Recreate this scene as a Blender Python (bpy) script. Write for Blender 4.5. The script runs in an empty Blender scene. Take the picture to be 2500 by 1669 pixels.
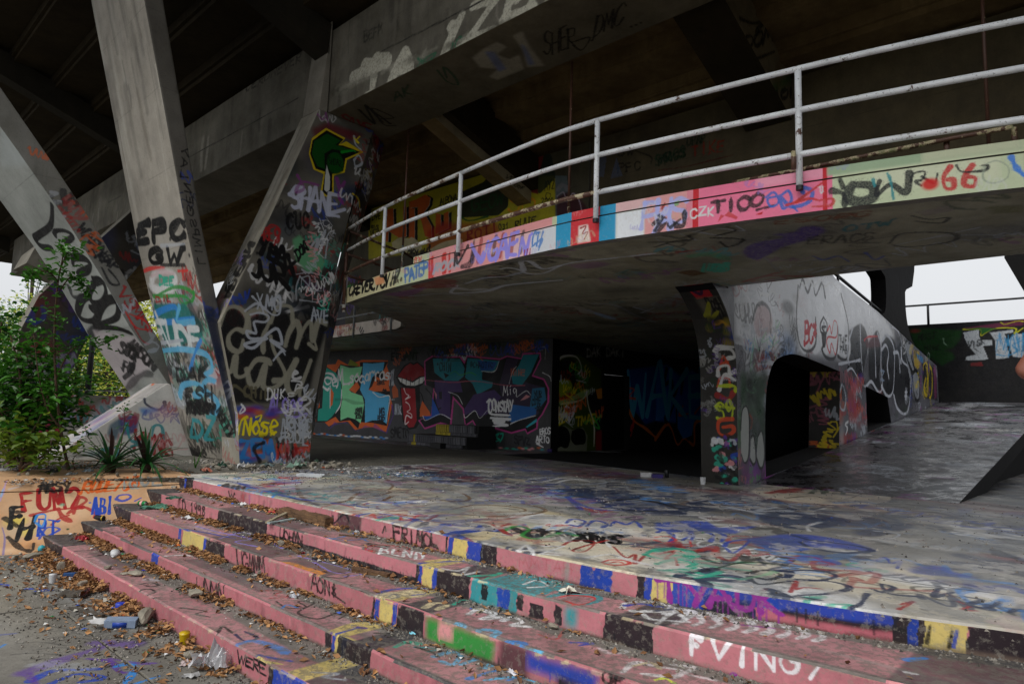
import bpy, bmesh, math, random
import numpy as np
from mathutils import Vector, Matrix
random.seed(7); RNG = np.random.default_rng(7)
sc = bpy.context.scene
# ---------------------------------------------------------------- camera, sky, sun, exposure
FPX, PITCH, ROLL = 1640.0, math.radians(6.056), math.radians(1.8)
fwd = np.array([0, math.cos(PITCH), math.sin(PITCH)]); rt0 = np.array([1., 0, 0]); up0 = np.cross(rt0, fwd)
RT = rt0*math.cos(ROLL) + up0*math.sin(ROLL); UP = -rt0*math.sin(ROLL) + up0*math.cos(ROLL)
cd = bpy.data.cameras.new('camera'); cam = bpy.data.objects.new('camera', cd); sc.collection.objects.link(cam)
cd.sensor_width = 36; cd.lens = FPX/2500*36; cd.clip_end = 2000; cd.clip_start = .05
cam.matrix_world = Matrix(((RT[0], UP[0], -fwd[0], 0), (RT[1], UP[1], -fwd[1], 0), (RT[2], UP[2], -fwd[2], 0), (0, 0, 0, 1)))
sc.camera = cam
SUN_EL, SUN_AZ = math.radians(52), math.radians(215)      # azimuth measured clockwise from +Y
wd = bpy.data.worlds.new("World"); sc.world = wd; wd.use_nodes = True
nt = wd.node_tree; bg = nt.nodes['Background']; sky = nt.nodes.new('ShaderNodeTexSky'); sky.sky_type = 'NISHITA'
sky.sun_disc = False; sky.sun_elevation = SUN_EL; sky.sun_rotation = SUN_AZ; sky.dust_density = 6; sky.air_density = 1.2; sky.ozone_density = 1
hs = nt.nodes.new('ShaderNodeHueSaturation'); hs.inputs['Saturation'].default_value = .12; hs.inputs['Value'].default_value = 1.0
nt.links.new(sky.outputs[0], hs.inputs['Color'])
# thick even overcast: most of the sky's own gradient is levelled by the cloud sheet
cl = nt.nodes.new('ShaderNodeMix'); cl.data_type = 'RGBA'; cl.inputs[0].default_value = .65; cl.inputs[7].default_value = (7.4, 7.6, 7.9, 1)
nt.links.new(hs.outputs[0], cl.inputs[6]); nt.links.new(cl.outputs[2], bg.inputs[0]); bg.inputs[1].default_value = .10
sd = bpy.data.lights.new('sun', 'SUN'); sun = bpy.data.objects.new('sun', sd); sc.collection.objects.link(sun)
sd.energy = 1.5; sd.angle = math.radians(25); sd.color = (1, .97, .92)
sv = Vector((math.sin(SUN_AZ)*math.cos(SUN_EL), math.cos(SUN_AZ)*math.cos(SUN_EL), math.sin(SUN_EL)))
sun.rotation_euler = sv.to_track_quat('Z', 'Y').to_euler(); sun.location = (0, -5, 20)
vs = sc.view_settings; vs.view_transform = 'Standard'; vs.look = 'None'; vs.gamma = 1; vs.use_curve_mapping = False
vs.exposure = 0.42
sc.cycles.max_bounces = 8; sc.cycles.diffuse_bounces = 2; sc.cycles.transparent_max_bounces = 12
sc.cycles.use_denoising = True
sc.cycles.sample_clamp_indirect = 6

# ---------------------------------------------------------------- frame of the place: t runs along the stand, n away from the stair foot
AN = math.radians(-43)
T = np.array([math.cos(AN), math.sin(AN), 0]); N = np.array([-math.sin(AN), math.cos(AN), 0]); Z = np.array([0, 0, 1.])
def W(t, n, z): return T*t + N*n + Z*z
def tn(p): p = np.asarray(p); return float(p @ T), float(p @ N)
def ray(x, y): return fwd + RT*((x-1250)/FPX) - UP*((y-834.5)/FPX)
AX = {'t': T, 'n': N, 'z': Z}
def hit(q, ax, d):
    r = ray(*q); a = AX[ax]; return r*(d/(a @ r))
CR = {'A': (0, 0, .3831), 'B': (800, 0, .3831), 'C': (1600, 0, .3831), 'D': (0, 500, .4464), 'E': (700, 500, .4464), 'F': (1600, 500, .4464),
      'G': (0, 1069, .3831), 'H': (800, 1069, .3831), 'I': (1600, 1069, .3831), 'J': (0, 150, .3188), 'K': (0, 550, .4144), 'L': (350, 500, .4335),
      'M': (700, 820, .298), 'N': (1680, 620, .389), 'Q': (780, 520, .2168), 'R': (900, 250, .2554), 'S': (2000, 600, .2551), 'U': (700, 100, .3827),
      'V': (0, 1150, .3309), 'O': (0, 0, 1.0642), 'X': (2300, 750, .3189)}
def px(c, x, y): a, b, k = CR[c]; return (a+x*k, b+y*k)
def at(c, x, y, z=-1.0): return hit(px(c, x, y), 'z', z)

# ---------------------------------------------------------------- objects
COL = sc.collection
def props(o, label=None, cat=None, group=None, kind=None):
    for k, v in (('label', label), ('category', cat), ('group', group), ('kind', kind)):
        if v: o[k] = v
    return o
def empty(name, loc, **k):
    o = bpy.data.objects.new(name, None); COL.objects.link(o); o.location = Vector(loc); o.empty_display_size = .2
    return props(o, **k)
def obj(name, V, F, mat, parent=None, surf=None, smooth=False, loc=None, bevel=0, **k):
    """surf: list of (Surf, material index, normal) - each face takes the paint canvas that looks its way"""
    V = np.array(V, float); mats = mat if isinstance(mat, (list, tuple)) else [mat]
    if parent is not None: o0 = np.array(parent.location)
    elif loc is not None: o0 = np.array(loc, float)
    else: o0 = np.array([(V[:, 0].min()+V[:, 0].max())/2, (V[:, 1].min()+V[:, 1].max())/2, V[:, 2].min()])
    me = bpy.data.meshes.new(name); me.from_pydata((V-o0).tolist(), [], [list(map(int, f)) for f in F])
    if bevel:
        bm = bmesh.new(); bm.from_mesh(me); bmesh.ops.recalc_face_normals(bm, faces=bm.faces)
        es = [e for e in bm.edges if len(e.link_faces) == 2 and e.calc_face_angle(0) > .5]
        bmesh.ops.bevel(bm, geom=es, offset=bevel, segments=2, profile=.6, affect='EDGES', clamp_overlap=True)
        bm.to_mesh(me); bm.free()
    for m in mats: me.materials.append(m)
    if surf:
        uvl = me.uv_layers.new(name='UVMap'); me.update()
        for p in me.polygons:
            nn = np.array(p.normal); best = None
            for s, mi, sn in surf:
                d = float(nn @ sn)
                if best is None or d > best[0]: best = (d, s, mi)
            if best[0] > .55:
                p.material_index = best[2]
                for li in p.loop_indices:
                    co = np.array(me.vertices[me.loops[li].vertex_index].co)+o0
                    u, v = best[1].uvw(co); uvl.data[li].uv = (u/best[1].w, v/best[1].h)
    if smooth:
        for p in me.polygons: p.use_smooth = True
    o = bpy.data.objects.new(name, me); COL.objects.link(o)
    if parent is not None: o.parent = parent
    else: o.location = Vector(o0)
    return props(o, **k)
def prism(poly, ext):
    """poly: 3-D outline; ext: extrusion vector -> V, F (ngon caps + sides)"""
    poly = [np.array(p, float) for p in poly]; m = len(poly); ext = np.array(ext, float)
    V = poly + [p+ext for p in poly]
    F = [list(range(m)), list(range(2*m-1, m-1, -1))] + [[(i+1) % m, i, i+m, (i+1) % m+m] for i in range(m)]
    return V, F
def boxw(c, a, b, h):
    """box: centre of base c, half vectors a,b, height vector h"""
    c, a, b, h = [np.array(v, float) for v in (c, a, b, h)]
    V = [c-a-b, c+a-b, c+a+b, c-a+b]; V = V + [v+h for v in V]
    return V, [[0, 3, 2, 1], [4, 5, 6, 7], [0, 1, 5, 4], [1, 2, 6, 5], [2, 3, 7, 6], [3, 0, 4, 7]]
def tube(pts, r, seg=8, caps=True, rs=None):
    pts = [np.array(p, float) for p in pts]; V = []; F = []; m = len(pts); prev = None
    for i, p in enumerate(pts):
        d = pts[min(i+1, m-1)]-pts[max(i-1, 0)]; d = d/(np.linalg.norm(d)+1e-9)
        if prev is None:
            a = np.cross(d, Z); a = a if np.linalg.norm(a) > .1 else np.cross(d, T)
        else: a = prev-d*(prev @ d)
        a = a/np.linalg.norm(a); b = np.cross(d, a); prev = a; rr = rs[i] if rs is not None else r
        for k in range(seg):
            an = 2*math.pi*k/seg; V.append(p+(a*math.cos(an)+b*math.sin(an))*rr)
    for i in range(m-1):
        for k in range(seg): F.append([i*seg+k, i*seg+(k+1) % seg, (i+1)*seg+(k+1) % seg, (i+1)*seg+k])
    if caps: F.append(list(range(seg))[::-1]); F.append([(m-1)*seg+k for k in range(seg)])
    return V, F
def join(parts):
    V = []; F = []
    for v, f in parts:
        o = len(V); V += list(v); F += [[i+o for i in ff] for ff in f]
    return V, F
def lathe(prof, seg=14, close=True):
    V = []; F = []
    for r, z in prof:
        for k in range(seg): a = 2*math.pi*k/seg; V.append((r*math.cos(a), r*math.sin(a), z))
    for i in range(len(prof)-1):
        for k in range(seg): F.append([i*seg+k, i*seg+(k+1) % seg, (i+1)*seg+(k+1) % seg, (i+1)*seg+k])
    if close: F.append(list(range(seg))[::-1]); F.append([(len(prof)-1)*seg+k for k in range(seg)])
    return V, F
def xf(vf, loc=(0, 0, 0), rot=(0, 0, 0), s=1):
    from mathutils import Euler
    M = Matrix.Translation(Vector(loc)) @ Euler(rot).to_matrix().to_4x4() @ Matrix.Diagonal((*((s, s, s) if not hasattr(s, '__len__') else s), 1))
    return [np.array(M @ Vector(v)) for v in vf[0]], vf[1]
def copy_tree(o, loc, parent=None):
    c = o.copy(); COL.objects.link(c)
    if parent is None: c.location = Vector(loc)
    else: c.parent = parent
    for ch in list(o.children): copy_tree(ch, None, c)
    return c

# ---------------------------------------------------------------- procedural materials
def hx(s):
    s = s.lstrip('#'); c = [int(s[i:i+2], 16)/255 for i in (0, 2, 4)]
    return np.array([x/12.92 if x <= .04045 else ((x+.055)/1.055)**2.4 for x in c])
class NG:
    def __init__(s, name):
        s.m = bpy.data.materials.new(name); s.m.use_nodes = True; s.t = s.m.node_tree; s.b = s.t.nodes['Principled BSDF']
        s.tc = s.n('TexCoord').outputs['Object']
    def n(s, k): return s.t.nodes.new('ShaderNode'+k)
    def l(s, a, b): s.t.links.new(a, b)
    def noise(s, scale, detail=4, rough=.6, vec=None, st=(1, 1, 1)):
        q = s.n('TexNoise'); q.inputs['Scale'].default_value = scale; q.inputs['Detail'].default_value = detail; q.inputs['Roughness'].default_value = rough
        mp = s.n('Mapping'); mp.inputs['Scale'].default_value = st; s.l(vec or s.tc, mp.inputs[0]); s.l(mp.outputs[0], q.inputs['Vector']); return q.outputs['Fac']
    def ramp(s, f, lo, hi, a=0., b=1.):
        q = s.n('MapRange'); q.inputs[1].default_value = lo; q.inputs[2].default_value = hi; q.inputs[3].default_value = a; q.inputs[4].default_value = b; s.l(f, q.inputs[0]); return q.outputs[0]
    def mix(s, f, a, b, mode='MIX'):
        q = s.n('Mix'); q.data_type = 'RGBA'; q.blend_type = mode
        for i, v in ((0, f), (6, a), (7, b)):
            if hasattr(v, 'default_value') or hasattr(v, 'is_linked'): s.l(v, q.inputs[i])
            elif i == 0: q.inputs[i].default_value = v
            else: q.inputs[i].default_value = (*v, 1)
        return q.outputs[2]
    def math(s, op, a, b=None):
        q = s.n('Math'); q.operation = op
        for i, v in ((0, a), (1, b)):
            if v is None: continue
            if hasattr(v, 'is_linked'): s.l(v, q.inputs[i])
            else: q.inputs[i].default_value = v
        return q.outputs[0]
    def bump(s, h, st=.4, d=.01, prev=None):
        q = s.n('Bump'); q.inputs['Strength'].default_value = st; q.inputs['Distance'].default_value = d; s.l(h, q.inputs['Height'])
        if prev is not None: s.l(prev, q.inputs['Normal'])
        return q.outputs[0]
def pores(g):
    q = g.n('TexVoronoi'); q.inputs['Scale'].default_value = 26; g.l(g.tc, q.inputs['Vector']); h = g.ramp(q.outputs['Distance'], .06, .16, 1., 0.)
    return g.math('MULTIPLY', h, g.ramp(g.noise(5, 2), .5, .62))
def pour(g):
    """horizontal lift lines left by the formwork"""
    s = g.n('SeparateXYZ'); g.l(g.tc, s.inputs[0]); z = g.math('ADD', s.outputs[2], g.math('MULTIPLY', g.noise(1.5, 2), .05)); f = g.math('FRACT', g.math('MULTIPLY', z, .83))
    return g.math('MULTIPLY', g.ramp(f, .0, .018, 1., 0.), g.ramp(g.noise(2, 2), .35, .6))
def concrete(g, c1, c2, streak=.5):
    """weathered cast concrete: blotches, runs of dirt down the face, pores"""
    c = g.mix(g.ramp(g.noise(.9, 6, .65), .35, .65), c1, c2)
    run = g.ramp(g.noise(3.0, 5, .7, st=(1, 1, .12)), .48, .72)
    c = g.mix(g.math('MULTIPLY', run, streak), c, tuple(x*.38 for x in c1))
    c = g.mix(g.math('MULTIPLY', g.ramp(g.noise(14, 3), .5, .8), .5), c, tuple(x*1.35 for x in c2))
    c = g.mix(g.math('MULTIPLY', g.ramp(g.noise(60, 2, .5), .62, .72), .6), c, tuple(x*.3 for x in c1))
    c = g.mix(g.math('MULTIPLY', g.ramp(g.noise(9, 6, .75, st=(1, 1, .06)), .45, .7), streak*.6), c, tuple(min(1, x*1.5) for x in c2))
    c = g.mix(g.math('MULTIPLY', pores(g), .7), c, tuple(x*.25 for x in c1)); c = g.mix(g.math('MULTIPLY', pour(g), .55), c, tuple(x*.3 for x in c1))
    return c
def mat_concrete(name, c1='8e8a80', c2='6d695f', rough=.85, streak=.5, bump=.5, boards=None):
    g = NG(name); c = concrete(g, hx(c1), hx(c2), streak); g.l(c, g.b.inputs['Base Color'])
    g.b.inputs['Roughness'].default_value = rough; g.b.inputs['Specular IOR Level'].default_value = .2
    h = g.noise(30, 6, .7); b = g.bump(h, bump, .01); b = g.bump(g.noise(4, 3), .4, .03, b)
    g.l(b, g.b.inputs['Normal']); return g.m
class Surf:
    """a flat canvas of paint lying on a real surface. u,v in metres."""
    def __init__(s, name, o, U, V, w, h, ppm):
        s.name = name; s.o = np.array(o, float); s.U = np.array(U, float); s.V = np.array(V, float); s.w, s.h, s.ppm = w, h, ppm
        s.W, s.H = int(w*ppm), int(h*ppm); s.rgb = np.zeros((s.H, s.W, 3), np.float32); s.a = np.zeros((s.H, s.W), np.float32)
        s.nrm = np.cross(s.U, s.V); s.nrm /= np.linalg.norm(s.nrm)
    def uvw(s, p):
        d = np.asarray(p)-s.o; return float(d @ s.U), float(d @ s.V)
    def p2uv(s, q, k=None):
        r = ray(*q); return s.uvw(r*((s.nrm @ s.o)/(s.nrm @ r)))
    # raster -------------------------------------------------------
    def comp(s, x0, y0, al, col):
        h, w = al.shape; R = s.rgb[y0:y0+h, x0:x0+w]; A = s.a[y0:y0+h, x0:x0+w]
        R *= (1-al)[..., None]; R += al[..., None]*np.asarray(col, np.float32); A *= (1-al); A += al
    def stroke(s, P, width, col, soft=.25, a=1., taper=False):
        P = np.asarray(P, np.float32)*s.ppm; r0 = max(width*s.ppm/2, .45); sf = max(soft*r0, .6)
        m = len(P); ph = random.uniform(0, 6.28); am = .3 if m > 3 else .12
        R = r0*(1+am*np.sin(np.linspace(ph, ph+random.uniform(3, 11), m))); R[0] *= 1.12; R[-1] *= random.choice([.55, .8, 1.2])
        ro = r0*1.4+sf+1; x0 = int(max(0, P[:, 0].min()-ro)); y0 = int(max(0, P[:, 1].min()-ro)); x1 = int(min(s.W, P[:, 0].max()+ro+1)); y1 = int(min(s.H, P[:, 1].max()+ro+1))
        if x1 <= x0 or y1 <= y0: return
        D = np.full((y1-y0, x1-x0), 1e9, np.float32)
        for i in range(max(1, m-1)):
            j = min(i+1, m-1); p = P[i]; q = P[j]
            xa = int(max(x0, min(p[0], q[0])-ro)); xb = int(min(x1, max(p[0], q[0])+ro+1)); ya = int(max(y0, min(p[1], q[1])-ro)); yb = int(min(y1, max(p[1], q[1])+ro+1))
            if xb <= xa or yb <= ya: continue
            X = np.arange(xa, xb, dtype=np.float32)[None]+.5-p[0]; Y = np.arange(ya, yb, dtype=np.float32)[:, None]+.5-p[1]
            d = q-p; L = float(d @ d)+1e-6; tt = np.clip((X*d[0]+Y*d[1])/L, 0, 1)
            q2 = np.sqrt((X-tt*d[0])**2+(Y-tt*d[1])**2)-(R[i]+tt*(R[j]-R[i])); sub = D[ya-y0:yb-y0, xa-x0:xb-x0]; np.minimum(sub, q2, out=sub)
        al = np.clip((sf/2-D)/sf, 0, 1)*a
        if soft > .25:   # overspray and patchy cover
            al = np.maximum(al, (RNG.random(D.shape) < .10)*np.clip(1-D/(r0*1.1+2), 0, 1)**2*a*.8)
            al *= 1-.22*RNG.random(D.shape, dtype=np.float32)
        s.comp(x0, y0, al.astype(np.float32), col)
    def fill(s, P, col, soft=.02, a=1.):
        P = np.asarray(P, np.float32)*s.ppm; x0, y0 = np.maximum(P.min(0).astype(int)-1, 0); x1 = int(min(s.W, P[:, 0].max()+2)); y1 = int(min(s.H, P[:, 1].max()+2))
        if x1 <= x0 or y1 <= y0: return
        acc = np.zeros((y1-y0, x1-x0), np.float32)
        for oy in (.25, .75):
            Y = np.arange(y0, y1)[:, None]+oy; X = np.arange(x0, x1)[None]+.5; ins = np.zeros(acc.shape, bool)
            for i in range(len(P)):
                p, q = P[i], P[(i+1) % len(P)]
                if abs(q[1]-p[1]) < 1e-6: continue
                ins ^= ((p[1] > Y) != (q[1] > Y)) & (X < (q[0]-p[0])*(Y-p[1])/(q[1]-p[1])+p[0])
            acc += ins*.5
        k = int(soft*s.ppm)
        for _ in range(2 if k > 0 else 0):
            for ax in (0, 1):
                c = np.cumsum(np.pad(acc, [(k+1, k) if ax == 0 else (0, 0), (k+1, k) if ax == 1 else (0, 0)], mode='edge'), axis=ax)
                acc = ((c[2*k+1:]-c[:-2*k-1]) if ax == 0 else (c[:, 2*k+1:]-c[:, :-2*k-1]))/(2*k+1)
        s.comp(x0, y0, acc*a, col)
    def blob(s, u, v, ru, rv, col, a=1., hard=.5):
        x, y, rx, ry = u*s.ppm, v*s.ppm, ru*s.ppm, rv*s.ppm
        x0, x1 = int(max(0, x-rx*1.5)), int(min(s.W, x+rx*1.5+1)); y0, y1 = int(max(0, y-ry*1.5)), int(min(s.H, y+ry*1.5+1))
        if x1 <= x0 or y1 <= y0: return
        X = (np.arange(x0, x1)[None]-x)/rx; Y = (np.arange(y0, y1)[:, None]-y)/ry; d = np.sqrt(X*X+Y*Y)
        s.comp(x0, y0, (np.clip((1.25-d)/(1.5-hard*1.2), 0, 1)*a).astype(np.float32), col)
    def image(s):
        im = bpy.data.images.new(s.name, s.W, s.H, alpha=True); im.alpha_mode = 'CHANNEL_PACKED'
        c = np.clip(s.rgb, 0, 1); e = np.where(c <= .0031308, c*12.92, 1.055*np.power(c, 1/2.4)-.055)
        out = np.concatenate([e, s.a[..., None]], -1).astype(np.float32).ravel(); im.pixels.foreach_set(out); im.pack(); return im
def catmull(P, k=5):
    P = [np.array(p, float) for p in P]
    if len(P) < 3: return P
    Q = [2*P[0]-P[1]]+P+[2*P[-1]-P[-2]]; out = []
    for i in range(1, len(Q)-2):
        a, b, c, d = Q[i-1:i+3]
        for j in range(k):
            t = j/k; out.append(.5*((2*b)+(-a+c)*t+(2*a-5*b+4*c-d)*t*t+(-a+3*b-3*c+d)*t**3))
    return out+[P[-1]]
def mat_paint(name, surf, c1='8e8a80', c2='6d695f', peel=.25, rough=.6, grime=.35, streak=.4, coat=0., gl=None, bump=.35, coats=False, spec=.22):
    """concrete with the surface's coats of paint on it, worn and dirtied"""
    g = NG(name); base = concrete(g, hx(c1), hx(c2), streak)
    uv = g.n('UVMap'); uv.uv_map = 'UVMap'; im = g.n('TexImage'); im.image = surf.image(); im.extension = 'EXTEND'; im.interpolation = 'Linear'
    g.l(uv.outputs[0], im.inputs[0])
    chip = g.ramp(g.noise(22, 8, .75), .58-peel*.25, .62-peel*.25+.02)
    wear = g.math('SUBTRACT', 1., g.math('MULTIPLY', chip, min(1, peel*1.6)))
    A = g.math('MULTIPLY', im.outputs[1], wear)
    c = g.mix(1., base, g.mix(A, (1, 1, 1), (0, 0, 0)), 'MULTIPLY')
    pr = g.mix(1., im.outputs[0], g.mix(wear, (0, 0, 0), (1, 1, 1)), 'MULTIPLY')
    c = g.mix(1., c, pr, 'ADD')
    if coats:   # many faded layers trodden into the floor
        for sc_, lo, hi, col, am in ((1.1, .52, .56, (.07, .09, .13), .45), (2.0, .54, .57, (.45, .43, .40), .55), (3.1, .58, .62, (.03, .03, .035), .5), (4.3, .6, .63, (.10, .14, .26), .45), (5.2, .61, .64, (.24, .12, .12), .4)):
            c = g.mix(g.math('MULTIPLY', g.ramp(g.noise(sc_, 9, .68), lo, hi), am), c, col)
    dirt = g.ramp(g.noise(2.3, 7, .7), .45, .75); c = g.mix(g.math('MULTIPLY', dirt, grime), c, (.035, .032, .028))
    d2 = g.ramp(g.noise(35, 4, .7), .55, .75); c = g.mix(g.math('MULTIPLY', d2, grime*.8), c, (.05, .046, .04))
    g.l(c, g.b.inputs['Base Color']); g.b.inputs['Specular IOR Level'].default_value = spec
    r = g.ramp(g.noise(3, 4), .3, .7, rough-.12, rough+.12) if gl is None else g.ramp(g.noise(gl, 7, .75, st=(1, 1, 1)), .42, .6, rough-.2, rough+.25)
    g.l(r, g.b.inputs['Roughness'])
    b = g.bump(g.noise(28, 6, .7), bump, .008); b = g.bump(wear, .3, .003, b); b = g.bump(g.noise(3, 3), .3, .03, b); g.l(b, g.b.inputs['Normal'])
    return g.m
def mat_plain(name, col, rough=.5, metal=0., var=.3, scale=8, trans=0., bump=.1):
    g = NG(name); c = hx(col) if isinstance(col, str) else np.array(col)
    g.l(g.mix(g.ramp(g.noise(scale, 4), .3, .7), tuple(c*(1-var)), tuple(c*(1+var*.3))), g.b.inputs['Base Color'])
    g.b.inputs['Roughness'].default_value = rough; g.b.inputs['Metallic'].default_value = metal
    if trans: g.b.inputs['Transmission Weight'].default_value = trans
    g.l(g.bump(g.noise(scale*6, 4), bump, .002), g.b.inputs['Normal']); return g.m
# ---------------------------------------------------------------- hand lettering: one-stroke glyphs, x right, y up, unit box
GL = {
'A': '0,0 .45,1 .55,1 1,0|.2,.38 .85,.42', 'B': '.05,0 .05,1|.05,1 .7,.95 .75,.6 .1,.52 .85,.45 .9,.08 .05,0', 'C': '.95,.8 .6,1 .15,.8 .05,.4 .25,.05 .65,0 .95,.2',
'D': '.08,0 .08,1|.08,1 .65,.92 .95,.55 .75,.1 .05,0', 'E': '.95,1 .1,.97 .08,.03 .95,0|.1,.52 .75,.55', 'F': '.1,0 .1,1 .95,.97|.1,.52 .75,.55',
'G': '.92,.82 .6,1 .15,.8 .05,.35 .35,0 .85,.1 .9,.45 .5,.45', 'H': '.08,0 .1,1|.9,0 .92,1|.1,.5 .9,.52', 'I': '.5,0 .5,1', 'J': '.7,1 .7,.2 .45,0 .1,.1', 'K': '.1,0 .1,1|.9,1 .12,.45 .95,0',
'L': '.12,1 .1,.03 .9,0', 'M': '0,0 .15,1 .5,.3 .85,1 1,0', 'N': '.05,0 .1,1 .9,0 .95,1', 'O': '.5,1 .1,.75 .08,.25 .5,0 .9,.25 .92,.75 .5,1', 'P': '.1,0 .1,1|.1,1 .8,.95 .85,.55 .1,.45',
'Q': '.5,1 .1,.75 .08,.25 .5,0 .9,.25 .92,.75 .5,1|.55,.3 1,-.1', 'R': '.1,0 .1,1|.1,1 .8,.95 .8,.55 .12,.48 .95,0', 'S': '.9,.85 .5,1 .12,.78 .3,.55 .8,.42 .85,.12 .4,0 .05,.15',
'T': '.5,0 .5,1|0,1 1,.97', 'U': '.08,1 .08,.25 .4,0 .75,.1 .9,.35 .92,1', 'V': '.02,1 .48,0 .98,1', 'W': '0,1 .22,0 .5,.7 .75,0 1,1', 'X': '.05,0 .95,1|.05,1 .95,0', 'Y': '.05,1 .5,.5|.95,1 .4,0', 'Z': '.08,1 .9,.97 .08,.03 .95,0',
'0': '.5,1 .12,.75 .12,.25 .5,0 .88,.25 .88,.75 .5,1', '1': '.3,.75 .55,1 .55,0', '2': '.1,.8 .5,1 .88,.75 .1,0 .95,0', '3': '.1,.95 .6,1 .8,.75 .4,.55 .85,.35 .6,0 .1,.08', '4': '.75,0 .75,1 .05,.35 .95,.35',
'5': '.9,1 .2,1 .15,.55 .7,.6 .85,.2 .5,0 .1,.1', '6': '.8,1 .25,.65 .1,.25 .45,0 .85,.2 .7,.5 .2,.35', '8': '.5,.52 .15,.75 .5,1 .85,.75 .5,.52 .1,.25 .5,0 .9,.25 .5,.52', '9': '.85,.7 .5,1 .15,.75 .4,.45 .85,.65 .7,0',
'7': '.1,1 .95,.97 .4,0', 'e': '.1,.32 .9,.4 .8,.62 .4,.65 .1,.35 .25,.03 .85,.08', 'm': '.05,0 .08,.6 .3,.62 .45,.1 .5,.55 .8,.62 .95,0', 'n': '.08,0 .1,.6 .5,.66 .85,.45 .9,0', 'a': '.85,.55 .4,.62 .1,.3 .4,0 .8,.2 .85,.6 .95,0', 'o': '.5,.62 .1,.35 .45,0 .9,.3 .5,.62',
'i': '.5,0 .5,.55|.5,.8 .52,.83', 'c': '.9,.5 .4,.62 .1,.3 .4,0 .9,.1', 's': '.85,.52 .4,.62 .2,.42 .75,.25 .6,.02 .1,.08', 'q': '.85,.5 .4,.62 .12,.35 .4,.1 .85,.5 .85,-.3', 'r': '.1,0 .12,.6|.12,.4 .5,.64 .9,.55', 'u': '.08,.6 .1,.15 .5,0 .88,.2 .9,.6 .95,0', 't': '.45,.9 .45,.1 .8,0|.1,.6 .8,.62',
'k': '.1,0 .1,1|.8,.6 .15,.28 .9,0', 'y': '.05,.6 .5,.05|.95,.6 .2,-.35', 'v': '.02,.6 .48,0 .98,.6', 'l': '.5,1 .5,0', 'h': '.1,0 .1,1|.1,.45 .6,.62 .85,0', 'b': '.1,1 .1,0 .7,.02 .85,.35 .15,.55', 'd': '.85,1 .88,0|.85,.4 .4,.6 .1,.3 .4,0 .85,.15', 'g': '.85,.55 .4,.62 .12,.35 .4,.1 .85,.5 .8,-.3 .2,-.25',
'_': '0,0 1,0', '-': '.1,.5 .9,.5', '.': '.45,0 .55,.02', ':': '.5,.2 .52,.22|.5,.7 .52,.72', '!': '.5,.3 .5,1|.5,0 .52,.02', '"': '.3,.8 .3,1|.6,.8 .6,1', '*': '.5,.15 .5,.85|.15,.3 .85,.7|.15,.7 .85,.3', '#': '.3,0 .4,1|.65,0 .75,1|.1,.3 .95,.3|.1,.65 .95,.65',
'@': '.7,.35 .45,.25 .35,.5 .55,.7 .7,.5 .72,.3 .95,.45 .8,.95 .35,1 .05,.6 .15,.1 .6,0', '/': '.2,0 .8,1', '<': '.5,.05 .1,.55 .2,.9 .5,.7 .8,.9 .9,.55 .5,.05', '+': '.5,.1 .5,.9|.1,.5 .9,.5', '(': '.7,1 .35,.5 .7,0', "'": '.5,1 .45,.75'}
GL = {k: [[tuple(map(float, p.split(','))) for p in s.split()] for s in v.split('|')] for k, v in GL.items()}
SHARP = set('EFHKLMNTVWXYZ14AIv/')
CUR = {}; WS = 1.3
def use(surf, crop): CUR['s'] = surf; CUR['c'] = crop
def _m(x, y, k=None): return CUR['s'].p2uv(px(CUR['c'], x, y), k)
def _sc(x, y, k=None):
    a, b, c = _m(x, y, k), _m(x+2, y, k), _m(x, y+2, k)
    return math.sqrt(abs((b[0]-a[0])*(c[1]-a[1])-(b[1]-a[1])*(c[0]-a[0]))+1e-12)/2
def C_(c): return hx(PAL.get(c, c)) if isinstance(c, str) else c
PAL = dict(k2='1c1d22', ye='c9b66e', k='0e0e10', w='d9dadb', s='a9afb8', g='8b8b86', pk='b0616c', lp='d58f92', r='9a1f20', R='c8302c', o='c45a22', O='d98a3c', y='c9b21c', Y='e6d31c', b='1c3fa0', B='2a7fc8', c='5aa9cf', t='0f7a6c', T='2aa58a', G='2c8a3a', dg='143a1c', lg='7dbb8c', v='55308a', V='8f7fd0', m='8a2f8a', n='182748', cr='c9bb96', br='6a4a2a', tl='2f8f96')
def pts(s): return [tuple(map(float, p.split(','))) for p in s.split()]
def ln(col, w, s, soft=.3, a=1., k=None, smooth=True, drip=0):
    w = w*WS; P = pts(s) if isinstance(s, str) else s; sc_ = _sc(*P[len(P)//2], k)
    Q = catmull(P, 6) if smooth and len(P) > 2 else P
    uv = [_m(p[0], p[1], k) for p in Q]; CUR['s'].stroke(uv, w*sc_, C_(col), soft, a)
    for _ in range(drip):
        u, v = uv[random.randrange(len(uv))]; L = random.uniform(.1, .45); CUR['s'].stroke([(u, v), (u, v-L)], w*sc_*.25, C_(col), .5, a*.8)
def pg(col, s, soft=.0, a=1., k=None, smooth=False):
    P = pts(s) if isinstance(s, str) else s
    if smooth: P = catmull(P+[P[0]], 5)
    CUR['s'].fill([_m(p[0], p[1], k) for p in P], C_(col), soft, a)
def bl(col, x, y, rx, ry, a=.8, hard=.5, k=None):
    sc_ = _sc(x, y, k); u, v = _m(x, y, k); CUR['s'].blob(u, v, rx*sc_, ry*sc_, C_(col), a, hard)
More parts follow.
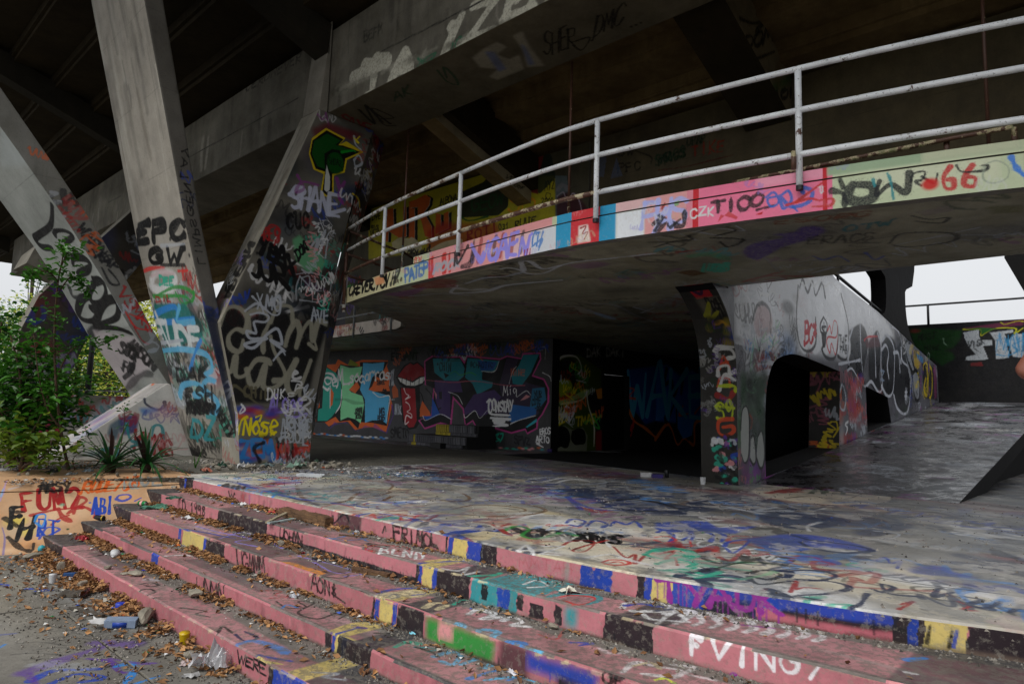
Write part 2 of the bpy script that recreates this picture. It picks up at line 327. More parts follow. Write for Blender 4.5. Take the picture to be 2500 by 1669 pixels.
def tx(col, w, s, x0, y0, x1, y1, hx_, hy_=None, soft=.3, a=1., k=None, gap=.22, jit=.05, drip=0):
    """text along (x0,y0)-(x1,y1), height vector (hx_,hy_)"""
    if hy_ is None: hx_, hy_ = 0, -hx_
    m = len(s); cw = 1/m
    for i, ch in enumerate(s):
        if ch == ' ': continue
        g = GL.get(ch) or GL.get(ch.upper()); jx, jy = random.uniform(-jit, jit), random.uniform(-jit*1.8, jit*1.8); sh = random.uniform(-.14, .14); sy = random.uniform(.85, 1.15); sx = random.uniform(.88, 1.18); hk = random.random()
        for si, st in enumerate(g):
            st = [(p[0]+random.uniform(-.04, .04), p[1]+random.uniform(-.04, .04)) for p in st] if len(st) > 2 else list(st)
            if hk < .2 and ch not in 'CIO0' and si == len(g)-1 and len(st) > 1 and ch not in '._:-': st = st+[(st[-1][0]+random.uniform(.1, .3), st[-1][1]+random.uniform(-.25, .2))]
            if hk > .8 and ch not in 'CIO0' and si == 0 and ch not in '._:-': st = [(st[0][0]-random.uniform(.1, .22), st[0][1]+random.uniform(-.15, .15))]+st
            st2 = catmull(st, 5) if (ch not in SHARP and len(st) > 2) else [tuple(np.array(a_)*(1-f)+np.array(b_)*f) for a_, b_ in zip(st, st[1:]) for f in (0, .33, .66)]+[st[-1]]
            P = []
            for (gx, gy) in st2:
                u = (i+gap/2+(.5+(gx-.5)*sx+jx+sh*gy)*(1-gap))*cw; v = gy*sy+jy
                P.append((x0+(x1-x0)*u+hx_*v, y0+(y1-y0)*u+hy_*v))
            ln(col, w*.95, P, soft, a, k, smooth=False, drip=drip if random.random() < .5 else 0)
def tx2(c1, w1, c2, w2, *a, **k):
    st = random.getstate(); tx(c1, w1, *a, **k); random.setstate(st); tx(c2, w2, *a, **k)
def scrib(s, u, v, size, w, col, a=.9, ang=0., soft=.35):
    """an illegible hand-style squiggle"""
    m = random.randint(3, 7); P = []; x = 0
    kind = random.random()
    for i in range(m*4):
        ph = i*math.pi/2*random.uniform(.85, 1.15); x += .09*random.uniform(.4, 1.5)
        P.append((x+.10*math.cos(ph)*(1.6 if kind < .5 else .4), .33*math.sin(ph)*random.uniform(.5, 1.25)))
    if kind > .85: P.append((x-.5, -.5)); P.append((x-1.2, -.45)); P.append((x, -.62))
    ca, sa = math.cos(ang), math.sin(ang); x0 = x/2
    s.stroke([(u+((p[0]-x0)*ca-p[1]*sa)*size, v+((p[0]-x0)*sa+p[1]*ca)*size) for p in catmull(P, 4)], w, C_(col), soft, a)
def clutter(s, box, n, cols, size=(.15, .5), w=(.012, .035), a=(.5, 1.), blobs=0, ang=.3, bsize=(.1, .4), wash=None):
    u0, v0, u1, v1 = box
    for _ in range(blobs):
        c = random.choice(wash or cols); r = random.uniform(*bsize); s.blob(random.uniform(u0, u1), random.uniform(v0, v1), r*random.uniform(.7, 1.6), r*random.uniform(.5, 1), C_(c), random.uniform(.3, .85), random.uniform(0, .8))
    for _ in range(n):
        sz = random.uniform(*size); scrib(s, random.uniform(u0, u1), random.uniform(v0, v1), sz, random.uniform(*w)*(.6+sz), random.choice(cols), random.uniform(*a), random.gauss(0, ang), random.uniform(.2, .7))
def throwup(s, u, v, size, fillc, outc, a=.95, ang=0.):
    """a bubble shape of three or four lobes, filled and outlined"""
    m = random.randint(3, 5); L = []
    for i in range(m): L.append((i*.42, random.uniform(-.06, .06), .3*random.uniform(.8, 1.2), .45*random.uniform(.8, 1.15)))
    ca, sa = math.cos(ang), math.sin(ang)
    def ring(c, k): return [(u+((c[0]+math.cos(q)*c[2]*k)*ca-(c[1]+math.sin(q)*c[3]*k)*sa)*size, v+((c[0]+math.cos(q)*c[2]*k)*sa+(c[1]+math.sin(q)*c[3]*k)*ca)*size) for q in np.linspace(0, 6.283, 22)]
    for c in L:
        s.fill(ring(c, 1), C_(fillc), 0, a); s.stroke(ring(c, 1), .035*size+.008, C_(outc), .3, a)
        s.stroke([(u+((c[0]-.05)*ca-(c[1]-.2)*sa)*size, v+((c[0]-.05)*sa+(c[1]-.2)*ca)*size), (u+((c[0]+.04)*ca-(c[1]+.12)*sa)*size, v+((c[0]+.04)*sa+(c[1]+.12)*ca)*size)], .02*size+.006, C_(outc), .3, a)
# ---------------------------------------------------------------- canvases (flat paint lies on these)
class Floor(Surf):
    def __init__(s, name, t0, t1, n0, n1, ppm, z): Surf.__init__(s, name, W(t0, n0, z), T, N, t1-t0, n1-n0, ppm); s.z = z
    def p2uv(s, q, k=None): return s.uvw(hit(q, 'z', s.z if k is None else LV[k]))
class Poly(Surf):
    """vertical face(s) standing on one or more plan polylines; u runs along t, row k of the canvas is line k"""
    def __init__(s, name, lines, zs, t0, t1, ppm, rowh):
        Surf.__init__(s, name, W(t0, 0, 0), T, Z, t1-t0, rowh*len(lines), ppm); s.lines, s.zs, s.rowh, s.t0 = lines, zs, rowh, t0
    def uvw(s, p, k=0):
        t, n = tn(p); return t-s.t0, float(p[2])-s.zs[k]+s.rowh*k
    def p2uv(s, q, k=None):
        k = k or 0; r = ray(*q); best = None; L = s.lines[k]
        for i in range(len(L)-1):
            (t0, n0), (t1, n1) = L[i], L[i+1]; d = T*(t1-t0)+N*(n1-n0); nn = np.cross(d, Z); den = nn @ r
            if abs(den) < 1e-9: continue
            P = r*((nn @ W(t0, n0, 0))/den); f = ((P-W(t0, n0, 0)) @ d)/(d @ d)
            e = 0 if 0 <= f <= 1 else min(abs(f), abs(f-1))
            if (r @ P) > 0 and (best is None or e < best[0]): best = (e, P)
        return s.uvw(best[1], k)
LV = [-1., -1.15, -1.305, -1.47, -1.59, -1.75]
def ext(n0, bend): return [(-9.75, n0), (-7, n0), (-4.5, n0)] + [(t, n0+bend*max(0, t+3.2)**1.7) for t in (-3.2, -2.6, -2, -1.4, -.8, -.2, .6, 1.6, 3)]
EDGE = [ext(3.78, .095), ext(3.38, .035), ext(2.97, .02), ext(2.60, .02), ext(2.21, .02)]
def en(k, t):
    L = EDGE[k]
    for (a, b), (c, d) in zip(L, L[1:]):
        if t <= c: return b+(d-b)*(t-a)/(c-a)
    return L[-1][1]
def wp(name, t, n0, z0, w, h, ppm): return Surf(name, W(t, n0, z0), N, Z, w, h, ppm)       # wall in the n-z plane
S_plat = Floor('paint_platform', -13.2, 4, 3.2, 12.2, 110, -1.)
S_back = Floor('paint_platform_back', -26, 4, 12.2, 24, 45, -1.)
S_tread = Floor('paint_treads', -10.6, 3.2, 1.9, 5.4, 160, -1.15)
S_ground = Floor('paint_pavement', -13, 2, -1.2, 2.8, 120, -1.75)
S_riser = Poly('paint_risers', EDGE, LV[1:], -10, 3, 170, .2)
P0, P1, P2 = W(-9.42, 1.72, -1.75), W(-10.42, 1.86, -1.0), W(-9.76, 3.86, -1.0)
_u = (P2-P1)/np.linalg.norm(P2-P1); _n = np.cross(_u, P1-P0); _n /= np.linalg.norm(_n); _v = np.cross(_n, _u); _v = _v if _v[2] > 0 else -_v
S_cheek = Surf('paint_cheek', P0-_u*.6-_v*.02, _u, _v, 3.4, 1.5, 200)
TP = -11.1
S_pier = wp('paint_pier', TP, 4.2, -1.2, 4.2, 9, 110)
_tf = -11.1
# ---------------------------------------------------------------- solid outlines
def onT(t, *qs): return [hit(q, 't', t) for q in qs]
def nzp(p): t, n = tn(p); return n, float(p[2])
def poly_t(t, nz): return [W(t, n, z) for n, z in nz]
M_conc = mat_concrete('bare_concrete'); M_dark = mat_concrete('dark_concrete', '2e2a21', '201d16', .9, .6)  # M_dark: base colour darkened to keep the interior dim
M_brown = mat_concrete('stained_brown_concrete', '382f1f', '282114', .9, .7)
# the ground
def terrain():
    g = NG('sandy_ground'); c = g.mix(g.ramp(g.noise(.35, 6), .35, .65), (.05, .045, .035), (.10, .09, .08)); c = g.mix(g.ramp(g.noise(6, 5), .5, .7), c, (.06, .075, .03))
    g.l(c, g.b.inputs['Base Color']); g.b.inputs['Roughness'].default_value = .95; g.l(g.bump(g.noise(9, 6), .6, .03), g.b.inputs['Normal'])
    V = [(x, y, -1.84) for x, y in ((-900, -500), (900, -500), (900, 1300), (-900, 1300))]
    obj('ground', V, [[0, 1, 2, 3]], g.m, kind='structure')
terrain()

FAS = [(-11.25, 7.27), (-10.2, 7.0), (-9.15, 6.77), (-8.1, 6.62), (-7.15, 6.50), (-6, 6.36), (-4.9, 6.28), (-3.9, 6.36), (-2.95, 6.48), (-2.05, 6.62), (-1.27, 6.78), (-.6, 6.94), (.3, 7.2), (1.5, 7.6), (3.2, 8.2)]
FAS = [tuple(p) for p in catmull(FAS, 3)]
S_fas = Poly('paint_fascia', [FAS], [2.03], -11.6, 3.4, 130, .46)
S_soff = Floor('paint_soffit', -26, 3.6, 6, 23, 60, 2.05)
def wall2(name, pts, z0, z1, ppm):
    """canvas on a straight wall through two plan points"""
    a, b = W(*pts[0], z0), W(*pts[1], z0); L = np.linalg.norm(b-a); return Surf(name, a, (b-a)/L, Z, L, z1-z0, ppm)
S_mur = wall2('paint_mural', ((-25, 13.35), (-11.5, 13.95)), -1.05, 2.1, 75)
S_rec = wall2('paint_recess', ((-11.5, 13.95), (-11.3, 23.2)), -1.05, 2.1, 75)
TA = -4.6
S_arch = wp('paint_arch_wall', TA, 9.1, -1.1, 16.4, 5.6, 75)
S_jamb = Surf('paint_jamb', W(TA-.62, 15.1, -1.1), T, Z, .64, 2.6, 90)
S_pil = Surf('paint_pillar', W(TA-.62, 10.15, -1.1), T, Z, .64, 3.3, 150)
S_cc = Surf('paint_strut', hit((445, 1140), 'z', -1), T, Z, 1, 1, 10)
# strut faces: in-plane direction of the leaning face
class Lean(Surf):
    """the long leaning face of a strut: a bent (n,z) line drawn out along t"""
    def p2uv(s, q, k=None):
        r = ray(*q); best = None
        for i in range(len(s.line)-1):
            a, b = W(s.t, *s.line[i]), W(s.t, *s.line[i+1]); d = b-a; nn = np.cross(T, d); P = r*((nn @ a)/(nn @ r)); f = ((P-a) @ d)/(d @ d); e = max(0, -f, f-1)
            if (r @ P) > 0 and (best is None or e < best[0]): best = (e, P)
        return s.uvw(best[1])
def lean(t, nz0, nz1, w, name, ppm, z_ext=.4, line=None):
    a, b = W(t, *nz0), W(t, *nz1); d = (b-a)/np.linalg.norm(b-a); a = a-d*z_ext
    s = Lean(name, a-T*w, T, d, w, np.linalg.norm(b-a)+.3, ppm); s.t = t; s.line = line or [nz0, nz1]; return s
CC = [(5.42, -1.0), (5.18, -.4), (4.57, 1.45), (4.11, 2.97), (3.48, 5.38), (3.1, 6.8), (2.75, 8.2)]      # front corner of the centre strut (n,z)
TL = -13.42
LC = [(5.75, -1.05), (5.0, .2), (4.65, .69), (4.13, 1.37), (3.63, 2.17), (3.06, 2.99), (2.2, 4.09), (1.3, 5.2), (.3, 6.5), (-.9, 8.2), (-1.3, 8.8)]
S_ccf = lean(-11.19, CC[0], CC[-1], 2.2, 'paint_centre_strut', 70, line=CC)
S_ccs = wp('paint_centre_strut_side', -11.19, 2.4, -1.1, 4.0, 9.4, 90)
S_lcf = lean(TL, LC[0], LC[-1], 2.5, 'paint_left_strut', 60, line=LC)
S_lcs = wp('paint_left_strut_side', TL, -2.2, 0, 8, 9.2, 70)
S_strip = lean(TP, (4.75, 1.38), (6.33, 5.59), .66, 'paint_pier_edge', 100, 3)
# wedge footing
WE = [W(TL, 2.95, -1.12), W(TL, 4.87, .36), W(TL, 5.0, -1.08)]
S_wf = wp('paint_wedge', TL, 2.6, -1.1, 3.2, 1.9, 120)
_d = WE[1]-WE[0]; _d = _d/np.linalg.norm(_d); S_wt = Surf('paint_wedge_top', WE[0]-T*.9-_d*.2, T, _d, .9, 3.3, 110)
GN = [(6.55, 5.62), (8.0, 5.62)]
S_gs = Surf('paint_girder_side', W(-36, 6.55, 5.6), T, Z, 40, 2.2, 40)
S_gb = Surf('paint_girder_bottom', W(-14, 6.5, 5.62), T, N, 15, 1.6, 60)
S_up = Surf('paint_upper_wall', W(-17, 11, 2.4), T, Z, 20, 3.6, 60)
S_bw = Surf('paint_back_wall', W(-14, 27, .2), T, Z, 24, 4.2, 40)
S_far = wp('paint_far_pier', -20.3, 3.4, -1.2, 5, 9, 40)
S_par = wp('paint_parapet', -34, 2, -1.05, 18, 1.5, 40)
S_ramp = Floor('paint_ramp', -4.7, -1.5, 9.2, 25, 60, -1)
_rs = (.78+1)/(24.8-10.7); _dr = (N+Z*_rs)/np.linalg.norm(N+Z*_rs)
S_ramp = Surf('paint_ramp', W(-4.7, 10.4, -1.04), T, _dr, 3.4, 15.2, 60)
def p_ramp(t, n): return W(t, n, -1+(n-10.7)*_rs)
S_br = wp('paint_brace', -9.8, 7.5, 4.4, 4.5, 2, 60)
S_rk = wp('paint_raker', -4.0, 6, 3.2, 10, 6, 50)
S_sp = Surf('paint_upper_wall_right', W(-9, 11, 2.4), T, Z, 14, 3.4, 50)
# ================================================================ PAINT (all strokes are traced onto the canvas of the surface they stand on)
# ---- platform top and treads
pal_f = ['k', 'n', 'b', 'b', 'g', 'r', 's', 'm', 'B', 'cr']
use(S_plat, 'H')
def band_t(s, z_in, t0, t1, n0, n1, cols, n, bsz, a):
    for _ in range(n):
        s.blob(random.uniform(t0, t1)-s_t0(s), random.uniform(n0, n1)-s_n0(s), random.uniform(*bsz)*1.5, random.uniform(*bsz)*.6, C_(random.choice(cols)), random.uniform(*a), .7)
def s_t0(s): return tn(s.o)[0]
def s_n0(s): return tn(s.o)[1]
for _ in range(150): S_plat.blob(random.uniform(0, 17), random.uniform(0, 9), random.uniform(.3, 1.4), random.uniform(.1, .5), C_(random.choice(['cr', 's', 'g', 'cr', 'g'])), random.uniform(.1, .45), .3)
for _ in range(60): S_plat.blob(random.uniform(2, 17), random.uniform(3, 9), random.uniform(.3, 1.1), random.uniform(.1, .4), C_(random.choice(['n', 'k', 'k', 'g', 'r', 'n'])), random.uniform(.2, .7), .6)
for _ in range(30): S_plat.blob(random.uniform(1, 17), random.uniform(5.2, 9), random.uniform(.6, 2.), random.uniform(.15, .5), C_(random.choice(['k', 'k', 'n', 'g', 'r'])), random.uniform(.3, .65), .4)
for _ in range(12): throwup(S_plat, random.uniform(1, 15), random.uniform(1.4, 6), random.uniform(.8, 1.6), random.choice(['g', 'n', 's', 'n']), random.choice(['k', 'n', 'br']), random.uniform(.35, .75), random.choice([0, .1, math.pi]))
clutter(S_plat, (0, .3, 17, 9), 330, ['k', 'n', 'b', 'r', 's', 'w', 'm', 'g', 'B'], (.2, 1.1), (.02, .07), (.3, .85), ang=.5)
clutter(S_plat, (.5, .5, 11, 1.9), 60, ['k', 'r', 'w', 'B', 'T', 'R', 'n'], (.2, .7), (.015, .05), (.4, .9), ang=.5)
for _ in range(110): S_plat.blob(random.uniform(3, 17), random.uniform(.5, 2.2), random.uniform(.3, 1.), random.uniform(.1, .35), C_(random.choice(['d8cfb8', 'd4ccb8', 'w', 'cr'])), random.uniform(.4, .85), .5)
clutter(S_plat, (3, .5, 16.5, 2.2), 90, ['k', 'r', 'w', 'B', 'b', 'T', 'R', 'n', 'n'], (.2, .8), (.02, .05), (.5, .95), ang=.6)
# named pieces on the front of the platform
for P_, c_ in (("0,260 200,268 400,290 380,330 200,350 120,400 -60,420 -160,380 -200,300", 'g'), ("330,325 560,330 780,330 900,375 850,400 560,390 330,400 180,380", 'g'), ("600,430 700,415 950,400 1250,420 1390,460 1250,490 1000,495 760,480", 'g')):
    pg('g', P_, a=.55, smooth=True); ln('br', 7, P_, .3, .9)
ln('br', 6, '0,350 200,330 400,340 300,370'); ln('br', 6, '800,450 950,425 1200,440 1250,465 1000,470'); ln('br', 6, '350,400 450,360 620,380')
ln('s', 9, '1300,260 1400,250 1600,260 1780,280 1600,295 1400,285', .4, .8); ln('w', 6, '1380,275 1500,255 1650,265'); ln('w', 6, '1450,285 1560,262 1700,280')
pg('n', '1500,330 1700,315 1900,330 2000,380 1800,400 1560,370', .03, .8, smooth=True); pg('n', '1700,400 1900,395 2200,420 2340,480 2000,490 1800,440', .03, .75, smooth=True)
ln('k', 10, '1700,420 1900,390 2100,410 2250,450 2350,430'); ln('k', 9, '1750,440 1950,460 2200,470')
ln('b', 9, '1520,540 1560,515 1640,530 1600,560 1540,550'); ln('b', 9, '1650,560 1700,525 1780,545 1750,570'); ln('b', 8, '1800,560 1840,530 1900,550 1960,530 2000,570'); ln('b', 9, '2100,600 2200,560 2320,600 2260,650')
ln('k', 16, '1180,570 1240,600 1320,625 1420,590 1500,600 1560,630'); tx('k', 15, 'XNS', 1560, 650, 1880, 680, 10, -60, soft=.2); tx('k', 13, 'GLN', 1250, 620, 1560, 650, 0, -50)
ln('G', 12, '1120,590 1200,560 1280,580 1240,620 1340,640 1500,600 1580,620'); ln('r', 8, '1050,550 1120,600 1170,620 1100,570 1160,545')
ln('r', 7, '1500,680 1560,655 1700,660 1640,720 1560,715 1660,680 1780,650'); ln('r', 7, '1820,690 1900,760 1960,740 1960,800 2060,720 2200,710')
ln('T', 18, '2020,740 2100,705 2250,705 2320,735 2250,770 2120,765 2030,745'); ln('T', 14, '2120,740 2200,725 2270,740 2180,752'); ln('T', 16, '2100,800 2200,775 2340,790'); ln('T', 15, '2120,840 2250,850 2349,820')
ln('R', 9, '1750,790 1800,775 1900,780 1920,800 1830,808 1760,798'); ln('R', 7, '1800,793 1850,786 1880,795'); 
tx('w', 10, 'AZ', 1160, 740, 1500, 740, 30, -50); ln('w', 14, '1650,760 1800,740 1900,770 2060,810', .5, .8); ln('b', 8, '570,575 700,560 860,545 970,555 900,600 800,600', .3, .9); ln('b', 6, '330,480 480,500 600,530'); ln('r', 5, '300,490 400,480 600,500 700,490 640,520')
pg('b', '580,575 690,570 720,545 760,540 720,580 980,590 960,605 840,620 800,600 700,590', a=.9); pg('cr', '840,612 1000,590 1100,600 1020,650 940,655', a=.9)
use(S_plat, 'I')
pg('n', '640,490 850,470 1100,500 1250,530 1100,570 900,580 700,540', .02, .85, smooth=True); pg('n', '1280,590 1550,545 1650,560 1450,620 1300,620', .02, .7, smooth=True); pg('n', '100,470 250,410 400,430 300,480', .02, .7, smooth=True)
pg('b', '0,540 200,525 330,530 400,570 650,560 500,610 300,590 100,600 0,580', .01, .85); pg('b', '560,640 900,610 1200,650 1400,720 1100,700 880,720 700,700', .02, .8, smooth=True); pg('b', '1600,830 1800,810 1900,850 2050,890 1850,880 1650,860', .02, .7, smooth=True)
ln('n', 14, '880,620 1000,650 1250,680 1380,715 1200,730 1000,700 920,660'); ln('b', 8, '440,690 470,660 600,650 500,730 450,700'); ln('b', 8, '1400,780 1470,760 1500,800 1560,780 1540,830')
ln('s', 8, '1400,590 1550,610 1500,640 1380,645'); ln('s', 7, '380,440 500,450 700,470'); ln('w', 8, '980,590 970,560 1050,535', .5, .8)
for x in (80, 200, 330, 400): ln('b', 9, f'{x},600 {x+40},620 {x+20},660')
ln('R', 6, '0,630 80,625 130,650 60,665 0,650'); ln('R', 5, '220,650 230,690')
ln('dg', 10, '390,830 500,800 650,790 800,810', .4); ln('k', 14, '590,860 700,840 800,870 720,900 600,880 660,930 820,915'); ln('lg', 16, '540,900 700,870 760,850', .6, .6)
ln('n', 20, '780,845 850,850 840,885 780,880', .2); ln('n', 15, '800,850 950,840 1080,850 1150,880 1050,905 900,900'); ln('n', 16, '850,910 1050,905 1200,930 1230,960 1100,990 940,1000 900,1010 1050,1030')
ln('r', 10, '860,980 900,910 890,960 950,950 1060,960'); ln('n', 14, '1350,990 1300,1060 1200,1085'); ln('n', 12, '1380,960 1450,980 1520,950 1440,930 1500,990 1700,1010'); ln('n', 12, '1760,1000 1800,960 1780,1010 1900,980'); ln('r', 9, '1550,1090 1650,1040 1560,1060'); ln('r', 9, '1930,1040 2000,1070 1960,1090 2050,1100'); ln('n', 16, '1980,1010 2080,1030 2000,1060 2120,1080 2200,1040', .4); ln('n', 12, '2260,1110 2340,1060'); ln('w', 26, '2080,1000 2150,1015', .8, .6); ln('w', 24, '2190,960 2260,965', .8, .5)
ln('T', 15, '80,840 200,835 320,870 420,850 300,880 150,850'); ln('T', 16, '0,720 120,705 230,730 260,750 160,770 60,760'); ln('T', 12, '150,790 250,800 200,820'); ln('T', 10, '260,890 400,880 560,900'); ln('r', 8, '20,740 120,720 60,770 120,760 140,810'); ln('k', 8, '290,820 340,840 240,850')
# beige disc at the foot of the ramp
pg('c5b8a4', '610,340 640,320 760,280 900,262 1100,265 1300,285 1420,320 1500,380 1450,410 1200,425 900,405 700,375', .01, .95, smooth=True)
ln('r', 9, '720,350 900,320 760,335 980,318 800,348 930,340'); ln('dg', 7, '1000,300 1080,275 1200,300 1150,310 1050,295'); tx('dg', 6, 'AEE', 980, 350, 1280, 360, 0, -40); ln('B', 8, '1150,412 1300,405 1400,415'); ln('k', 4, '840,380 1000,370 1200,390 1350,340')
use(S_plat, 'G')
ln('b', 9, '1180,255 1450,275 1650,325 1900,385 2349,440', .3, .9); ln('b', 6, '1300,250 1600,300 1800,345'); pg('k', '1160,250 1235,250 1240,262 1170,262'); tx('k', 6, 'ATUS', 1400, 310, 1600, 345, 20, -25); tx('B', 5, 'PO', 1540, 340, 1760, 380, 20, -30); ln('R', 5, '2050,440 2150,420 2260,450 2120,460'); ln('k', 5, '1500,250 1600,240 1700,262')
for i in range(26): x = random.uniform(1650, 2250); y = 300+(x-1650)*.14+random.uniform(0, 50); ln('tl', 3, f'{x},{y} {x+15},{y-10} {x+35},{y+4} {x+50},{y-8}', .3, .6)
use(S_plat, 'I'); ln('k2', 5, '0,690 600,760 1250,860 1700,930 2349,1010', .2, .9); ln('k2', 3, '-900,560 -300,640 0,690', .2, .8); use(S_plat, 'E'); ln('k2', 3, '1400,1450 1700,1435 2016,1395', .2, .9)
# ---- back platform: dark, worn
for _ in range(70): S_back.blob(random.uniform(0, 30), random.uniform(0, 12), random.uniform(.6, 2.5), random.uniform(.2, .6), C_(random.choice(['k', 'n', 'g', 'k', 'r'])), random.uniform(.2, .6), .5)
clutter(S_back, (0, 0, 30, 11), 120, ['k', 'n', 's', 'r'], (.3, 1.2), (.03, .08), (.3, .7), ang=.5)
# ---- treads: pink and black runs, changing with each step (z-level k)
PKt = hx('b07c80'); BLt = hx('33353b')
def tread_band(k, t0, t1, col, a=1, n_in=0., n_out=0.):
    pol = [W(t, en(k, t)+n_in, 0) for t in np.linspace(t0, t1, 8)]+[W(t, en(k-1, t)+.03-n_out, 0) for t in np.linspace(t1, t0, 8)]
    S_tread.fill([S_tread.uvw(p) for p in pol], C_(col), .01, a)
def t_of(c, x, y, k): return tn(hit(px(c, x, y), 'z', LV[k]))[0]
for k in range(1, 5): tread_band(k, -10.4, 3.2, hx('77706c'), .85); tread_band(k, -10.4, 3.2, PKt, .85, 0, .17 if k < 4 else .2)
for k in range(1, 5):
    for _ in range(16): u = random.uniform(.2, 13); v = (en(k, u-10.6)+.2)-s_n0(S_tread); S_tread.blob(u, v+random.uniform(-.1, .1), random.uniform(.2, .6), random.uniform(.03, .09), C_(random.choice(['g', 's', 'k', 'pk', 'lp'])), random.uniform(.2, .6), .3)
for k, (x, y) in ((1, (1040, 350)), (2, (840, 460)), (3, (605, 570)), (4, (375, 690))): tread_band(k, -10.4, t_of('G', x, y, k)+.05, BLt, .95)
for k, a_, b_ in ((2, 1350, 1750), (3, 1090, 1300), (3, 1300, 1560), (4, 480, 700), (1, 1400, 1900), (2, 1800, 2100)): 
    yy = {1: lambda x: 350+(x-1040)*.265, 2: lambda x: 460+(x-840)*.33, 3: lambda x: 570+(x-605)*.45, 4: lambda x: 690+(x-375)*.5}[k]
    tread_band(k, t_of('G', a_, yy(a_), k), t_of('G', b_, yy(b_), k), BLt, .6, .1 if k > 2 else .02)
use(S_tread, 'G')
def L(k): return dict(k=k)
ln('V', 7, '1250,560 1400,600 1600,640 1500,660 1640,690', k=2); ln('V', 7, '1400,640 1550,600 1700,650 1800,700', k=2); ln('V', 6, '1900,750 2100,800 2300,860 2200,880', k=2); ln('V', 6, '2000,790 2150,860 2330,830', k=2); ln('B', 5, '2050,630 2200,650 2330,640', k=1); ln('B', 5, '2080,650 2250,620 2349,660', k=1)
ln('cr', 16, '1180,588 1300,625', k=2); ln('b', 7, '1150,575 1300,600 1500,640', k=2); ln('O', 26, '1770,790 1900,815 2020,860', k=2, soft=.3); ln('k', 6, '2050,880 2180,890 2220,870 2150,850', k=2)
ln('k', 5, '480,720 600,715 660,740 560,760', k=4); ln('r', 4, '740,620 800,630 860,600 830,640', k=3); ln('k', 7, '900,930 960,920 1010,935 960,945 920,938', k=4); ln('k', 7, '880,970 950,960 990,980 930,995 890,980', k=4); ln('k', 6, '920,1010 1000,1015', k=4)
ln('s', 20, '940,900 1000,905', k=4, a=.5); ln('w', 10, '1060,750 1180,745 1260,760', k=3, a=.7); ln('k', 7, '1150,1080 1300,1100 1250,1120 1340,1140', k=4); ln('r', 6, '1700,970 1790,975 1750,1000 1850,1010 1720,1020', k=3); ln('k', 8, '1760,1040 1830,1080 1950,1075 1900,1040 2000,1050 1900,1110 2020,1150 2150,1110', k=3); ln('k', 8, '2160,1150 2250,1110 2349,1150 2280,1180', k=3); ln('B', 6, '1800,1080 1830,1060 1900,1080', k=3)
ln('n', 9, '1500,1250 1560,1290 1640,1270 1560,1230', k=4); ln('B', 26, '1520,1310 1620,1290 1760,1330 1830,1370', k=4, soft=.6, a=.8); ln('b', 12, '1650,1380 1740,1400 1860,1420', k=4); ln('c5b26a', 12, '1640,1390 1700,1420 1800,1440', k=4); ln('k', 10, '1330,1210 1380,1240 1420,1200 1480,1240', k=4)
tread_band(4, t_of('G', 1790, 1500, 4), t_of('G', 1900, 1560, 4), hx('c5b26a'), .9); tread_band(4, t_of('G', 1900, 1560, 4), t_of('G', 2300, 1566, 4)+2, BLt, .8); ln('s', 14, '1990,1490 2150,1500 2060,1520 2200,1540', k=4, soft=.5, a=.7)
use(S_tread, 'H')
for k, c_, a_, b_, y_ in ((1, 'c5b26a', 600, 680, 800), (1, BLt, 690, 880, 860), (1, 'tl', 880, 1210, 930), (2, 'c5b26a', 330, 430, 1010), (2, BLt, 440, 620, 1070), (3, 'c5b26a', 20, 110, 1240), (3, BLt, 130, 300, 1300), (1, BLt, 1780, 2070, 1150)):
    tread_band(k, t_of('H', a_, y_, k), t_of('H', b_, y_+(b_-a_)*.3, k), C_(c_), .9)
ln('w', 12, '640,800 780,770 860,780', k=1, a=.0); ln('b', 12, '600,795 740,785 870,785', k=1); ln('c5b26a', 18, '650,785 740,775 830,770', k=1); ln('w', 9, '730,830 830,845 900,820 860,870 960,850', k=1, a=.7); tx('w', 7, 'BLND', 320, 725, 620, 775, 10, -38, k=1, soft=.2); ln('k', 9, '220,680 380,700 290,685 260,670 380,690', k=1); ln('r', 6, '300,720 240,700 320,680 480,690 520,710 440,720', k=1)
ln('T', 12, '900,880 1050,870 1100,860 1000,900', k=1); ln('w', 7, '1250,930 1330,905 1400,940 1280,950', k=1); ln('tl', 18, '1380,990 1450,960 1500,985 1400,1010', k=1); ln('R', 8, '1480,1010 1560,1000 1680,1010 1700,1030 1600,1060 1500,1030', k=1); ln('tl', 14, '1520,990 1700,1000 1730,1030 1650,1060', k=1)
ln('w', 18, '1880,1080 1900,1050 2050,1040 2180,1070 2150,1100 1950,1100', k=1); ln('b', 14, '1900,1065 2000,1055 2130,1075', k=1); ln('w', 16, '2100,1180 2200,1110 2280,1090 2320,1130 2250,1170', k=1); ln('w', 14, '2000,1110 2050,1150 2150,1160 2300,1170', k=1)
ln('b', 14, '320,1000 380,970 520,955 660,960', k=2); ln('cr', 50, '360,1010 480,985 600,1000', k=2, soft=.4); ln('g', 7, '390,1010 420,990 450,1010 400,1020', k=2); ln('b', 6, '540,1000 620,990', k=2)
ln('cr', 18, '620,1080 680,1050 760,1060 700,1090', k=2); ln('w', 20, '900,1120 960,1090 1060,1120 980,1150 1100,1140', k=2, soft=.4); ln('w', 18, '1120,1160 1180,1140 1240,1170 1180,1190 1280,1200', k=2, soft=.4); ln('cr', 9, '950,1085 985,1095 960,1110', k=2); ln('T', 12, '800,1060 860,1030 940,1040', k=2); ln('R', 9, '1350,1250 1450,1280 1500,1230', k=2, a=.6); ln('b', 14, '1550,1300 1680,1305 1600,1320', k=2); ln('w', 16, '1740,1340 1800,1370 1900,1360 1800,1330', k=2, a=.5)
